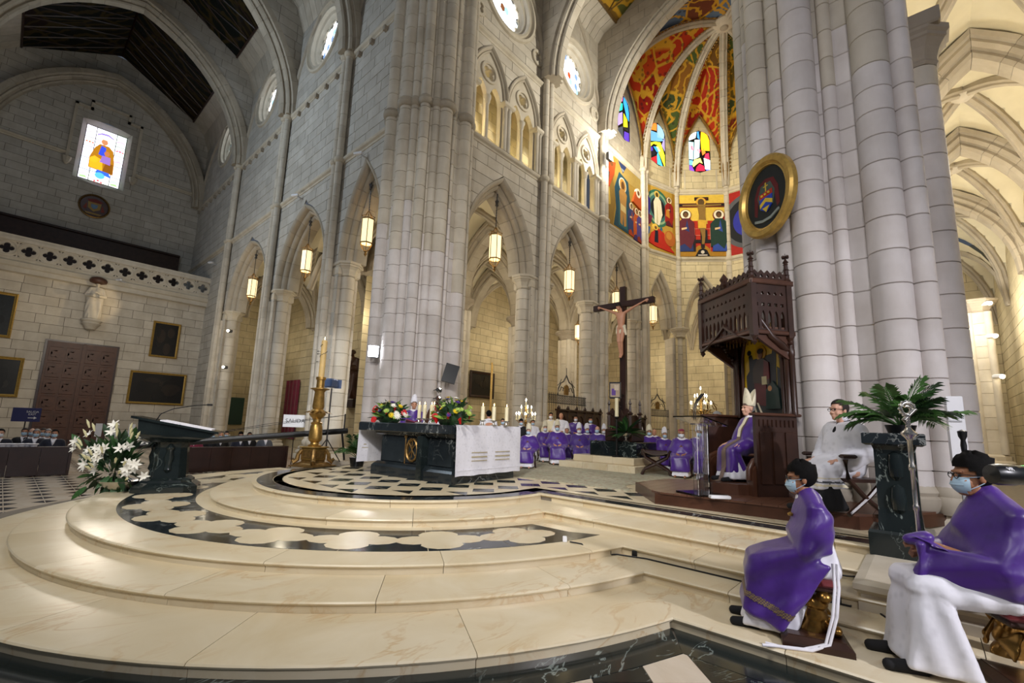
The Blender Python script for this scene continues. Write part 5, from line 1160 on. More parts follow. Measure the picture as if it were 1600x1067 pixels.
# ------------------------------------------------------------------ carved chair behind the altar
ch = thing('carved_chair', 'dark carved gothic chair back rising behind the altar candles', 'chair', (8.6, 10.9, PR), radians(180+25))
MB().box((-.3, -.36, .42), (.3, .36, .5)).obj('seat', 'wood_red', ch)
plate([pointed(0, .34, 1.35, 1.8, 8, .45), foil(0, 1.35, .16, 4, 6, pi/4)], .06).xf(frame_m((-.32, 0, 0), (0, 1, 0), Z_UP)).obj('backrest', 'wood_red', ch)
for y in (-.4, .4): MB().lathe([(.045, 0), (.045, 1.5), (.06, 1.52), (.04, 1.56), (.0, 1.86)], 8, (-.32, y, 0)).obj('back_post', 'wood_red', ch); MB().box((.2, y-.04, 0), (.28, y+.04, .7)).obj('leg', 'wood_red', ch); MB().cbox((-.02, y, .72), (.62, .09, .07), 0, .02).obj('armrest', 'wood_red', ch)
MB().lathe([(.02, 1.78), (.07, 1.84), (.03, 1.9), (.06, 1.95), (.0, 2.05)], 8, (-.32, 0, 0)).obj('finial', 'wood_red', ch)
# ------------------------------------------------------------------ paschal candlestick
pc = thing('paschal_candlestick', 'tall gilt baluster candlestick holding the large decorated candle left of the altar', 'candlestick', (5.55, 11.8, PR), radians(20))
b = MB(); b.rings([[(x*s, y*s, z) for x, y in ((-1, -1), (1, -1), (1, 1), (-1, 1))] for s, z in ((.4, 0), (.4, .03), (.3, .06), (.27, .09), (.2, .12), (.2, .15))], True, True, True); b.obj('base', 'gold_old', pc)
MB().cbox((0, 0, .31), (.42, .42, .32), 0, .02).obj('pedestal', 'gold', pc); MB().cbox((0, 0, .48), (.5, .5, .04), 0, .01).obj('pedestal_cap', 'gold', pc)
for a in range(4):
    sc_ = MB(); ca, sa = cos(a*pi/2+pi/4), sin(a*pi/2+pi/4); sc_.tube([(ca*r, sa*r, z) for r, z in ((.28, .42), (.36, .3), (.38, .17), (.46, .1), (.5, .16), (.46, .2))], [.05, .05, .06, .06, .04, .03], 7); sc_.obj('scroll_foot', 'gold_old', pc, 50)
for a in range(4): MB().cbox((.215*cos(a*pi/2), .215*sin(a*pi/2), .31), (.02, .28, .2), a*pi/2, .008).obj('relief_panel', 'gold_old', pc)
MB().lathe([(.16, .5), (.17, .53), (.11, .56), (.1, .6), (.16, .66), (.17, .72), (.15, 1.0), (.13, 1.06), (.15, 1.1), (.1, 1.13), (.1, 1.2), (.16, 1.26), (.21, 1.33), (.17, 1.42), (.13, 1.46), (.15, 1.52), (.12, 1.9), (.15, 1.95), (.24, 1.98), (.24, 2.0), (.1, 2.02), (.1, 2.22), (.125, 2.24), (.125, 2.3), (.0, 2.3)], 18).obj('stem', 'gold', pc, 40)
for k in range(10):
    a = 2*pi*k/10; l = leaf_mb(.2, .12, .8, 4); l.xf(Matrix.Translation((.12*cos(a), .12*sin(a), 1.4)) @ Matrix.Rotation(a, 4, 'Z') @ Matrix.Rotation(radians(-25), 4, 'Y')); l.obj('acanthus_leaf', 'gold', pc, 80)
MB().lathe([(.075, 2.3), (.076, 3.28), (.06, 3.29), (0, 3.28)], 16).obj('candle', 'wax_old', pc, 40)
d = MB()
for k in range(20): a = k*.5; d.ell((.08*cos(a), .08*sin(a), 2.75+k*.022), .014, 6, 4)
for s in ((-.17, 2.93), (-.17, 3.0), (-.2, 2.72)): d.tube([(0, .076, s[1]), (-.02, .18, s[1])], .006, 5); d.ell((-.02, .18, s[1]), .018, 6, 4)
d.obj('wax_ornament', 'iron_grey', pc)
MB().lathe([(.0, 3.3), (.012, 3.33), (.0, 3.4)], 8).obj('flame', 'flame', pc)
# ------------------------------------------------------------------ ambo
am = thing('ambo', 'black marble ambo with a slanted reading top and a swan-neck microphone', 'ambo', (2.3, 10.75, 3*RS), radians(-20))
def rr(x, y, z, ch_=.0): return [(x0*x, y0*y, z) for x0, y0 in ((-1, -.62), (-.62, -1), (.62, -1), (1, -.62), (1, .62), (.62, 1), (-.62, 1), (-1, .62))]
MB().rings([rr(.5, .46, 0), rr(.5, .46, .1), rr(.46, .42, .13), rr(.4, .36, .17), rr(.39, .35, .21), rr(.33, .3, .25)], True, True, True).obj('base', 'marble_green', am)
MB().rings([rr(.29, .26, .24), rr(.25, .22, .8), rr(.26, .24, .92)], True, True, True).obj('column', 'marble_green', am)
for (dx, dy) in ((-.27, 0), (0, -.24), (0, .24)):
    MB().lathe([(.02, .34), (.07, .4), (.05, .5), (.08, .62), (.05, .74), (.07, .8), (.03, .86)], 10, (dx, dy, 0)).obj('carving', 'marble_green', am, 40)
MB().rings([[(-.3, -.28, .9), (.34, -.28, .9), (.34, .28, .9), (-.3, .28, .9)], [(-.46, -.38, 1.0), (.5, -.38, .96), (.5, .38, .96), (-.46, .38, 1.0)], [(-.52, -.4, 1.05), (.55, -.4, .99), (.55, .4, .99), (-.52, .4, 1.05)]], True, True, True).obj('corbel', 'marble_green', am)
MB().rings([[(-.5, -.36, 1.05), (.58, -.36, .99), (.58, .36, .99), (-.5, .36, 1.05)], [(-.52, -.36, 1.32), (.68, -.36, 1.08), (.68, .36, 1.08), (-.52, .36, 1.32)]], True, True, True).obj('desk', 'marble_green', am)
MB().rings([[(-.62, -.42, 1.33), (.74, -.42, 1.07), (.74, .42, 1.07), (-.62, .42, 1.33)], [(-.62, -.42, 1.37), (.74, -.42, 1.11), (.74, .42, 1.11), (-.62, .42, 1.37)]], True, True, True).obj('top_slab', 'marble_green', am)
MB().rings([[(-.2, -.36, 1.285), (.62, -.36, 1.128), (.62, .36, 1.128), (-.2, .36, 1.285)], [(-.2, -.36, 1.31), (.62, -.36, 1.153), (.62, .36, 1.153), (-.2, .36, 1.31)]], True, True, True).obj('open_book', 'white_cloth', am)
MB().tube([(-.3, -.1, 1.3), (-.24, -.12, 1.42), (-.05, -.2, 1.52), (.3, -.34, 1.6), (.5, -.4, 1.62)], .009, 6).obj('microphone_stem', 'black_plastic', am); MB().tube([(.5, -.4, 1.62), (.58, -.43, 1.62)], .02, 8).obj('microphone', 'black_plastic', am)
# ------------------------------------------------------------------ white lily stand
random.seed(31)
ly = thing('lily_arrangement', 'large white lily and greenery arrangement in a silver bowl left of the ambo', 'flowers', (1.55, 11.2, 2*RS), 0)
MB().lathe([(.12, 0), (.14, .02), (.06, .06), (.06, .1), (.2, .16), (.3, .26), (.33, .3), (.28, .28), (.0, .2)], 18, (.1, -.1, 0)).obj('bowl', 'silver', ly, 40)
lf = Vector((-.67, .74, 0)); rt = -lf
for k in range(190):
    u_ = random.uniform(-1, 1); v_ = random.uniform(-.35, 1); d = lf*u_*.62+Vector((random.uniform(-.3, .3), random.uniform(-.3, .3), v_*1.0)); c = Vector((0, 0, .35)); p = c+d*random.uniform(.25, .8)
    place(LEAF[random.choice(['leaf', 'leaf_dark', 'leaf_dark'])], 'leaf', ly, p, dirrot(d+Vector((0, 0, -.25 if v_ < .2 else .2)), random.uniform(-1.2, 1.2)), random.uniform(.18, .34))
for k in range(34):
    a = random.uniform(0, 1); u_ = random.uniform(-.95, .95); v_ = random.uniform(.0, 1)*(1-.3*abs(u_))
    d = lf*u_*.66+Vector((-.45, -.45, 0))*random.uniform(0, .6)+Z_UP*(v_*.98+.02*u_); p = Vector((0, 0, .38))+d
    place(LILY, 'lily', ly, p, dirz(d*.6+Vector((-.5, -.5, .1))), random.uniform(.075, .115))
for k in range(22):
    u_ = random.uniform(-1.0, .5); v_ = random.uniform(0, .9); d = lf*u_*.7+Vector((-.3, -.3, v_)); p = Vector((0, 0, .36))+d; MB().tube([p, p+d.normalized()*.07+Z_UP*.03, p+d.normalized()*.13+Z_UP*.03], [.012, .022, .004], 6).obj('lily_bud', 'petal_cream', ly, 60)
# ------------------------------------------------------------------ palms
def frond(n, L, droop, W, mat, seedv, name, parent, base, az, el):
    random.seed(seedv); mb = MB(); pts = []
    for i in range(9):
        t = i/8; r = L*t; z = L*(sin(el)*t-droop*t*t*.9); x = L*cos(el)*t*(1-.1*t); pts.append(Vector((x*cos(az), x*sin(az), z)))
    mb.tube(pts, [.009*(1-.8*i/8)+.002 for i in range(9)], 5)
    for i in range(1, n):
        t = .16+.84*i/n; k = min(7, int(t*8)); f = t*8-k; p = pts[k].lerp(pts[k+1], f); tg = (pts[k+1]-pts[k]).normalized(); s = tg.cross(Z_UP); s = s.normalized() if s.length > .05 else Vector((1, 0, 0))
        l = W*sin(pi*min(.97, t*.8+.15))**.6
        for sg in (-1, 1):
            d = (tg*.75+s*sg*.75+Z_UP*random.uniform(-.1, .15)).normalized(); q = p+d*l*.5; e = p+d*l-Z_UP*l*random.uniform(.15, .35); wv = tg*.018+Z_UP*.004
            mb.add([p, q+wv, e, q-wv], [(0, 1, 2, 3)])
    return mb.obj(name, mat, parent, 80)
def palm(label, loc, n, L, seed, cat='plant', pot=None, spread=(0, 2*pi), els=(.5, 1.35), W=.34):
    t = thing('potted_palm', label, cat, loc); random.seed(seed); sp = [(random.uniform(*spread), random.uniform(*els), random.uniform(.7, 1.1)) for _ in range(n)]
    if pot: MB().lathe(pot, 16).obj('pot', 'black_plastic', t, 40)
    z0 = pot[-1][1] if pot else 0
    for i, (a, e, l) in enumerate(sp):
        o = frond(15, L*l, random.uniform(.25, .6), W*L, random.choice(['leaf_palm', 'leaf', 'leaf_dark']), seed*50+i, 'frond', t, None, a, e); o.location = (0, 0, z0)
    return t
PT = [(.16, 0), (.2, .22), (.21, .24), (.0, .2)]
palm('leafy palm in a dark pot beside the left end of the altar', (6.45, 11.2, PR), 18, .95, 41, pot=PT)
palm('large palm with arching fronds on the black marble pedestal', (7.1, .2, 1.81), 26, .78, 42, pot=[(.12, 0), (.15, .1), (.0, .08)])
# ------------------------------------------------------------------ black marble pedestal with stone block below
bk = struct('stair_block')
MB().rings([[(x, y, z) for x, y in ((5.39+e, .56-e), (5.39+e, -1.4), (7.6, -1.4), (7.6, .56-e))] for e, z in ((0, 2*RS), (0, .3), (.02, .33), (.02, .36), (-.03, .40), (-.03, .45), (.05, .47))], True, True, True).obj('stone_block', 'stone_molding', bk)
pd = thing('marble_pedestal', 'black marble pedestal with a thick veined top under the large palm', 'pedestal', (7.0, .27, .47))
pd.scale = (.72, .68, 1)
def sqr(s, z, cy=0): return [(x*s, y*s*1.0, z) for x, y in ((-1, -1), (1, -1), (1, 1), (-1, 1))]
MB().rings([sqr(.42, 0), sqr(.42, .24), sqr(.4, .27)], True, True, True).obj('base', 'marble_green', pd)
MB().rings([sqr(.29, .27), sqr(.27, .5), sqr(.27, 1.15), sqr(.29, 1.2)], True, True, True).obj('shaft', 'marble_green', pd)
MB().rings([sqr(.36, 1.2), sqr(.41, 1.22), sqr(.41, 1.33), sqr(.39, 1.34)], True, True, True).obj('top', 'marble_black', pd)
for k in range(2): MB().lathe([(.05, .45+k*.36), (.11, .5+k*.36), (.12, .62+k*.36), (.1, .74+k*.36), (.05, .78+k*.36)], 12, (-.22, 0, 0)).obj('bulge', 'marble_green', pd, 40)
# ------------------------------------------------------------------ wooden throne platform
pf = thing('throne_platform', 'low angled wooden platform under the canopied throne', 'platform', (0, 0, PR))
po = [(8.6, 4.35), (7.45, 3.42), (7.72, .72), (8.3, .3), (9.3, -.2), (9.75, 1.4), (10.1, 3.4), (9.6, 4.3)]
MB().prism(po, 0, .17).obj('riser', 'wood_mid', pf)
cxp, cyp = 8.7, 2.4; sc2 = lambda k: [(cxp+(x-cxp)*k, cyp+(y-cyp)*k) for x, y in po]
for k in range(22):   # floorboards across the platform
    y0, y1 = -.25+k*.21, -.25+(k+1)*.21-.006
    xs_ = []
    for yy in (y0, y1):
        c_ = []
        for (xa, ya), (xb, yb) in zip(po, po[1:]+po[:1]):
            if (ya-yy)*(yb-yy) < 0: c_.append(xa+(xb-xa)*(yy-ya)/(yb-ya))
        xs_.append((min(c_), max(c_)) if len(c_) >= 2 else None)
    if xs_[0] and xs_[1]: MB().rings([[(xs_[0][0]-.02, y0, z), (xs_[0][1], y0, z), (xs_[1][1], y1, z), (xs_[1][0]-.02, y1, z)] for z in (.17, .2)], True, True, True).obj('floor_board', 'wood_platform', pf)
TH = radians(142); TO = Vector((9.36, 2.14, PR+.2))
th = thing('throne', 'dark carved bishop throne with a pierced canopy and painted back panel against the pillar', 'throne', tuple(TO), TH)
MB().prism([(0, -.78), (1.0, -.5), (1.28, -.2), (1.28, .25), (1.0, .52), (0, .78)], 0, .17).obj('step', 'wood_mid', th)
# side walls with moulded rail and arched arm ends
for s in (1, -1):
    y0 = s*.72
    MB().box((.0, min(y0, y0-s*.07), 0), (.78, max(y0, y0-s*.07), 1.3)).obj('side_wall', 'wood_dark', th)
    MB().cbox((.38, y0-s*.03, 1.325), (.88, .15, .05), 0, .015).obj('wall_cap', 'wood_mid', th)
    for k in range(3): MB().cbox((.15+k*.24, y0+s*.01, .62), (.19, .03, .85), 0, .01).obj('wall_panel', 'wood_dark', th)
    b = MB()
    for k in range(9): b.lathe([(.014, 1.13), (.014, 1.24)], 6, (.07+k*.08, y0+s*.015, 0))
    b.obj('rail_tracery', 'wood_dark', th)
    a_ = MB(); a_.slab([(.0, 0), (.42, 0), (.42, .28), (.4, .42), (.32, .54), (.2, .6), (.1, .6), (0, .55)], (.42, y0-s*.2, 0), (1, 0, 0), (0, 0, 1), (0, s*.16, 0)); a_.obj('arm_end', 'wood_mid', th)
    MB().tube([(.46, y0-s*.12, .6), (.62, y0-s*.12, .62), (.76, y0-s*.12, .56), (.85, y0-s*.12, .42), (.86, y0-s*.12, .25)], .045, 8).obj('arm_molding', 'wood_mid', th, 50)
MB().box((.02, -.66, .3), (.5, .66, .46)).obj('seat', 'wood_dark', th); MB().box((0, -.66, 0), (.06, .66, 1.35)).obj('backrest', 'wood_dark', th)
# back: posts, gothic panel
for s in (1, -1):
    for j, (yy, r) in enumerate(((.74, .035), (.66, .05), (.58, .03))): MB().lathe([(r, 1.3), (r*1.4, 1.35), (r, 1.4), (r, 2.3), (r*1.5, 2.34), (r*1.5, 2.44), (r, 2.48), (r, 3.0)], 10, (.04+j*.03, s*yy, 0)).obj('post', 'wood_dark', th, 40)
    MB().tube([(.05, s*.68, 2.42), (.2, s*.72, 2.5), (.42, s*.74, 2.66), (.6, s*.72, 2.95)], [.05, .07, .06, .04], 8).obj('bracket', 'wood_dark', th, 50)
    c_ = MB()
    for k in range(9): c_.ell((.12+.045*k+random.uniform(-.02, .02), s*(.66+random.uniform(-.05, .05)), 2.4+.05*k), random.uniform(.03, .06), 7, 5)
    c_.obj('carved_foliage', 'wood_dark', th, 50)
MB().box((-.04, -.72, 1.3), (.01, .72, 2.85)).obj('back_panel', 'wood_dark', th)
pg = [(-.5, 1.36), (.5, 1.36), (.5, 2.35)]+[(.5*cos(t)**1.0, 2.35+.72*sin(t)) for t in [pi/2*k/8 for k in range(1, 8)]]+[(0, 3.07)]+[(-.5*cos(t), 2.35+.72*sin(t)) for t in [pi/2*k/8 for k in range(7, 0, -1)]]+[(-.5, 2.35)]
p = Paint(); p.p('c9a51e', pg); p.p('1d2426', [(-.5, 1.36), (.5, 1.36), (.5, 1.7), (-.5, 1.7)])
p.p('191a1f', [(-.32, 1.5), (.34, 1.5), (.36, 2.2), (.38, 2.55), (.3, 2.58), (.27, 2.45), (-.22, 2.4), (-.26, 2.5), (-.34, 2.48), (-.33, 2.2), (-.42, 2.1), (-.42, 1.6)]); p.p('191a1f', [(.36, 1.6), (.46, 1.6), (.45, 2.15), (.38, 2.2)]); p.e('191a1f', -.32, 2.54, .05); p.e('191a1f', .33, 2.62, .05); p.e('b88a1c', .0, 2.5, .14); p.p('4f1418', [(-.2, 1.55), (.12, 1.5), (.1, 1.95), (-.2, 1.95)]); p.p('3a2a22', [(-.22, 1.95), (.2, 1.9), (.2, 2.3), (.05, 2.4), (-.1, 2.38), (-.22, 2.2)]); p.p('5c1a1c', [(.05, 1.95), (.2, 2.0), (.2, 2.3), (.08, 2.36)]); p.e('7a4a2c', 0, 2.47, .06, .085); p.e('2a1a12', 0, 2.53, .075, .05); p.p('b0a47c', [(.02, 1.9), (.14, 1.9), (.14, 2.05), (.02, 2.05)]); p.p('1d2f2c', [(.1, 1.45), (.45, 1.45), (.42, 1.8), (.28, 1.95), (.12, 1.8)]); p.e('a8744a', .22, 1.82, .05); p.p('1a2a30', [(-.48, 1.4), (-.3, 1.4), (-.25, 1.75), (-.4, 1.8)])
p.obj('painted_panel', 'oil_paint', th, frame_m((.02, 0, 0), (0, 1, 0), Z_UP))
arcpts = [(-.5, 2.35)]+[(-.5*cos(t), 2.35+.72*sin(t)) for t in [pi/2*k/8 for k in range(1, 8)]]+[(0, 3.07)]+[(.5*cos(t), 2.35+.72*sin(t)) for t in [pi/2*k/8 for k in range(7, 0, -1)]]+[(.5, 2.35)]
MB().tube([(.04, y, z) for y, z in [(-.52, 1.36)]+arcpts+[(.52, 1.36)]], .032, 8).obj('panel_molding', 'wood_mid', th, 50)
# canopy: three pierced sides with cresting, pinnacles, coved underside
def fret(Lc, nb):
    loops = [[(0, 0), (Lc, 0), (Lc, .9), (0, .9)]]; s = Lc/nb
    for k in range(nb):
        x = s*(k+.5); loops.append(pointed(x, s*.3, .3, .42, 4, .1)); loops.append(foil(x, .52, s*.34, 4, 5, pi/4)); loops.append(foil(x, .72, s*.3, 3, 5, pi/2))
    return loops
cz = 2.68; cd_, cw = .74, .74
for (o, u, Lc, nb) in (((cd_, -cw, cz), (0, 1, 0), 2*cw, 12), ((cd_, cw, cz), (-1, 0, 0), cd_, 6), ((cd_, -cw, cz), (-1, 0, 0), cd_, 6)):
    plate(fret(Lc, nb), .04).xf(frame_m(o, u, Z_UP)).obj('fretwork', 'wood_dark', th)
    M = frame_m(o, u, Z_UP)
    for z, h, t_ in ((.0, .07, .09), (.88, .09, .12)): MB().cbox((Lc/2, z+h/2, 0), (Lc+.08, h, t_), 0, .015).xf(M).obj('rail', 'wood_mid', th)
    lp = [[(0, .97), (Lc, .97)]+[(Lc-Lc*k/(nb*2), 1.04+(.1 if k % 2 else .04)) for k in range(nb*2+1)]]
    for k in range(nb): lp.append(foil(Lc*(k+.5)/nb, 1.03, Lc/nb*.3, 3, 4, pi/2))
    plate(lp, .03).xf(M).obj('cresting', 'wood_dark', th)
for x, y in ((cd_, cw), (cd_, -cw), (.05, cw), (.05, -cw)):
    b = MB(); b.cbox((x, y, cz+.45), (.1, .1, 1.0), 0, .02); b.lathe([(.05, .95), (.07, .98), (.045, 1.02), (.03, 1.3), (.05, 1.32), (.02, 1.36), (.0, 1.5)], 8, (x, y, cz))
    for k in range(3): b.lathe([(.02, 1.05+k*.1), (.06-.008*k, 1.08+k*.1), (.02, 1.1+k*.1)], 6, (x, y, cz))
    for a in range(4): b.ell((x+.045*cos(a*pi/2), y+.045*sin(a*pi/2), cz+1.42), .028, 6, 4)
    b.lathe([(.0, -.2), (.05, -.14), (.03, -.1), (.06, -.04), (.05, 0)], 8, (x, y, cz)); b.obj('pinnacle', 'wood_dark', th)
b = MB(); b.lathe([(.04, 1.0), (.09, 1.06), (.05, 1.12), (.08, 1.18), (.0, 1.3)], 8, (cd_, 0, cz)); b.obj('finial', 'wood_dark', th)
MB().prism([(0, -cw), (cd_, -cw), (cd_, cw), (0, cw)], cz+.1, cz+.14).obj('canopy_ceiling', 'wood_red', th)
for y0_, y1_ in ((-cw, -.05), (.05, cw)):
    ogee = [(y0_, -.02)]+[(y0_+(y1_-y0_)*k/10, -.02-.0*k+.2*sin(pi*k/10)) for k in range(1, 10)]+[(y1_, -.02), (y1_, .3), (y0_, .3)]
for s in (1, -1):
    cv = [(0, 0), (0, -.42), (.1, -.4), (.3, -.28), (.5, -.16), (.7, -.03), (.74, 0)]
    MB().slab(cv, (0, s*cw*.98, cz), (1, 0, 0), Z_UP, (0, -s*.06, 0)).obj('side_bracket', 'wood_mid', th)
oy = [(-cw, .0)]+[(cw*(k/9-1), -.02+(.28*(k/9)**2)) for k in range(10)][1:]+[(0, .34)]+[(cw*(k/9), -.02+.28*(1-k/9)**2) for k in range(1, 10)]+[(cw, 0), (cw, -.1), (.62, -.06), (.4, .04), (.15, .2), (0, .3), (-.15, .2), (-.4, .04), (-.62, -.06), (-cw, -.1)]
plate([oy], .06).xf(frame_m((cd_+.03, 0, cz-.02), (0, 1, 0), Z_UP)).obj('ogee_arch', 'wood_dark', th)
b = MB()
for k in range(13): b.lathe([(.012, 0), (.012, .3)], 5, (.3+.0*k, -.6+k*.1, cz-.05))
b.obj('canopy_balusters', 'gold_old', th)
# ------------------------------------------------------------------ acrylic lectern
ac2 = thing('acrylic_lectern', 'clear acrylic lectern with two slim microphones on the wooden platform', 'lectern', (7.78, 2.78, PR+.2), radians(150))
MB().cbox((0, 0, .015), (.55, .55, .03), 0, .005).obj('base', 'acrylic', ac2)
for y in (-.12, .12): MB().box((-.02, y-.05, .03), (.0, y+.05, 1.14)).obj('column', 'acrylic', ac2)
MB().box((-.1, -.1, .03), (-.08, .1, 1.14)).obj('column', 'acrylic', ac2); MB().box((-.12, -.14, 1.12), (.06, .14, 1.14)).obj('collar', 'acrylic', ac2)
MB().rings([[(-.26, -.36, 1.1), (.24, -.36, 1.24), (.24, .36, 1.24), (-.26, .36, 1.1)], [(-.265, -.36, 1.12), (.235, -.36, 1.26), (.235, .36, 1.26), (-.265, .36, 1.12)]], True, True, True).obj('reading_top', 'acrylic', ac2)
for y in (.16, .2): MB().tube([(.23, y, 1.2), (.24, y, 1.36), (.16, y-.02, 1.5), (.02, y-.05, 1.62)], [.008, .008, .012, .016], 6).obj('microphone', 'black_plastic', ac2, 60)
pw = tag(MB().cbox((7.5, 2.4, PR+.23), (.3, .1, .05), radians(-50), .01).obj('power_strip', 'white_plastic'), 'small white power strip lying on the platform beside the acrylic lectern', 'power strip')
# ------------------------------------------------------------------ people
import bmesh
def hull(sph, n=6):
    """convex skin over a set of spheres (x,y,z,r)"""
    bm = bmesh.new()
    for x, y, z, r in sph:
        for j in range(1, n):
            for i in range(2*n): ph, t = pi*j/n, pi*i/n; bm.verts.new((x+r*sin(ph)*cos(t), y+r*sin(ph)*sin(t), z+r*cos(ph)))
        bm.verts.new((x, y, z+r)); bm.verts.new((x, y, z-r))
    g = bmesh.ops.convex_hull(bm, input=bm.verts); 
    for v in [v for v in bm.verts if not v.link_faces]: bm.verts.remove(v)
    bm.verts.index_update(); mb = MB(); mb.v = [tuple(v.co) for v in bm.verts]; mb.f = [tuple(v.index for v in f.verts) for f in bm.faces]; bm.free(); return mb
def capsule(p0, p1, r0, r1): return hull([(*p0, r0), (*p1, r1)], 7)
def blob(prims, voxel, smooth=3, fold=None, name='body', mat='skin'):
    """fuse primitives into one continuous surface (voxel remesh), smooth it, add cloth folds"""
    mb = MB()
    for p in prims: mb.join(p)
    me = bpy.data.meshes.new('raw'); me.from_pydata(mb.v, [], mb.f); o = bpy.data.objects.new('raw', me); COL.objects.link(o)
    r = o.modifiers.new('r', 'REMESH'); r.mode = 'VOXEL'; r.voxel_size = voxel
    if smooth: s = o.modifiers.new('s', 'SMOOTH'); s.iterations = smooth; s.factor = .5
    dg = bpy.context.evaluated_depsgraph_get(); out = bpy.data.meshes.new_from_object(o.evaluated_get(dg)); bpy.data.objects.remove(o); bpy.data.meshes.remove(me)
    if fold:
        ns = [v.normal.copy() for v in out.vertices]
        for v, n in zip(out.vertices, ns): v.co += n*fold(v.co, n)
    out.name = name; out.materials.clear(); out.materials.append(MATS[mat]); out.shade_smooth(); return out
def ellp(c, r, rot=None): return MB().ell(c, r, 14, 10, rot)
def hand_prims(w, d, up, side, curl=.5, s=1.0, spread=.12):
    """palm and five jointed fingers from wrist w along d; up = back of the hand; side=+1 thumb towards up x d"""
    w, d, up = Vector(w), Vector(d).normalized(), Vector(up).normalized(); lat = up.cross(d).normalized()*side; P = []
    kn = w+d*.085*s
    P.append(hull([(*(w), .024*s), (*(kn+lat*.03*s), .014*s), (*(kn-lat*.03*s), .013*s), (*(w+d*.04*s), .026*s)]))
    for k, (o, L) in enumerate(((.030, .07), (.011, .08), (-.009, .074), (-.028, .058))):
        a = kn+lat*o*s; dd = (d+lat*spread*(1.5-k)*.6).normalized(); b = a+(dd*cos(curl*.6)-up*sin(curl*.6))*L*.5*s; c = b+(dd*cos(curl*1.5)-up*sin(curl*1.5))*L*.5*s
        P.append(capsule(tuple(a-dd*.02*s), tuple(b), .0095*s, .0088*s)); P.append(capsule(tuple(b), tuple(c), .0088*s, .007*s))
    a = w+d*.03*s+lat*.026*s; b = a+(d*.6+lat*.7-up*.2).normalized()*.038*s; c = b+(d*.9+lat*.25-up*.3).normalized()*.032*s
    P.append(capsule(tuple(a), tuple(b), .0125*s, .0105*s)); P.append(capsule(tuple(b), tuple(c), .0105*s, .008*s)); return P
def head_prims(c, yaw=0, pitch=0):
    M = Matrix.Translation(c) @ Matrix.Rotation(yaw, 4, 'Z') @ Matrix.Rotation(pitch, 4, 'Y'); P = []
    P += [ellp((-.01, 0, .035), (.098, .076, .092)), ellp((.035, 0, -.03), (.062, .062, .085)), ellp((.05, 0, -.092), (.042, .042, .028)), hull([(.088, 0, .018, .009), (.112, 0, -.022, .011), (.098, .014, -.03, .008), (.098, -.014, -.03, .008)])]
    P += [hull([(.083, .045, .034, .01), (.09, .012, .034, .008)]), hull([(.083, -.045, .034, .01), (.09, -.012, .034, .008)]), ellp((.092, 0, -.062), (.012, .026, .008)), ellp((.088, 0, -.076), (.013, .022, .008))]
    for s in (1, -1): P.append(ellp((-.012, s*.078, -.005), (.02, .009, .033))); P.append(ellp((.06, s*.045, -.03), (.025, .02, .03)))
    for p in P: p.xf(M)
    return P
def seated_prims(hz=.46, hands=None, head_yaw=0, head_pitch=0, lean=0, knee=.46, legs=True, elbows=None):
    P = []; sh = hz+.50; lx = lean
    P += [ellp((0, 0, hz+.06), (.15, .17, .13)), hull([(0, 0, hz+.1, .14), (lx*.6, 0, hz+.35, .13)]), hull([(lx-.0, .11, sh-.08, .1), (lx, -.11, sh-.08, .1), (lx*.7, 0, hz+.3, .13)]), hull([(lx, .16, sh, .06), (lx, -.16, sh, .06), (lx, 0, sh+.04, .06)]), capsule((lx, 0, sh), (lx+.025, 0, sh+.14), .058, .052)]
    if legs:
        for s in (1, -1): P += [capsule((.02, s*.1, hz+.02), (knee, s*.12, hz+.02), .085, .062), capsule((knee, s*.12, hz), (knee+.02, s*.12, .1), .058, .042), hull([(knee, s*.12, .05, .04), (knee+.15, s*.13, .035, .03)])]
    hands = hands or [((.3, .1, hz+.17), (.8, -.5, -.1), (0, 0, 1)), ((.3, -.1, hz+.17), (.8, .5, -.1), (0, 0, 1))]
    elbows = elbows or [(lx+.06, .27, hz+.24), (lx+.06, -.27, hz+.24)]
    for s, h, e in zip((1, -1), hands, elbows):
        P += [capsule((lx, s*.19, sh-.02), e, .052, .043), capsule(e, tuple(Vector(h[0])), .043, .027)]; P += hand_prims(h[0], h[1], h[2], s, h[3] if len(h) > 3 else .5)
    return P+head_prims((lx+.045, 0, sh+.235), head_yaw, head_pitch), Vector((lx+.045, 0, sh+.235))
def standing_prims(hands=None, head_pitch=0, head_yaw=0, elbows=None):
    P = []; hz, sh = .92, 1.42
    P += [ellp((0, 0, hz), (.13, .165, .13)), hull([(0, 0, hz, .13), (0, 0, 1.2, .125)]), hull([(0, .11, sh-.08, .1), (0, -.11, sh-.08, .1), (0, 0, 1.2, .125)]), hull([(0, .16, sh, .06), (0, -.16, sh, .06), (0, 0, sh+.04, .06)]), capsule((0, 0, sh), (.025, 0, sh+.14), .057, .052)]
    for s in (1, -1): P += [capsule((0, s*.1, hz), (.0, s*.11, .5), .09, .06), capsule((0, s*.11, .5), (0, s*.11, .1), .058, .042), hull([(-.02, s*.11, .05, .04), (.14, s*.12, .035, .03)])]
    hands = hands or [((.32, .07, 1.08), (.7, -.5, .1), (0, 0, 1)), ((.32, -.07, 1.08), (.7, .5, .1), (0, 0, 1))]; elbows = elbows or [(.02, .28, 1.12), (.02, -.28, 1.12)]
    for s, h, e in zip((1, -1), hands, elbows): P += [capsule((0, s*.19, sh-.02), e, .05, .042), capsule(e, h[0], .042, .027)]+hand_prims(h[0], h[1], h[2], s, .6)
    return P+head_prims((.04, 0, sh+.235), head_yaw, head_pitch), Vector((.04, 0, sh+.235))
folds = lambda amp, k=16: (lambda co, n: amp*(sin(k*co.y+4*co.z+2*sin(3*co.x))+.6*sin(k*1.9*co.x-9*co.z+5*co.y))*max(0, 1-abs(n.z)*.9))
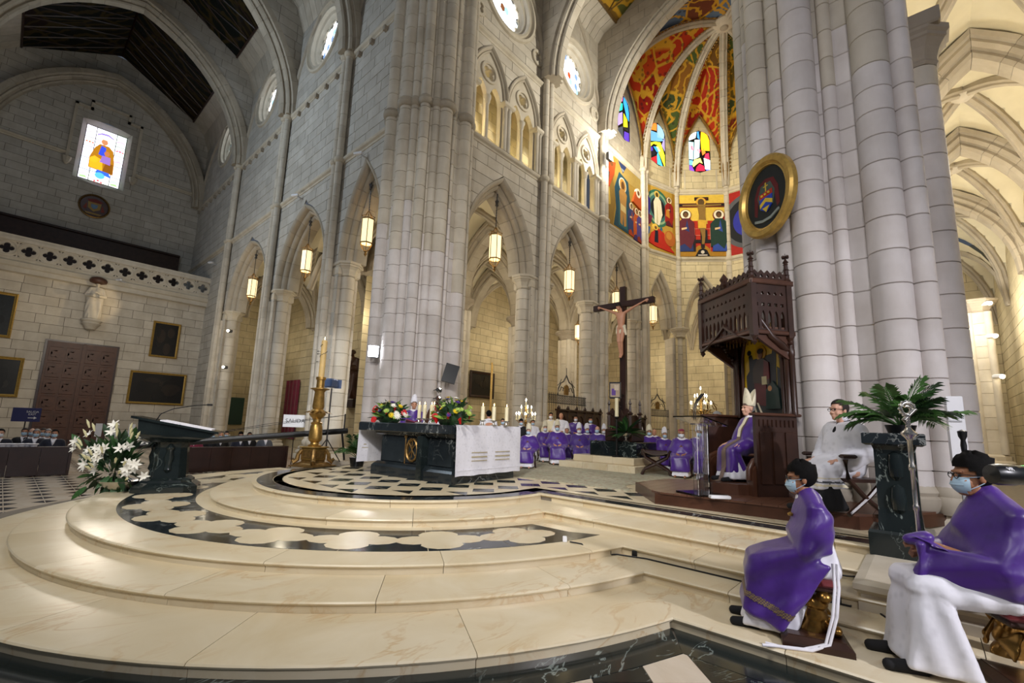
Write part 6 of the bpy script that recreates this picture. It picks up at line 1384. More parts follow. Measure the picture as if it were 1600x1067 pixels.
# head gear and face pieces are built around the head centre at the origin, looking along +X
def hair_mb(kind):
    mb = MB(); e = MB().ell((-.014, 0, .042), (.109, .087, .107), 20, 14)
    def keep(p):
        x, y, z = p
        if kind == 'bald': return z < .05 and x < -.02 and z > -.07
        return (z > .058+max(0, x)*.12-.012*(kind == 'full')-.02*max(0, abs(y)-.05)/.03) or (x < -.01 and z > -.085) or (x < .035 and z > -.005)
    mb.v = e.v; mb.f = [f for f in e.f if all(keep(e.v[i]) for i in f)]
    if kind == 'full':
        random.seed(9); vs_ = []
        for x, y, z in mb.v:
            d = Vector((x+.016, y, z-.042)).normalized()*(random.uniform(.002, .03)*max(0, min(1, (z-.07)/.05))+.002); vs_.append((x+d.x, y+d.y, z+d.z))
        mb.v = vs_
    return mb
HAIR = {(k, m_): hair_mb(k).mesh('hair', m_, 80) for k in ('short', 'full', 'bald') for m_ in ('hair_black', 'hair_grey', 'hair_brown')}
def mask_mb():
    e = MB().ell((.028, 0, -.042), (.092, .072, .078), 24, 16); mb = MB(); mb.v = e.v; mb.f = [f for f in e.f if all(e.v[i][0] > .045 and e.v[i][2] < .008 for i in f)]
    mb.rings([[(.03+.094*cos(a)*k, .074*sin(a)*k, z-.02) for a in [t*pi/10-pi/3.4 for t in range(7)]] for k, z in ((.97, -.02), (1.0, -.024), (1.0, -.03), (.97, -.034))], False)
    for s in (1, -1):
        for z0, z1 in ((.0, .012), (-.075, -.03)): mb.tube([(.055, s*.062, z0), (.02, s*.078, (z0+z1)/2), (-.015, s*.082, z1)], .0025, 4)
    return mb
MASK = {m_: mask_mb().mesh('face_mask', m_, 80) for m_ in ('mask_blue', 'mask_white', 'black_cloth')}
EYES = MB()
for s in (1, -1): EYES.ell((.084, s*.03, .012), (.008, .014, .007), 8, 6)
EYES = EYES.mesh('eyes', 'eye_dark', 80)
def glasses_mb():
    g = MB()
    for s in (1, -1):
        g.tube([(.103, s*.033+.025*cos(a), .01+.018*sin(a)) for a in [2*pi*k/10 for k in range(11)]], .0028, 5); g.tube([(.103, s*.058, .015), (.06, s*.078, .018), (-.01, s*.083, .012)], .0028, 5)
    g.tube([(.106, -.009, .014), (.106, .009, .014)], .0028, 5); return g
GLASSES = glasses_mb().mesh('glasses', 'black_plastic', 60)
def mitre_mb(h=.185):
    mb = MB(); N = 28; R = []
    for j in range(9):
        t = j/8; row = []
        for i in range(N):
            a = 2*pi*i/N; H = .055+h*abs(cos(a))**.7; row.append((-.012+.098*cos(a)*(1+.06*sin(pi*t)-.12*t), .09*sin(a)*(1+.12*sin(pi*t)-.1*t*t), .05+t*H+.0))
        R.append(row)
    mb.rings(R, True); mb.rings([[(p[0]*.96, p[1]*.9, p[2]-.012) for p in R[-1]], [( -.012+(p[0]+.012)*.2, p[1]*.1, .12) for p in R[-1]]], True)
    mb.rings([R[-1], [(p[0]*.96, p[1]*.9, p[2]-.012) for p in R[-1]]], True)
    return mb
MITRE = {m_: mitre_mb().mesh('mitre', m_, 60) for m_ in ('white_linen', 'cream_cloth')}
BAND = MB().rings([[(-.012+.1*cos(a)*k, .086*sin(a)*k, z) for a in [2*pi*i/24 for i in range(24)]] for k, z in ((1, .045), (1.02, .05), (1.02, .078), (1, .083))], True).mesh('mitre_band', 'brocade', 60)
CAP = MB().rings([[(-.015+.09*cos(a)*k, .078*sin(a)*k, z) for a in [2*pi*i/20 for i in range(20)]] for k, z in ((1.02, .085), (.9, .118), (.6, .14), (.15, .15))], True, False, True)
CAPS = {m_: CAP.mesh('skullcap', m_, 60) for m_ in ('magenta_cloth', 'red_cloth')}
BIRET = MB().rings([[(-.015+.09*cos(a)*k, .08*sin(a)*k, z) for a in [2*pi*i/16 for i in range(16)]] for k, z in ((1, .06), (1.1, .13), (1.45, .135), (1.45, .15))], True, False, True).mesh('cap', 'black_cloth', 40)
CROSS = MB().box((0, -.012, -.06), (.006, .012, .06)).box((0, -.045, .0), (.006, .045, .024)).mesh('gold_cross', 'gold')
def put(me, parent, M, name=None, sc=1):
    o = bpy.data.objects.new(name or me.name.split('.')[0], me); COL.objects.link(o); o.parent = parent; o.matrix_local = M @ Matrix.Scale(sc, 4); return o
def dress(root, hc, turn=0, nod=0, hair=None, mask=None, mitre=None, cap=None, glasses=False, biret=False):
    M = Matrix.Translation(hc) @ Matrix.Rotation(turn, 4, 'Z') @ Matrix.Rotation(nod, 4, 'Y')
    put(EYES, root, M)
    if hair: put(HAIR[hair], root, M)
    if mask: put(MASK[mask], root, M)
    if mitre: put(MITRE[mitre], root, M @ Matrix.Rotation(radians(-6), 4, 'Y')); put(BAND, root, M @ Matrix.Rotation(radians(-6), 4, 'Y'))
    if cap: put(CAPS[cap], root, M)
    if glasses: put(GLASSES, root, M)
    if biret: put(BIRET, root, M)
# shared meshes for the distant figures
SP, SHC = seated_prims(); SB = blob(SP, .013, 2)
TP, THC = standing_prims(); TB = blob(TP, .013, 2)
def chasuble(w=.3, hem=.2, front=.6):
    H = [hull([(0, .2, .96, .08), (0, -.2, .96, .08), (.01, 0, 1.02, .08), (.06, w+.03, .68, .085), (.06, -w-.03, .68, .085), (-.12, 0, .7, .09), (.22, .14, .64, .055), (.22, -.14, .64, .055), (.14, 0, .8, .1)]),
         hull([(.06, w, .66, .06), (.06, -w, .66, .06), (.24, .14, .58, .055), (.24, -.14, .58, .055), (.48, .16, .5, .08), (.48, -.16, .5, .08), (-.1, 0, .5, .14)]),
         hull([(.48, .16, .49, .085), (.48, -.16, .49, .085), (.56, .23, hem, .03), (.56, -.23, hem, .03), (.3, .2, hem, .03), (.3, -.2, hem, .03)])]
    return H
CHAS = blob(chasuble(), .018, 4, folds(.017, 15), 'chasuble', 'purple_silk')
CHAS2 = blob(chasuble(.27, .36), .018, 4, folds(.018, 13), 'chasuble', 'purple_cloth')
ALB = blob([hull([(0, 0, .5, .12), (.42, .13, .42, .05), (.42, -.13, .42, .05), (.54, .2, .06, .02), (.54, -.2, .06, .02), (.1, .2, .06, .03), (.1, -.2, .06, .03)])], .02, 3, folds(.012, 24), 'alb', 'white_linen')
COLLAR = blob([hull([(0, .1, 1.03, .05), (0, -.1, 1.03, .05), (.04, 0, 1.04, .06), (-.05, 0, 1.05, .05)])], .016, 2, None, 'collar', 'white_linen')
SUIT = blob([hull([(0, .17, .96, .085), (0, -.17, .96, .085), (0, 0, .6, .19), (.05, 0, .8, .16)]), capsule((0, .2, .95), (.06, .28, .68), .075, .065), capsule((0, -.2, .95), (.06, -.28, .68), .075, .065), capsule((.06, .28, .68), (.28, .12, .63), .065, .05), capsule((.06, -.28, .68), (.28, -.12, .63), .065, .05), hull([(0, 0, .5, .16), (.46, .13, .48, .08), (.46, -.13, .48, .08)]), hull([(.46, .12, .48, .08), (.5, .13, .05, .06)]), hull([(.46, -.12, .48, .08), (.5, -.13, .05, .06)])], .018, 3, folds(.005, 25), 'suit', 'navy_cloth')
def recol(me, mat, name): m2 = me.copy(); m2.materials.clear(); m2.materials.append(MATS[mat]); m2.name = name; return m2
SUITS = {k: recol(SUIT, k, 'suit' if k != 'magenta_cloth' else 'cassock') for k in ('navy_cloth', 'black_cloth', 'grey_cloth', 'magenta_cloth')}
SHIRT = MB().add([(.19, 0, .8), (.15, .06, 1.02), (.05, .07, 1.06), (.05, -.07, 1.06), (.15, -.06, 1.02), (.2, .0, .92)], [(0, 1, 5), (0, 5, 4), (1, 2, 3, 4, 5)]).mesh('shirt_front', 'white_cloth')
RB = [hull([(0, .17, 1.42, .08), (0, -.17, 1.42, .08), (.01, 0, 1.46, .08), (0, .2, .9, .1), (0, -.2, .9, .1), (.1, 0, 1.2, .1)]), hull([(0, .19, .95, .1), (0, -.19, .95, .1), (.03, .24, .05, .04), (.03, -.24, .05, .04), (.18, .14, .05, .03), (.18, -.14, .05, .03), (-.14, 0, .05, .05)]), capsule((0, .2, 1.4), (.02, .29, 1.1), .09, .09), capsule((0, -.2, 1.4), (.02, -.29, 1.1), .09, .09), capsule((.02, .29, 1.1), (.27, .1, 1.06), .085, .07), capsule((.02, -.29, 1.1), (.27, -.1, 1.06), .085, .07)]
ROBE = blob(RB, .02, 3, folds(.011, 20), 'robe', 'white_linen'); ROBES = {'white_linen': ROBE, 'purple_silk': recol(ROBE, 'purple_silk', 'chasuble'), 'cream_cloth': recol(ROBE, 'cream_cloth', 'chasuble'), 'black_cloth': recol(ROBE, 'black_cloth', 'coat')}
SKINS = {m_: (recol(SB, m_, 'body'), recol(TB, m_, 'body')) for m_ in ('skin', 'skin_tan', 'skin_pale')}
random.seed(77)
def seated_person(label, x, y, z, yaw, sc, group=None, robe='chas', skin='skin', cross=True, **kw):
    t = thing('person', label, 'person', (x, y, z), yaw, group, sc); put(SKINS[skin][0], t, Matrix(), 'body'); I = Matrix()
    if robe in ('chas', 'chas2'):
        put(CHAS if robe == 'chas' else CHAS2, t, I, 'chasuble'); put(ALB, t, I, 'alb'); put(COLLAR, t, I, 'collar')
        if cross: put(CROSS, t, Matrix.Translation((.2, 0, .83)) @ Matrix.Rotation(radians(25), 4, 'Y'), 'gold_cross', 1.1)
    else: put(SUITS[robe], t, I); put(SHIRT, t, I, 'shirt_front')
    dress(t, SHC, **kw); return t
def standing_person(label, x, y, z, yaw, sc, robe='white_linen', skin='skin', group=None, **kw):
    t = thing('person', label, 'person', (x, y, z), yaw, group, sc); put(SKINS[skin][1], t, Matrix(), 'body'); put(ROBES[robe], t, Matrix()); put(COLLAR, t, Matrix.Translation((0, 0, .44)), 'collar'); dress(t, THC, **kw); return t
def stool_under(x, y, yaw, sc):
    t = thing('folding_chair', 'dark folding chair under a seated purple-robed bishop', 'chair', (x, y, PR), yaw, 'dark chairs under the bishops', sc)
    MB().box((-.22, -.24, .4), (.24, .24, .44)).obj('seat', 'wood_dark', t)
    for s in (1, -1): MB().tube([(-.2, s*.23, 0), (.05, s*.23, .22), (.22, s*.23, .42)], .022, 6).obj('leg', 'wood_dark', t); MB().tube([(.24, s*.24, 0), (.0, s*.24, .2), (-.22, s*.24, .44), (-.3, s*.24, .85)], .022, 6).obj('leg', 'wood_dark', t)
    MB().box((-.32, -.24, .66), (-.28, .24, .86)).obj('backrest', 'wood_dark', t)
    return t
R_ = radians
BISH = [
 ('bishop in white mitre and blue mask, half hidden by the altar cloth edge', 10.47, 8.68, 225, .86, dict(mitre='cream_cloth', mask='mask_blue')),
 ('bishop in cream mitre and white mask with hands joined, beside the candelabra', 12.82, 9.9, 235, .945, dict(mitre='cream_cloth', mask='mask_white')),
 ('foremost purple-robed bishop in cream mitre and blue mask, near the carpet edge', 12.35, 9.03, 222, .975, dict(mitre='cream_cloth', mask='mask_blue')),
 ('grey-bearded bishop in white mitre without a mask', 13.6, 9.52, 215, .905, dict(mitre='white_linen', hair=('bald', 'hair_grey'))),
 ('bishop in white mitre and white mask showing a wide white alb hem', 13.01, 8.61, 210, .922, dict(mitre='white_linen', mask='mask_white', robe='chas2')),
 ('bishop in white mitre and blue mask behind the one with the wide alb', 14.33, 9.15, 215, .923, dict(mitre='white_linen', mask='mask_blue')),
 ('bare-headed bald priest in purple with blue mask left of the potted plant', 13.34, 8.09, 208, .95, dict(hair=('bald', 'hair_brown'), mask='mask_blue', robe='chas2')),
 ('bishop whose white mitre shows just behind the potted plant', 14.65, 8.62, 212, .921, dict(mitre='white_linen', mask='mask_white')),
 ('bishop in white mitre and blue mask just right of the black cross base', 14.81, 7.28, 205, .9, dict(mitre='white_linen', mask='mask_blue')),
 ('bishop in broad white mitre and blue mask behind the folding stool', 14.29, 6.73, 205, .929, dict(mitre='cream_cloth', mask='mask_blue')),
 ('bishop in tilted white mitre and blue mask, right of the folding stool', 13.94, 6.06, 202, .881, dict(mitre='white_linen', mask='mask_blue', turn=.0)),
 ('bare-headed grey priest seated behind the broad mitre', 15.46, 7.07, 205, .93, dict(hair=('bald', 'hair_grey'))),
 ('bare-headed masked priest seated between two right-hand bishops', 14.5, 5.75, 200, .93, dict(hair=('short', 'hair_grey'), mask='mask_blue')),
 ('purple-robed bishop in magenta skullcap and white mask, nearest the clear lectern', 12.3, 4.85, 192, .93, dict(cap='magenta_cloth', hair=('bald', 'hair_grey'), mask='mask_white')),
 ('bishop in white mitre and blue mask seen through the clear lectern', 13.35, 4.78, 195, .96, dict(mitre='white_linen', mask='mask_blue')),
 ('bishop in white mitre and white mask beside the throne side wall', 13.7, 4.45, 195, .96, dict(mitre='white_linen', mask='mask_white', hair=('bald', 'hair_grey'))),
 ('purple-robed priest in red skullcap behind the magenta one', 13.6, 5.4, 198, .93, dict(cap='red_cloth', hair=('bald', 'hair_grey'), mask='mask_blue')),
]
for i, (lb, x, y, a, s, kw) in enumerate(BISH):
    seated_person(lb, x, y, PR+.02, R_(a+(i*37) % 31-15), s, 'seated bishops and priests in purple', skin=random.choice(['skin', 'skin_pale', 'skin_tan']), **kw); stool_under(x, y, R_(a), s)['label'] = 'dark folding chair under the '+' '.join(lb.split()[:9]).rstrip(',')
standing_person('standing priest in white chasuble and mask, left one before the carved stalls', 13.98, 10.53, PR, R_(220), .97, 'cream_cloth', hair=('short', 'hair_black'), mask='mask_white')
standing_person('standing bald priest in white with black collar before the carved stalls', 13.97, 10.04, PR, R_(215), .97, 'white_linen', hair=('bald', 'hair_grey'))
standing_person('standing masked priest in purple before the middle of the stalls', 14.77, 9.93, PR, R_(215), .93, 'purple_silk', hair=('short', 'hair_black'), mask='mask_white')
standing_person('standing masked priest in purple at the right end of the stalls', 15.08, 9.46, PR, R_(212), .9, 'purple_silk', hair=('short', 'hair_black'), mask='mask_blue')
standing_person('man in white with dark hair and blue mask beside the candelabra', 12.75, 10.4, PR, R_(225), .80, 'white_linen', hair=('short', 'hair_black'), mask='mask_blue')
standing_person('dark-haired man in mask seen just above the altar cloth, left of the candelabra', 10.85, 10.1, PR, R_(225), .79, 'black_cloth', hair=('short', 'hair_black'), mask='mask_blue')
standing_person('dark-haired man in mask above the right edge of the altar cloth', 11.35, 9.75, PR, R_(225), .79, 'black_cloth', hair=('full', 'hair_black'), mask='mask_blue')
cel = standing_person('bishop in white mitre and purple reading a red book behind the altar', 8.0, 11.0, PR, R_(240), 1.03, 'purple_silk', mitre='white_linen', nod=.0, hair=('bald', 'hair_grey'))
standing_person('dark-haired man in glasses behind the altar, left of the right flowers', 8.56, 10.45, PR, R_(235), 1.0, 'white_linen', hair=('short', 'hair_black'), glasses=True)
standing_person('dark-haired man in a white alb with his back turned behind the altar candles', 9.4, 9.3, PR, R_(65), .9, 'white_linen', hair=('short', 'hair_black'))
bkk = thing('red_book', 'open dark red book held by the bishop behind the altar', 'book', (8.0-.28, 11.0-.42, PR+1.13), R_(240))
for s in (1, -1): MB().rings([[(-.14, 0, 0), (.14, 0, .08), (.14, s*.22, .14), (-.14, s*.22, .06)], [(-.14, 0, .02), (.14, 0, .1), (.14, s*.22, .16), (-.14, s*.22, .08)]], True, True, True).obj('cover', 'magenta_cloth', bkk)
# pews with seated congregation
PEOPLE = [(.13, 24.6, 'navy_cloth', 'mask_white', 'short', 'hair_black', 'man in dark suit and white mask at the left picture edge'), (.76, 26.1, 'black_cloth', 'mask_blue', 'short', 'hair_brown', 'small brown-haired person in blue mask under the blue sign'), (.95, 26.0, 'black_cloth', 'mask_blue', 'bald', 'hair_brown', 'person in blue mask right behind the first uniformed man'), (1.03, 24.8, 'navy_cloth', 'mask_blue', 'short', 'hair_grey', 'officer in navy uniform with grey hair, left one of the front pair'), (1.26, 26.0, 'black_cloth', 'mask_blue', 'short', 'hair_brown', 'brown-haired person between the two uniformed officers'), (1.36, 25.3, 'navy_cloth', 'mask_blue', 'short', 'hair_grey', 'white-haired man in blue mask behind the right officer'), (1.5, 24.5, 'navy_cloth', 'mask_blue', 'short', 'hair_black', 'officer in navy uniform with dark hair at the pew end'),
 (5.71, 23.4, 'magenta_cloth', None, 'bald', 'hair_grey', 'cleric in magenta at the left end of the right pew'), (6.1, 24.2, 'magenta_cloth', 'mask_blue', 'short', 'hair_grey', 'cleric in magenta and blue mask behind the ambo desk'), (6.47, 23.7, 'black_cloth', 'mask_blue', 'short', 'hair_black', 'person in black academic cap and blue mask'), (6.74, 23.5, 'black_cloth', 'mask_blue', 'bald', 'hair_grey', 'bald person in blue mask in the middle of the right pew'), (7.34, 24.8, 'grey_cloth', 'mask_blue', 'short', 'hair_brown', 'brown-haired person in blue mask behind the bald one'), (7.64, 23.8, 'navy_cloth', 'mask_white', 'full', 'hair_black', 'dark-haired person in white mask in the right pew'), (7.98, 23.7, 'black_cloth', 'black_cloth', 'short', 'hair_black', 'dark-haired person in black mask in the right pew'), (8.62, 23.5, 'grey_cloth', 'mask_white', 'short', 'hair_grey', 'white-haired man in grey suit near the right end of the pew')]
for (x, y, suit, mk, hk, hm, lb) in PEOPLE:
    seated_person(lb, x, y, ZF, R_(262), 1.2, 'people in the transept pews', suit, random.choice(['skin', 'skin_pale']), hair=(hk, hm), mask=mk, biret='academic' in lb)
def pew(label, x0, x1, y, arm):
    t = thing('pew', label, 'pew', (x0, y, ZF)); L_ = x1-x0
    for k in range(5): MB().cbox((L_*(k+.5)/5, 0, .5), (L_/5-.01, .05, .94), 0, .01).obj('front_panel', 'pew_wood', t)
    MB().box((0, -.05, .96), (L_, .35, 1.02)).obj('book_rest', 'pew_wood', t); MB().box((0, .9, .42), (L_, 1.35, .48)).obj('seat', 'pew_wood', t); MB().box((0, 1.33, .3), (L_, 1.38, .95)).obj('backrest', 'pew_wood', t)
    for x in (0, L_):
        b = MB(); b.slab([(0, 0), (1.4, 0), (1.4, .9), (1.2, .95), (1.1, .7), (.9, .62), (.4, .8), (.35, 1.04), (-.08, 1.04), (-.08, .2)], (x-.04, 0, 0), (0, 1, 0), Z_UP, (.08, 0, 0)); b.obj('end_panel', 'pew_wood', t)
    for k in range(4): MB().cbox((L_*(k+.5)/4, .1, .015), (.12, .4, .03)).obj('foot', 'pew_wood', t)
    return t
pew('dark wooden pew with white hats on its ledge at the left edge', -1.9, 1.92, 23.3, 1)
pew('dark wooden pew right of the ambo, under the black boom', 5.3, 9.1, 22.1, 1)
for k, (x, y) in enumerate(((.95, 23.5), (.82, 23.6), (.66, 23.6), (.5, 23.55), (.36, 23.6), (.2, 23.6))):
    hb = thing('white_cap', ['white peaked cap nearest the pew end', 'second white peaked cap from the pew end', 'third white peaked cap from the pew end', 'fourth white peaked cap from the pew end', 'fifth white peaked cap from the pew end', 'white peaked cap farthest along the pew ledge'][k], 'cap', (x, y, ZF+1.02), 0, 'white caps on the left pew ledge'); MB().lathe([(.1, 0), (.1, .05), (.14, .09), (.13, .11), (.0, .12)], 14).obj('crown', 'white_cloth', hb, 40); MB().prism([(-.1, -.06), (.1, -.06), (.06, -.15), (-.06, -.15)], 0, .012).obj('peak', 'black_plastic', hb)
# ------------------------------------------------------------------ the four figures close by, each with a body and clothes of its own
def patch(me, keep, off, name, mat, parent):
    """strip of a garment lifted off its surface (trim bands, stoles)"""
    mb = MB(); idx = {}
    for p in me.polygons:
        if keep(p.center, p.normal):
            f = []
            for i in p.vertices:
                if i not in idx: idx[i] = len(mb.v); v = me.vertices[i]; mb.v.append(tuple(v.co+v.normal*off))
                f.append(idx[i])
            mb.f.append(tuple(f))
    return mb.obj(name, mat, parent, 80)
def near_person(label, loc, yaw, sc, prims, skin, voxel=.0075):
    t = thing('person', label, 'person', loc, yaw, None, sc); put(blob(prims, voxel, 2, None, 'body', skin), t, Matrix(), 'body'); return t
I4 = Matrix()
# --- server with purple veil over his arms, on the gilt stool
hz = .46
pr_, hc = seated_prims(hz, [((.30, .1, .57), (.8, -.3, -.3), (0, 0, 1)), ((.30, -.1, .57), (.8, .3, -.3), (0, 0, 1))], head_pitch=.05, knee=.4, elbows=[(.06, .22, .66), (.06, -.22, .66)])
s1 = near_person('young masked server under a purple veil, alone on the left gilt stool', (4.83, .80, RS), R_(108), 1.05, pr_, 'skin_tan')
dress(s1, hc, 0, .05, ('full', 'hair_black'), 'mask_blue', glasses=True)
def vfold(co, n):
    f = .012*sin(26*co.x+9*co.z)*max(0, .75-co.z)*2.2+.011*sin(17*(co.x*.7+co.z)+3*co.y)+.006*sin(38*co.z+21*co.x); return f*(1-.5*abs(n.z))
VA = [hull([(-.0, 0, 1.05, .092), (-.02, .185, .955, .095), (-.02, -.185, .955, .095), (-.1, .06, .8, .06), (-.1, -.06, .8, .06), (.08, 0, .86, .08), (.07, .24, .66, .075), (.07, -.24, .66, .075), (-.09, .19, .68, .035), (-.06, -.19, .62, .05)]),
      hull([(.07, .24, .65, .06), (.07, -.24, .65, .06), (.32, .1, .57, .065), (.32, -.1, .57, .065), (.42, .13, .51, .075), (.42, -.13, .51, .075), (.0, .22, .6, .035)]),
      hull([(.42, .13, .49, .075), (.42, -.13, .49, .075), (.1, .25, .6, .04), (.53, .2, .17, .016), (.53, -.17, .17, .016), (.28, .3, .08, .013), (.08, .28, .36, .018), (-.06, .24, .57, .02)])]
veil = blob(VA, .011, 5, vfold, 'humeral_veil', 'purple_silk'); put(veil, s1, I4)
hem = lambda c: c.z-(.17-(.54-c.x)*.34)
patch(veil, lambda c, n: .10 < hem(c) < .15 and c.x > .1 and (c.y > .1 or c.x > .4) and c.z < .42, .004, 'trim_band', 'brocade', s1)
put(blob([hull([(0, 0, .52, .13), (.4, .12, .46, .05), (.4, -.12, .46, .05), (.52, .17, .04, .015), (.52, -.17, .04, .015), (.2, .24, .05, .015), (.2, -.2, .05, .015)]), hull([(-.07, .1, .75, .06), (-.07, -.1, .75, .06), (-.1, .12, .53, .09), (-.1, -.12, .53, .09), (0, .18, .52, .05)])], .012, 3, folds(.011, 26), 'alb', 'white_linen'), s1, I4)
put(COLLAR, s1, Matrix.Translation((0, 0, .0)), 'collar')
for k, (a, b) in enumerate(((0, 0), (.025, .05))):
    MB().tube([(-.12+a, .24, .6), (-.11+a, .31, .45), (-.08+a, .33, .25), (-.02+a, .36, .06), (.1+b, .4, .012), (.28+b, .44, .012), (.4+b*.5, .42+b, .012)], .011, 7).obj('cincture_cord', 'white_cloth', s1, 60)
for s in (1, -1): MB().join(hull([(.44, s*.12, .035, .045), (.6, s*.13, .03, .035)])).obj('shoe', 'black_cloth', s1, 60)
MB().lathe([(.0, -.01), (.02, 0), (.024, .015), (.0, .03)], 8, (.14, .03, .9)).obj('clasp', 'gold', s1)
# --- server holding the crosier, nearest the right edge
pr_, hc = seated_prims(hz, [((.40, .05, .76), (.9, -.05, .1), (0, .9, .4), 1.2), ((.36, -.08, .70), (.9, .3, .1), (0, -.9, .4), 1.2)], lean=.06, head_pitch=.03, elbows=[(.16, .27, .68), (.16, -.27, .68)])
s2 = near_person('young dark-haired server holding the silver crosier at the right edge', (4.98, -.36, RS), R_(113), 1.15, pr_, 'skin_tan')
dress(s2, hc, 0, .03, ('full', 'hair_black'), 'mask_blue', glasses=True)
VB = [hull([(.04, 0, 1.07, .085), (.02, .2, .96, .085), (.02, -.2, .96, .085), (-.12, .05, .85, .08), (-.14, .16, .6, .08), (-.14, -.16, .6, .08), (.17, 0, .88, .08), (.15, .28, .68, .065), (.15, -.28, .68, .065)]),
      hull([(.15, .28, .7, .06), (.12, .27, .56, .05), (-.12, .24, .56, .06), (.42, .08, .72, .045), (.4, .1, .56, .04), (.5, .1, .6, .02)]),
      hull([(.15, -.28, .7, .06), (.36, -.1, .72, .05), (.3, -.15, .6, .05), (0, -.2, .6, .06)]),
      hull([(.42, .07, .79, .05), (.5, .05, .78, .03), (.36, -.06, .72, .05)]),
      hull([(.43, .08, .75, .03), (.47, .12, .76, .02), (.5, .14, .48, .02), (.53, .1, .34, .015), (.45, .15, .34, .015), (.43, .12, .5, .03)])]
v2 = blob(VB, .011, 4, vfold, 'humeral_veil', 'purple_silk'); put(v2, s2, I4)
alb2 = blob([hull([(-.02, 0, .52, .16), (-.05, .14, .6, .09), (.48, .14, .5, .085), (.48, -.14, .5, .085), (.1, .2, .5, .08)]), hull([(.46, .14, .49, .085), (.46, -.14, .49, .085), (.6, .2, .06, .018), (.6, -.2, .06, .018), (.3, .25, .05, .015), (.28, -.2, .05, .015), (.42, .2, .4, .04)]), hull([(-.06, .1, .75, .1), (-.08, 0, .55, .15), (0, .17, .55, .09)])], .012, 3, lambda co, n: folds(.012, 22)(co, n)+.012*sin(13*co.x+22*co.z)*max(0, .6-abs(co.z-.5)*3), 'alb', 'white_linen'); put(alb2, s2, I4); put(COLLAR, s2, Matrix.Translation((.05, 0, .01)), 'collar')
MB().tube([(.06, .26, .5), (.05, .33, .3), (.03, .35, .02)], .012, 7).obj('cincture_cord', 'white_cloth', s2, 60)
for s in (1, -1): MB().join(hull([(.52, s*.13, .035, .045), (.7, s*.14, .03, .035)])).obj('shoe', 'black_cloth', s2, 60)
MB().add([(.42, .11, .8), (.52, .1, .82), (.38, .16, .76), (.3, .17, .72)], [(0, 1, 2), (0, 2, 3)]).obj('ribbon', 'purple_silk', s2)
cr = thing('crosier', 'tall silver crosier with an ornate curled head held upright by the right-hand server', 'staff', (4.85, .09, 0))
MB().lathe([(.014, .75), (.014, 1.2), (.02, 1.21), (.02, 1.24), (.015, 1.25), (.015, 1.5), (.022, 1.51), (.024, 1.54), (.016, 1.56), (.017, 1.74), (.03, 1.76), (.052, 1.785), (.052, 1.8), (.03, 1.82), (.017, 1.84), (.0, 1.84)], 12).obj('shaft', 'silver', cr, 40)
sp = []; lx_, ly_ = Vector((-.67, .74, 0)), 0
for k in range(34):
    t = k/33; a = pi*1.0-2*pi*1.35*t; r = .062*(1-.62*t); sp.append(Vector((0, 0, 1.985))+Vector((-.67, .74, 0))*(-(r)*cos(a)*-1 if False else r*cos(a))+Z_UP*(r*sin(a)))
MB().tube([Vector((-.67, .74, 0))*-.06*0+Vector((0, 0, 1.84)), Vector((-.67, .74, 0))*.03+Z_UP*1.9]+[p for p in sp], [.014, .016]+[.017-.008*k/33 for k in range(34)], 8).obj('crook', 'silver', cr, 60)
o_ = MB()
for k in range(16): o_.ell(tuple(sp[2*k]+(sp[2*k]-Vector((0, 0, 1.985))).normalized()*.014), .009, 6, 4)
for k in range(5): o_.ell((0, 0, 1.85+.02*k), .02-.002*(k % 2), 8, 5)
o_.obj('foliate_ornament', 'silver', cr)
# --- gilt cherub stools
def cherub_stool(label, loc, yaw, sc=1):
    t = thing('gilt_stool', label, 'stool', loc, yaw, 'gilt cherub stools', sc)
    MB().rings([[(x*a, y*a2, z) for x, y in ((-1, -1), (1, -1), (1, 1), (-1, 1))] for a, a2, z in ((.47, .27, 0), (.47, .27, .05), (.42, .22, .09), (.42, .22, .1))], True, True, True).obj('base', 'wood_dark', t)
    for s in (1, -1):
        x = s*.2; P = [ellp((x, .03, .24), (.09, .1, .1)), ellp((x+.01*s, .05, .34), (.085, .09, .07)), ellp((x+.05*s, .1, .4), (.06, .06, .065)), ellp((x-.02, .12, .16), (.1, .08, .07)), capsule((x, .1, .17), (x+.12*s, .17, .15), .055, .045), capsule((x+.12*s, .17, .15), (x+.02*s, .2, .13), .042, .03), capsule((x-.05*s, .0, .33), (x-.1*s, .05, .43), .035, .028), capsule((x+.06*s, -.02, .34), (x+.1*s, -.05, .44), .035, .028), ellp((x+.06*s, .145, .4), (.02, .02, .025)), hull([(x-.05*s, -.08, .38, .015), (x-.12*s, -.18, .3, .012), (x-.04*s, -.14, .2, .015)]), hull([(x, .02, .14, .1), (x, .0, .1, .1)])]
        put(blob(P, .01, 2, lambda co, n: .004*sin(60*co.z+30*co.x), 'cherub', 'gilt_bronze'), t, I4)
    MB().cbox((0, 0, .465), (.56, .4, .05), 0, .02).obj('seat_rail', 'wood_dark', t); MB().cbox((0, 0, .515), (.58, .42, .075), 0, .035).obj('cushion', 'red_velvet', t, 60); return t
cherub_stool('gilt cherub stool with red cushion under the young server in the open', (4.82, .86, RS), R_(198), .88)
cherub_stool('gilt cherub stool at the right edge under the server with the crosier', (4.97, -.4, RS), R_(203), .95)
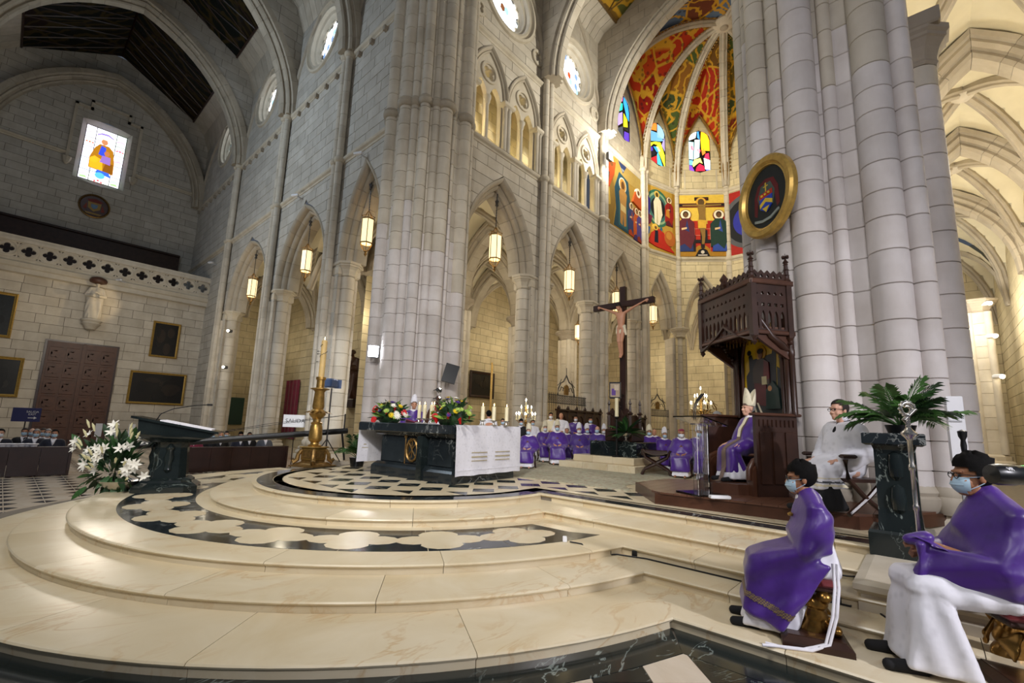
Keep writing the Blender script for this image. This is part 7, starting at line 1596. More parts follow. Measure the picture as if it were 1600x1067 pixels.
# --- cleric in lace surplice
pr_, hc = seated_prims(hz, [((.30, .15, .585), (.9, -.2, -.12), (0, 0, 1), .25), ((.34, -.13, .585), (.9, .2, -.12), (0, 0, 1), .25)], elbows=[(.0, .29, .68), (.0, -.29, .68)])
s3 = near_person('bespectacled cleric in a white lace surplice over black, seated between throne and palm', (7.95, .84, PR+.2), R_(140), 1.14, pr_, 'skin_pale')
dress(s3, hc, 0, 0, ('short', 'hair_brown'), None, glasses=True)
put(blob([hull([(0, .17, .97, .1), (0, -.17, .97, .1), (.04, 0, .98, .08), (.05, 0, .7, .2), (-.03, 0, .55, .2)]), capsule((0, .2, .95), (.0, .3, .7), .1, .11), capsule((0, -.2, .95), (.0, -.3, .7), .1, .11), hull([(.0, .3, .7, .1), (.2, .2, .62, .08), (.14, .22, .53, .05)]), hull([(.0, -.3, .7, .1), (.22, -.18, .62, .08), (.14, -.22, .53, .05)]), hull([(0, 0, .55, .2), (.46, .14, .47, .085), (.46, -.14, .47, .085)]), hull([(.46, .14, .47, .085), (.46, -.14, .47, .085), (.54, .18, .28, .02), (.54, -.18, .28, .02), (.22, .2, .3, .02), (.22, -.2, .3, .02)])], .012, 4, folds(.009, 24), 'surplice', 'white_linen'), s3, I4)
sur = s3.children[-1].data
for lo, hi in ((.30, .325), (.345, .36), (.395, .405)): patch(sur, lambda c, n: lo < c.z < hi and c.x > .15, .003, 'lace_band', 'grey_cloth' if lo == .345 else 'cream_cloth', s3)
put(blob([hull([(.44, .14, .45, .07), (.44, -.14, .45, .07), (.54, .17, .05, .03), (.54, -.17, .05, .03), (.2, .17, .05, .03), (.2, -.17, .05, .03)])], .015, 3, folds(.008, 26), 'cassock', 'black_cloth'), s3, I4)
put(blob([hull([(0, .12, 1.0, .055), (0, -.12, 1.0, .055), (.06, 0, 1.0, .05), (-.03, 0, 1.06, .05), (.12, 0, .93, .03)])], .012, 2, None, 'cassock_collar', 'black_cloth'), s3, I4)
put(blob([hull([(0, .03, 1.1, .05), (.03, 0, 1.1, .045), (0, -.03, 1.1, .05)])], .012, 2, None, 'clerical_collar', 'white_linen'), s3, I4)
for s in (1, -1): MB().join(hull([(.52, s*.13, .035, .045), (.68, s*.14, .03, .035)])).obj('shoe', 'black_cloth', s3, 60)
c = thing('folding_armchair', 'dark wooden folding armchair under the cleric in the lace surplice', 'chair', (7.95, .84, PR+.2), R_(140), None, 1.14)
for s in (1, -1):
    MB().tube([(-.22, s*.27, 0), (.05, s*.27, .2), (.25, s*.27, .4), (.27, s*.27, .62)], .028, 7).obj('leg', 'wood_dark', c, 50); MB().tube([(.28, s*.27, 0), (.0, s*.27, .2), (-.24, s*.27, .42), (-.27, s*.27, .7)], .028, 7).obj('leg', 'wood_dark', c, 50); MB().cbox((.02, s*.28, .655), (.62, .07, .045), 0, .015).obj('armrest', 'wood_dark', c)
MB().box((-.26, -.27, .36), (.26, .27, .4)).obj('seat', 'wood_dark', c); MB().box((-.3, -.28, .62), (-.26, .28, .8)).obj('backrest', 'wood_dark', c)
# --- archbishop on the throne
ap = TO+Vector((cos(TH), sin(TH), 0))*.30+Z_UP*.17
pr_, hc = seated_prims(hz, [((.34, .16, .60), (.9, -.1, -.25), (0, 0, 1), .3), ((.36, -.14, .60), (.9, .15, -.25), (0, 0, 1), .3)], elbows=[(.02, .28, .66), (.02, -.28, .66)], head_yaw=-.1)
s4 = near_person('archbishop in purple with a cream mitre and patterned stole seated on the canopied throne', tuple(ap), TH, 1.07, pr_, 'skin_pale')
MITRE['tall'] = mitre_mb(.25).mesh('mitre', 'cream_cloth', 60)
dress(s4, hc, -.1, 0, ('bald', 'hair_grey'), None, 'tall', glasses=False)
ch4 = blob(chasuble(.27, .2)[:1]+[hull([(.06, .27, .66, .05), (.06, -.27, .66, .05), (.26, .16, .62, .05), (.26, -.16, .62, .05), (.46, .15, .49, .075), (.46, -.15, .49, .075), (-.1, 0, .5, .14)]), hull([(.47, .14, .48, .075), (.47, -.14, .48, .075), (.54, .19, .16, .025), (.54, -.19, .16, .025), (.25, .18, .16, .025), (.25, -.18, .16, .025)])], .014, 4, folds(.01, 24), 'chasuble', 'purple_silk'); put(ch4, s4, I4)
patch(ch4, lambda c, n: abs(c.y-.015) < .05 and (n.x > .1 or n.z > .3) and c.x > .0, .005, 'stole', 'brocade', s4)
MB().rings([[(.56, y, .22), (.6, y, .1), (.63, y+.0, .02), (.72, y, .0)] for y in (-.035, .065)], False).obj('stole_end', 'brocade', s4)
patch(ch4, lambda c, n: abs(c.y-.0) < .035 and n.x > .0 and c.z > .72, .008, 'pallium', 'cream_cloth', s4)
put(blob([hull([(.46, .14, .42, .06), (.46, -.14, .42, .06), (.54, .2, .06, .02), (.54, -.2, .06, .02), (.24, .2, .06, .02), (.24, -.2, .06, .02)])], .015, 3, folds(.01, 26), 'alb', 'white_linen'), s4, I4); put(COLLAR, s4, I4, 'collar')
for s in (1, -1):
    MB().join(hull([(.52, s*.12, .035, .045), (.66, s*.13, .03, .035)])).obj('shoe', 'black_cloth', s4, 60); MB().join(hull([(.26, s*.18, .6, .05), (.31, s*.16, .6, .042)])).obj('cuff', 'white_linen', s4, 60)
    MB().rings([[(-.1, s*.03, 1.3), (-.1, s*.07, 1.3)], [(-.17, s*.04, 1.1), (-.17, s*.09, 1.1)], [(-.18, s*.05, .95), (-.18, s*.1, .95)]], False).obj('mitre_lappet', 'cream_cloth', s4)
seated_person('bare-headed priest in purple with gold-trimmed stole, seated beyond the far throne wall', 10.05, 3.2, PR+.2, R_(175), 1.08, None, 'chas', 'skin', hair=('short', 'hair_grey'), cross=False)
# ------------------------------------------------------------------ crucifix, its plinth and furnishings of the presbytery
st = struct('cross_steps')
for k, (e, z) in enumerate(((0, PR), (.32, PR+.2))):
    x0, x1, y0, y1 = 11.75+e, 14.6, 5.95+e*.6, 8.5-e
    for j in range(3): MB().cbox(((x0+x1)/2, y0+(y1-y0)*(j+.5)/3, z+.1), (x1-x0, (y1-y0)/3-.006, .2), 0, .012).obj('step_slab', 'marble_cream', st)
cb = thing('cross_plinth', 'black marble plinth with carved dark wood base carrying the tall crucifix', 'plinth', (12.95, 6.95, PR+.4))
MB().cbox((0, 0, .22), (1.3, 1.55, .44), 0, .02).obj('marble_block', 'marble_green', cb)
MB().cbox((.1, 0, .62), (.8, .9, .38), 0, .03).obj('wood_base', 'wood_dark', cb); MB().cbox((.1, 0, 1.0), (.55, .6, .5), 0, .02).obj('wood_core', 'wood_dark', cb)
for sx in (-1, 1):
    for sy in (-1, 1): MB().lathe([(.06, .8), (.07, 1.2), (.05, 1.24), (.09, 1.28), (.04, 1.34), (.03, 1.55), (.05, 1.58), (.0, 1.75)], 6, (.1+sx*.32, sy*.36, 0)).obj('pinnacle', 'wood_dark', cb)
for sy in (-1, 0, 1): plate([pointed(0, .12, 1.15, 1.45, 6, .85), foil(0, 1.2, .08, 3, 4, pi/2)], .05).xf(frame_m((-.2, sy*.25, 0), (0, -1, 0), Z_UP)).obj('gable', 'wood_dark', cb)
cx = thing('crucifix', 'tall dark wooden cross with a carved painted Christ figure facing the nave', 'crucifix', (13.0, 6.95, PR+.4))
MB().cbox((0, 0, 2.85), (.12, .2, 5.1), 0, .015).obj('cross_post', 'wood_dark', cx); MB().cbox((-.02, 0, 4.8), (.12, 2.15, .2), 0, .015).obj('cross_beam', 'wood_dark', cx)
M = Matrix.Translation((-.14, 0, 3.1))
P = [ellp((0, 0, .92), (.1, .14, .12)), hull([(0, 0, .95, .1), (-.02, 0, 1.2, .105), (-.02, .08, 1.34, .08), (-.02, -.08, 1.34, .08)]), capsule((-.02, 0, 1.4), (-.05, -.01, 1.5), .05, .045)]
for s in (1, -1): P += [capsule((-.02, s*.14, 1.38), (.0, s*.42, 1.52), .05, .038), capsule((.0, s*.42, 1.52), (.04, s*.78, 1.68), .036, .024)]+hand_prims((.04, s*.78, 1.68), (0, s*.9, .3), (-1, 0, 0), s, .7)+[capsule((0, s*.08, .88), (-.08, s*.05, .45), .085, .055), capsule((-.08, s*.05, .45), (.0, s*.03, .06), .05, .035), hull([(.0, s*.03, .05, .032), (-.08, s*.025, -.06, .025)])]
hp = head_prims((0, 0, 0), 0, .45)
for p in hp: p.xf(Matrix.Translation((-.1, 0.04, 1.56)) @ Matrix.Rotation(pi, 4, 'Z') @ Matrix.Scale(.92, 4))
cf = put(blob(P+hp, .011, 2, None, 'christ_figure', 'skin'), cx, M)
bb = put(blob([hull([(0, .12, .95, .05), (0, -.12, .95, .05), (-.03, .1, .74, .06), (-.03, -.1, .76, .06)]), hull([(-.05, -.12, .92, .05), (-.06, -.2, .66, .03)])], .014, 2, folds(.008, 40), 'loincloth', 'cream_cloth'), cx, M)
put(HAIR[('full', 'hair_brown')], cx, M @ Matrix.Translation((-.1, .04, 1.56)) @ Matrix.Rotation(pi, 4, 'Z') @ Matrix.Rotation(.45, 4, 'Y'))
def text(body, size, mat, M, parent, name='lettering'):
    cu = bpy.data.curves.new('lettering', 'FONT'); cu.body = body; cu.size = size; cu.align_x = 'CENTER'; cu.align_y = 'CENTER'; cu.extrude = .003
    o = bpy.data.objects.new('lettering', cu); COL.objects.link(o); dg = bpy.context.evaluated_depsgraph_get(); me = bpy.data.meshes.new_from_object(o.evaluated_get(dg)); bpy.data.objects.remove(o); bpy.data.curves.remove(cu)
    me.materials.clear(); me.materials.append(MATS[mat]); t = bpy.data.objects.new(name, me); COL.objects.link(t); t.parent = parent; t.matrix_local = M; return t
# monitor, candle, plant by the cross
mo = thing('monitor', 'small flat monitor on a bracket beside the cross post', 'monitor', (12.2, 6.8, 2.6)); MB().cbox((0, 0, .3), (.05, .34, .5), radians(20), .01).obj('housing', 'black_plastic', mo)
p = Paint(); p.r('b9a58c', -.14, -.2, .14, .2); p.r('6a4a9a', -.1, -.15, .02, .05); p.r('d8c8b0', -.02, .0, .1, .16); p.obj('screen', 'oil_paint', mo, Matrix.Translation((-.03, -.01, .3)) @ Matrix.Rotation(radians(20), 4, 'Z') @ frame_m((0, 0, 0), (0, -1, 0), Z_UP)); MB().tube([(.05, 0, .3), (.3, .05, .2), (.7, .1, .2)], .02, 6).obj('bracket', 'iron', mo)
cd2 = thing('tall_candle', 'tall white candle on a slim stand before the cross base', 'candle', (12.2, 6.75, PR+.4)); MB().lathe([(.14, 0), (.14, .03), (.03, .06), (.025, 1.1), (.07, 1.14), (.07, 1.17)], 12).obj('stand', 'iron', cd2, 40); MB().lathe([(.055, 1.17), (.055, 1.72), (0, 1.72)], 12).obj('wax', 'wax', cd2, 40); MB().lathe([(0, 1.73), (.012, 1.77), (0, 1.84)], 8).obj('flame', 'flame', cd2)
u = thing('potted_plant', 'broad-leaved green plant in a silver urn on the black plinth', 'plant', (12.48, 6.6, PR+.84)); MB().lathe([(.09, 0), (.1, .02), (.03, .06), (.03, .1), (.13, .16), (.17, .26), (.15, .26), (0, .22)], 16).obj('urn', 'silver', u, 40); random.seed(8)
for k in range(34):
    a = random.uniform(0, 2*pi); e = random.uniform(-.1, 1.3); d = Vector((cos(a)*cos(e), sin(a)*cos(e), sin(e)*.9)); place(LEAF[random.choice(['leaf', 'leaf_dark'])], 'leaf', u, d*.08+Vector((0, 0, .25)), dirrot(d, random.uniform(-.5, .5)), random.uniform(.35, .6))
# choir stalls and iron screens
def stalls(label, x0, x1, y, z, h):
    t = thing('choir_stall', label, 'choir stall', (x0, y, z)); L_ = x1-x0; n = max(1, round(L_/.75))
    MB().box((0, 0, 0), (L_, .1, h)).obj('back_board', 'wood_dark', t)
    for k in range(n+1): MB().lathe([(.05, 0), (.05, h*.6), (.035, h*.62), (.035, h-.1), (.07, h-.05), (.04, h+.05), (.09, h+.12), (.0, h+.3)], 8, (L_*k/n, -.05, 0)).obj('post', 'wood_dark', t)
    for k in range(n):
        plate([[(.03, h*.55), (L_/n-.03, h*.55), (L_/n-.03, h-.05), (.03, h-.05)], pointed(L_/n/2, L_/n*.33, h*.72, h*.9, 6, h*.58)], .04).xf(frame_m((L_*k/n, -.03, 0), (1, 0, 0), Z_UP)).obj('stall_panel', 'wood_dark', t)
    MB().box((-.1, -.14, h), (L_+.1, .12, h+.08)).obj('cornice', 'wood_dark', t); MB().box((0, -.55, .4), (L_, 0, .46)).obj('seat', 'wood_dark', t); return t
stalls('dark carved choir stalls between the second and third chancel columns', 17.95, 21.8, 13.1, PR, 2.0)
stalls('dark carved choir stall end showing right of the crucifix base', 23.8, 27.2, 13.1, PR, 1.9)
def grille(label, o, u, L_, h, crest, mat='iron_grey'):
    o, u = Vector(o), Vector(u).normalized(); t = thing('iron_grille', label, 'grille', tuple(o)); W = lambda a, z: u*a+Z_UP*z; n = round(L_/.16)
    for k in range(n+1):
        a = L_*k/n; MB().tube([W(a, 0), W(a, h), W(a, h+.14)], [.016, .016, .002], 5).obj('bar', mat, t)
    for z in (.1, h*.5, h-.42, h): MB().slab([(0, -.02), (L_, -.02), (L_, .02), (0, .02)], W(0, z)-u.cross(Z_UP)*.02, u, Z_UP, u.cross(Z_UP)*.04).obj('rail', mat, t)
    b = MB()
    for k in range(n):
        for s in (0, 1): a = L_*(k+.5)/n; b.tube([W(a-.06+.12*s, h-.4), W(a+.05-.1*s, h-.28), W(a-.05+.1*s, h-.14), W(a+.06-.12*s, h-.03)], .012, 4)
    b.obj('scrollwork', mat, t)
    if crest:
        c = MB(); C = L_*.5
        for s in (1, -1): c.tube([W(C+s*.75, h), W(C+s*.7, h+.35), W(C+s*.5, h+.65), W(C+s*.25, h+.75), W(C+s*.1, h+.95), W(C, h+1.1)], .035, 6); c.tube([W(C+s*.6, h+.2), W(C+s*.45, h+.45), W(C+s*.25, h+.4), W(C+s*.3, h+.25)], .025, 5); c.tube([W(C+s*.8, h+.5), W(C+s*.6, h+.62), W(C+s*.45, h+.85)], .02, 5)
        c.tube([W(C, h+1.05), W(C, h+1.5)], .02, 5); c.obj('crest', mat, t); MB().slab([(C-.16, h+.05), (C+.16, h+.05), (C+.16, h+.5), (C, h+.6), (C-.16, h+.5)], W(0, 0)-u.cross(Z_UP)*.05, u, Z_UP, u.cross(Z_UP)*.1).obj('lantern_niche', 'gold_old', t)
    return t
grille('black iron screen with a scrolled crest above the choir stalls', (17.95, 14.0, PR), (1, 0, 0), 3.9, 2.85, True)
for k, lb in ((0, 'iron screen with crest in the narrow arch right of the crucifix'), (1, 'gilt iron screen in the apse arch behind the clear lectern')):
    A, u_, n, Lf = FAC[k]; grille(lb, A+u_*(Lf/2-1.1)-n*.5+Z_UP*PR, u_, 2.2, 2.6, True, 'iron_grey' if k == 0 else 'gold_old')
def candelabra(label, loc):
    t = thing('candelabra', label, 'candelabra', loc); MB().lathe([(.22, 0), (.2, .05), (.05, .1), (.03, .4), (.05, .5), (.03, 1.3), (.06, 1.36), (.03, 1.42), (.03, 1.9)], 12).obj('stem', 'gold', t, 40)
    for z, r, n in ((1.42, .34, 8), (1.66, .2, 5), (1.92, 0, 1)):
        for k in range(n):
            a = 2*pi*k/n+z; x, y = r*cos(a), r*sin(a)
            if r: MB().tube([(0, 0, z-.1), (x*.5, y*.5, z-.16), (x, y, z)], .014, 5).obj('arm', 'gold', t)
            MB().lathe([(.045, z), (.05, z+.02), (.02, z+.03), (.02, z+.17), (.0, z+.17)], 8, (x, y, 0)).obj('candle', 'wax', t, 40); MB().lathe([(0, z+.17), (.022, z+.22), (0, z+.29)], 6, (x, y, 0)).obj('flame', 'bulb', t)
    return t
candelabra('blazing gilt candelabra before the first chancel column, left of the bishops', (12.7, 10.7, PR)); candelabra('blazing gilt candelabra seen above the clear lectern', (16.0, 5.63, PR+.55))
fs = thing('faldstool', 'dark carved folding stool with crossed curved legs on the carpet', 'stool', (12.1, 5.5, PR+.02), R_(115))
for y in (-.22, 0, .22):
    for s in (1, -1): MB().tube([(s*.38, y, 0), (s*.3, y, .14), (0, y, .3), (-s*.28, y, .46), (-s*.36, y, .66)], [.045, .035, .045, .035, .04], 7).obj('leg', 'wood_dark', fs, 50)
MB().rings([[(x, y, .62-.1*(1-(x/.36)**2)) for x in [-.36+.09*k for k in range(9)]] for y in (-.26, .26)], False).obj('seat', 'wood_dark', fs, 60); MB().cbox((.0, -.3, .56), (.8, .05, .16), 0, .02).obj('seat_rail', 'wood_dark', fs); MB().lathe([(.05, 0), (.05, .02), (0, .02)], 8).xf(Matrix.Translation((0, -.33, .56)) @ Matrix.Rotation(pi/2, 4, 'X')).obj('boss', 'gold_old', fs)
# ------------------------------------------------------------------ arms, statues, signs
ov = thing('oval_arms', 'large gilt-framed oval painting of a coat of arms hung on the near pillar', 'emblem', (9.0, 1.82, 6.12)); Mo = frame_m((0, 0, 0), (cos(R_(142-90))*-1, sin(R_(142-90))*-1, 0), Z_UP)
Mo = frame_m((0, 0, 0), (-sin(R_(142)), cos(R_(142)), 0), Z_UP)
def ringo(prof, rx, ry, M, mb=None, N=40):
    R = [[M @ Vector((cos(2*pi*i/N)*(rx+d), sin(2*pi*i/N)*(ry+d), z)) for d, z in prof] for i in range(N)]; R.append(R[0]); return MB().rings(R, True)
ringo([(0, 0), (0, .09), (-.04, .13), (-.12, .12), (-.16, .07), (-.19, .08), (-.2, .03), (-.2, 0)], .70, .78, Mo).obj('frame', 'gold_frame', ov, 40)
p = Paint(); e = lambda *a: p.e(*a); p.e('1b1f1e', 0, 0, .51, .59, 32); p.p('5c1418', [(-.3, .1), (-.2, .3), (0, .36), (.2, .3), (.3, .1), (.32, -.25), (.25, -.3), (.2, .05), (-.2, .05), (-.25, -.3), (-.32, -.25)]); p.p('44534a', [(-.22, .05), (-.12, .26), (.12, .26), (.22, .05), (.16, -.2), (-.16, -.2)]); p.r('c8a83a', -.015, .1, .015, .28); p.r('c8a83a', -.06, .2, .06, .22)
p.p('b8331f', [(-.16, .1), (.16, .1), (.16, .0), (-.16, .0)]); p.p('2440a8', [(-.16, .0), (.16, .0), (.14, -.2), (0, -.3), (-.14, -.2)]); p.p('d8b83a', [(-.15, -.1), (0, -.02), (.15, -.1), (.15, -.18), (0, -.1), (-.15, -.18)]); p.p('d8b83a', [(-.09, -.2), (.09, -.2), (0, -.3)]); p.p('8d948c', [(-.3, -.36), (-.1, -.42), (.1, -.42), (.3, -.34), (.3, -.39), (.1, -.47), (-.1, -.47), (-.3, -.41)]); [p.e('d8b83a', x, .05, .022) for x in (-.09, 0, .09)]
p.obj('painted_arms', 'oil_paint', ov, Mo @ Matrix.Translation((0, 0, .04)))
em2 = thing('wall_arms', 'round carved gilt coat of arms on the dark upper end wall below the stained glass', 'emblem', (2.74, yu-.02, 17.75)); Me = frame_m((0, 0, 0), (1, 0, 0), Z_UP)
ringo([(0, 0), (0, .1), (-.08, .14), (-.14, .06), (-.14, 0)], .95, .95, Me).obj('frame', 'gold_old', em2, 40); MB().join(MB().prism(circ(0, 0, .84, 28), 0, .04), Me).obj('disc', 'wood_mid', em2)
p = Paint(); p.p('7a2a1c', [(-.5, .45), (0, .62), (.5, .45), (.3, .3), (-.3, .3)]); p.p('a88a4a', [(-.4, .3), (.4, .3), (.35, -.2), (0, -.45), (-.35, -.2)]); p.p('6a8aa8', [(-.2, .15), (.2, .15), (.18, -.1), (0, -.25), (-.18, -.1)]); p.p('8a3a24', [(-.65, -.3), (-.45, .2), (-.42, -.35)]); p.p('8a3a24', [(.65, -.3), (.45, .2), (.42, -.35)]); p.p('a88a4a', [(-.5, -.55), (.5, -.55), (.4, -.68), (-.4, -.68)]); p.obj('relief', 'oil_paint', em2, Me @ Matrix.Translation((0, 0, .05)))
def statue(label, loc, yaw, h, mat, cap=None):
    t = thing('statue', label, 'statue', loc, yaw, None, h/1.75); P = standing_prims([((.25, .02, 1.2), (.5, -.6, .3), (1, 0, 0)), ((.24, -.05, 1.05), (.5, .5, .2), (1, 0, 0))])[0]+RB
    put(blob(P, .016, 2, folds(.014, 24), 'figure', mat), t, I4); return t
sw = statue('pale stone saint under a rust canopy above the wooden door', (3.2, yl-.55, 7.75), R_(-90), 2.55, 'stone_pale')
MB().lathe([(.35, 0), (.38, -.06), (.3, -.14), (.34, -.2), (.22, -.34), (.18, -.45), (0, -.5)], 12).obj('corbel', 'stone_pale', sw, 40); MB().lathe([(.1, 1.66), (.3, 1.72), (.32, 1.82), (.26, 1.92), (.12, 1.98), (0, 2.0)], 14, (.05, 0, 0)).obj('halo', 'wood_red', sw, 40)
ws = statue('tall carved wooden statue on a bracket in the aisle, left of the crossing pillar', (15.7, 28.9, 3.1), R_(200), 3.4, 'wood_mid'); MB().cbox((0, 0, -.12), (.7, .9, .3), 0, .03).obj('bracket', 'wood_dark', ws)
def panel_sign(label, loc, yaw, w_, h_, zc, bg, fg, lines, nm='exit_sign'):
    t = thing(nm, label, 'sign', loc, yaw); MB().cbox((0, .01, zc), (w_, .03, h_), 0, .005).obj('board', bg, t)
    for s, x, z, sz in lines: text(s, sz, fg, frame_m((x, -.012, zc+z), (1, 0, 0), Z_UP), t)
    MB().tube([(0, .03, 0), (0, .03, zc-h_/2)], .02, 6).obj('post', 'iron', t); MB().cbox((0, .03, .02), (.5, .4, .04), 0, .01).obj('foot', 'iron', t); return t
simple('sign_blue', '1c1f5c', .5, var=.05)
panel_sign('white SALIDA sign on a thin stand before the red curtain', (9.1, 21.5, ZF), R_(-24), 1.0, .56, 2.2, 'white_plastic', 'black_plastic', [('SALIDA', 0, 0, .25)])
bs = panel_sign('dark blue SALIDA EXIT sign with an arrow behind the left pew', (.74, 27.3, ZF), R_(-3), .82, .56, 2.1, 'sign_blue', 'white_plastic', [('SALIDA', .16, .12, .11), ('EXIT', .16, .02, .11)])
MB().slab([(.05, -.11), (.22, -.11), (.22, -.07), (.31, -.125), (.22, -.18), (.22, -.14), (.05, -.14)], (0, -.012, 2.1), (1, 0, 0), Z_UP, (0, -.004, 0)).obj('arrow', 'white_plastic', bs)
for k in range(3): tag(MB().cbox((2.9+k*.55, 26.2, ZF+1.55), (.22, .02, .55), 0).cbox((2.9+k*.55, 26.22, ZF+.65), (.04, .04, 1.3)).obj('notice_board', 'white_plastic'), ['small white notice on a post right of the wooden door foot', 'middle small white notice behind the lilies', 'small white notice nearest the ambo'][k], 'sign')
# curtain, board, aisle pictures
R = [[(16.05+.05*sin(y*9), y, z) for y in [37.9+2.5*k/24 for k in range(25)]] for z in (.1, 4.9)]
tag(MB().rings(R, False).obj('curtain', 'magenta_cloth', None, 60), 'long dark wine-red curtain hanging behind the SALIDA sign', 'curtain')
simple('board_green', '27463c', .6, var=.06); gb = thing('green_board', 'plain dark green board hung between the far transept columns', 'board', (13.35, 43.9, 2.2)); MB().cbox((0, 0, 0), (1.4, .05, 2.3), 0, .01).obj('panel', 'board_green', gb)
picture('dark framed painting on the aisle wall right of the crossing pillar', (24.2, 24.85, 4.75), (1, 0, 0), 2.6, 2.0, .2, ('1c1812', '2c2419', '211a12'), 'wood_dark')
gf = thing('gilt_altarpiece', 'tall narrow gilt framed altarpiece wing at the edge of the aisle column', 'altarpiece', (20.9, 20.6, 3.8)); MB().cbox((0, 0, 0), (.5, .1, 3.9), R_(45), .04).obj('panel', 'gold', gf); MB().cbox((0, -.07, 0), (.3, .06, 3.6), R_(45), .02).obj('inset', 'gold_frame', gf)
rd = thing('dark_screen', 'dark red-brown wooden screen standing far behind the cross post', 'screen', (27.2, 16.6, ZF)); MB().cbox((0, 0, 2.9), (1.6, .1, 5.2), R_(-50), .02).obj('panel', 'wood_red', rd)
# ------------------------------------------------------------------ lamps, cameras, stands, cables
jb = thing('camera_boom', 'long black camera boom stretching from the ambo to the left palm', 'boom', (2.1, 14.35, .94)); d = Vector((6.95, 12.75, 1.44))-Vector((2.1, 14.35, .94))
MB().tube([d*0, d*.5, d], .085, 10).obj('tube', 'black_plastic', jb, 60); MB().tube([d*.98, d*.98+Z_UP*.5], .02, 6).obj('mast', 'iron', jb)
for k in (.0, .1): MB().tube([d*.22+Z_UP*.1, d*.6+Z_UP*(.3+k*.5), d*.98+Z_UP*(.46)], .006, 4).obj('stay_wire', 'iron', jb)
MB().tube([d*.97, d*.97+Vector((.2, .1, -.85))], .03, 6).obj('support', 'black_plastic', jb)
tl = thing('lamp_stand', 'lighting stand with a blue-grey lamp head shining on the column behind', 'lamp', (6.34, 12.75, PR)); MB().tube([(0, 0, .3), (0, 0, 2.1)], .02, 8).obj('pole', 'iron_grey', tl)
for a in range(3): MB().tube([(0, 0, .65), (.45*cos(a*2.1), .45*sin(a*2.1), 0)], .014, 6).obj('leg', 'iron', tl)
simple('lamp_blue', '4a5f86', .4); MB().cbox((0, .05, 2.25), (.3, .24, .26), R_(30), .04).obj('lamp_head', 'lamp_blue', tl)
for s in (-1, 1): MB().cbox((.1+s*.17, .17, 2.25), (.02, .2, .26), R_(30+s*25), .004).obj('barn_door', 'lamp_blue', tl)
lp = thing('light_panel', 'glaring square light panel on the left flank of the crossing pillar', 'lamp', (8.75, 14.7, 4.25)); MB().cbox((0, 0, 0), (.06, .4, .46), R_(60), .01).obj('housing', 'black_plastic', lp); MB().cbox((-.03, -.04, 0), (.03, .34, .4), R_(60), .005).obj('diffuser', 'lamp_white', lp)
sk = thing('loudspeaker', 'tilted black panel with white sheet fixed to the crossing pillar right flank', 'monitor', (10.75, 12.7, 3.55)); MB().cbox((0, 0, 0), (.06, .5, .72), R_(50), .01).xf(Matrix.Rotation(R_(18), 4, 'Y')).obj('panel', 'black_plastic', sk); MB().cbox((-.05, .05, .05), (.01, .26, .3), R_(50), .002).xf(Matrix.Rotation(R_(18), 4, 'Y')).obj('sheet', 'white_plastic', sk)
for k, z in enumerate((2.92, 2.62)):
    t = thing('pillar_spotlight', ['upper small bright spotlight on the crossing pillar above the altar flowers', 'lower small bright spotlight on the crossing pillar above the altar flowers'][k], 'lamp', (10.05, 12.55, z)); MB().lathe([(.06, 0), (.09, .16), (.08, .17), (0, .17)], 12).xf(Matrix.Rotation(R_(110), 4, 'Y')).obj('housing', 'iron_grey', t, 40); MB().ell((.1, -.02, .0), .05, 8, 6).obj('bulb', 'bulb', t); MB().tube([(0, 0, 0), (.1, .3, -.02)], .015, 5).obj('arm', 'iron', t)
fd = thing('floodlight', 'blazing floodlight fixed to the chancel column at gallery height', 'lamp', (22.55, 12.95, 18.1)); MB().cbox((0, 0, 0), (.4, .2, .5), 0, .03).obj('housing', 'iron_grey', fd); MB().cbox((0, -.11, 0), (.34, .03, .44), 0, .01).obj('diffuser', 'lamp_white', fd); MB().cbox((.22, .0, 0), (.02, .2, .4), 0, .005).obj('diffuser', 'lamp_white', fd)
for i, (p_, lb) in enumerate((((9.3, 17.9, 13.55), 'security camera on the transept wall nearest the crossing pillar'), ((9.3, 24.6, 13.75), 'security camera on the transept wall between the first two columns'), ((9.3, 39.6, 13.2), 'security camera on the transept wall near the balustrade'), ((4.3, yl-.8, 10.6), 'security camera fixed below the balustrade rail'))):
    t = thing('security_camera', lb, 'camera', p_); MB().tube([(.25, 0, 0), (.05, 0, 0), (-.05, .1, .1)], .03, 6).obj('bracket', 'grey_plastic', t); MB().cbox((-.1, .2, .14), (.14, .42, .14), R_(25), .03).obj('housing', 'white_plastic', t)
for i, (p_, lb) in enumerate((((32.9, -2.9, 8.75), 'top small spotlight on the far aisle column at the right edge'), ((32.9, -2.95, 7.05), 'middle small spotlight on the far aisle column at the right edge'), ((32.9, -3.0, 5.0), 'lowest small spotlight on the far aisle column at the right edge'))):
    t = thing('aisle_spotlight', lb, 'lamp', p_); MB().cbox((0, 0, 0), (.4, .26, .18), R_(40), .04).obj('housing', 'white_plastic', t); MB().ell((-.2, -.1, -.05), .1, 8, 6).obj('bulb', 'bulb', t); MB().tube([(.1, 0, 0), (.5, .25, 0)], .03, 6).obj('arm', 'iron', t)
for i, (p_, lb) in enumerate((((9.75, 34.9, 7.5), 'upper bright spotlight on the third transept column'), ((9.75, 34.9, 5.0), 'lower bright spotlight on the third transept column'))):
    t = thing('column_spotlight', lb, 'lamp', p_); MB().cbox((0, 0, 0), (.24, .24, .2), 0, .03).obj('housing', 'iron_grey', t); MB().ell((-.14, -.06, 0), .09, 8, 6).obj('bulb', 'bulb', t)
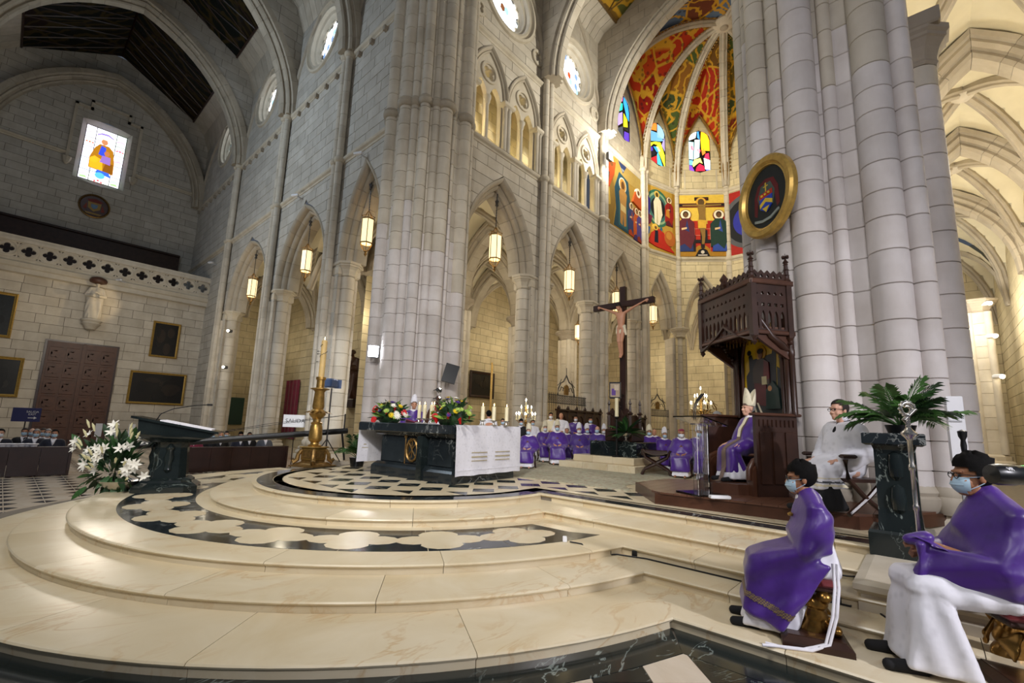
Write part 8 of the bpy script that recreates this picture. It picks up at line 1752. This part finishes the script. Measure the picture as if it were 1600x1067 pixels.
la = thing('line_array_speaker', 'slim white column loudspeaker on the pier behind the right-hand server', 'speaker', (8.35, -.32, .5)); MB().cbox((0, 0, 1.4), (.12, .16, .85), R_(10), .01).obj('cabinet', 'white_plastic', la); MB().tube([(.02, 0, 0), (.02, 0, 1.0)], .02, 6).obj('stand', 'grey_plastic', la); MB().cbox((.02, 0, .02), (.4, .4, .04)).obj('foot', 'iron', la); MB().cbox((-.065, .0, 1.5), (.01, .12, .02), R_(10)).obj('label_strip', 'grey_plastic', la)
ms = thing('microphone_stand', 'black microphone on a stand behind the right-hand server', 'microphone', (7.45, -.33, .5)); MB().tube([(0, 0, 0), (0, 0, 1.15)], .014, 6).obj('stand', 'silver', ms); MB().cbox((0, 0, .015), (.3, .3, .03)).obj('foot', 'iron', ms); MB().lathe([(.025, 1.12), (.03, 1.2), (.022, 1.26), (.04, 1.3), (.045, 1.36), (.0, 1.38)], 10).obj('microphone', 'black_plastic', ms, 40)
pc2 = thing('photo_camera', 'black camera with a long telephoto lens poking in at the right edge', 'camera', (3.99, -.28, 1.56), R_(-50))
MB().lathe([(.0, -.01), (.055, 0), (.062, .03), (.062, .12), (.056, .13), (.056, .28), (.05, .3), (.05, .42), (0, .42)], 20).xf(Matrix.Rotation(R_(90), 4, 'Y')).obj('lens_barrel', 'black_plastic', pc2, 40); MB().lathe([(.0575, .19), (.0585, .195), (.0585, .2), (.0575, .205)], 20, cap=False).xf(Matrix.Rotation(R_(90), 4, 'Y')).obj('green_ring', 'glow_green', pc2)  # lens ring is given a green glow of its own
MB().cbox((.46, 0, -.01), (.12, .15, .14), 0, .02).obj('camera_body', 'black_plastic', pc2); text('VR', .03, 'white_plastic', frame_m((.06, -.054, .035), (1, 0, 0), (0, .5, .866)), pc2)
def cable(label, pts, r=.009): tag(MB().tube(pts, r, 6).obj('cable', 'black_plastic', None, 60), label, 'cable')
cable('black cable running along the foot of the third step to the coil', [(4.96, 3.4, .345), (5.0, 3.25, .34), (4.99, 3.12, .235), (5.1, 3.06, .23), (5.3, 2.93, .23), (5.4, 2.6, .23), (5.39, 1.8, .23), (5.39, 1.0, .23), (5.4, .62, .23), (5.6, .6, .23)])
cable('black cable looping from the coil over the edge of the stone block', [(6.0, .62, .345), (5.8, .6, .3), (5.72, .58, .24), (5.55, .5, .23), (5.3, .35, .225), (5.1, .1, .225)])
cable('coiled black cable lying on the fourth step beside the stone block', [(6.12+(.11+.004*k)*cos(k*.5), .76+(.11+.004*k)*sin(k*.5), .345+.0008*k) for k in range(38)], .008)
wd = tag(MB().cbox((4.95, 3.47, .365), (.05, .05, .07), R_(40), .008).obj('cable_transmitter', 'white_plastic'), 'small white plastic device standing on the quatrefoil step', 'device')
for i, (x, y, lb) in enumerate(((5.22, 3.0, 'small black cable clip on the riser below the white device'), (5.4, 2.75, 'small black cable clip at the inner corner of the third step'), (5.4, .72, 'small black cable clip beside the left gilt stool'))): tag(MB().cbox((x, y, .26), (.03, .06, .06), R_(20), .004).obj('cable_clip', 'black_plastic'), lb, 'clip', 'cable clips on the steps')
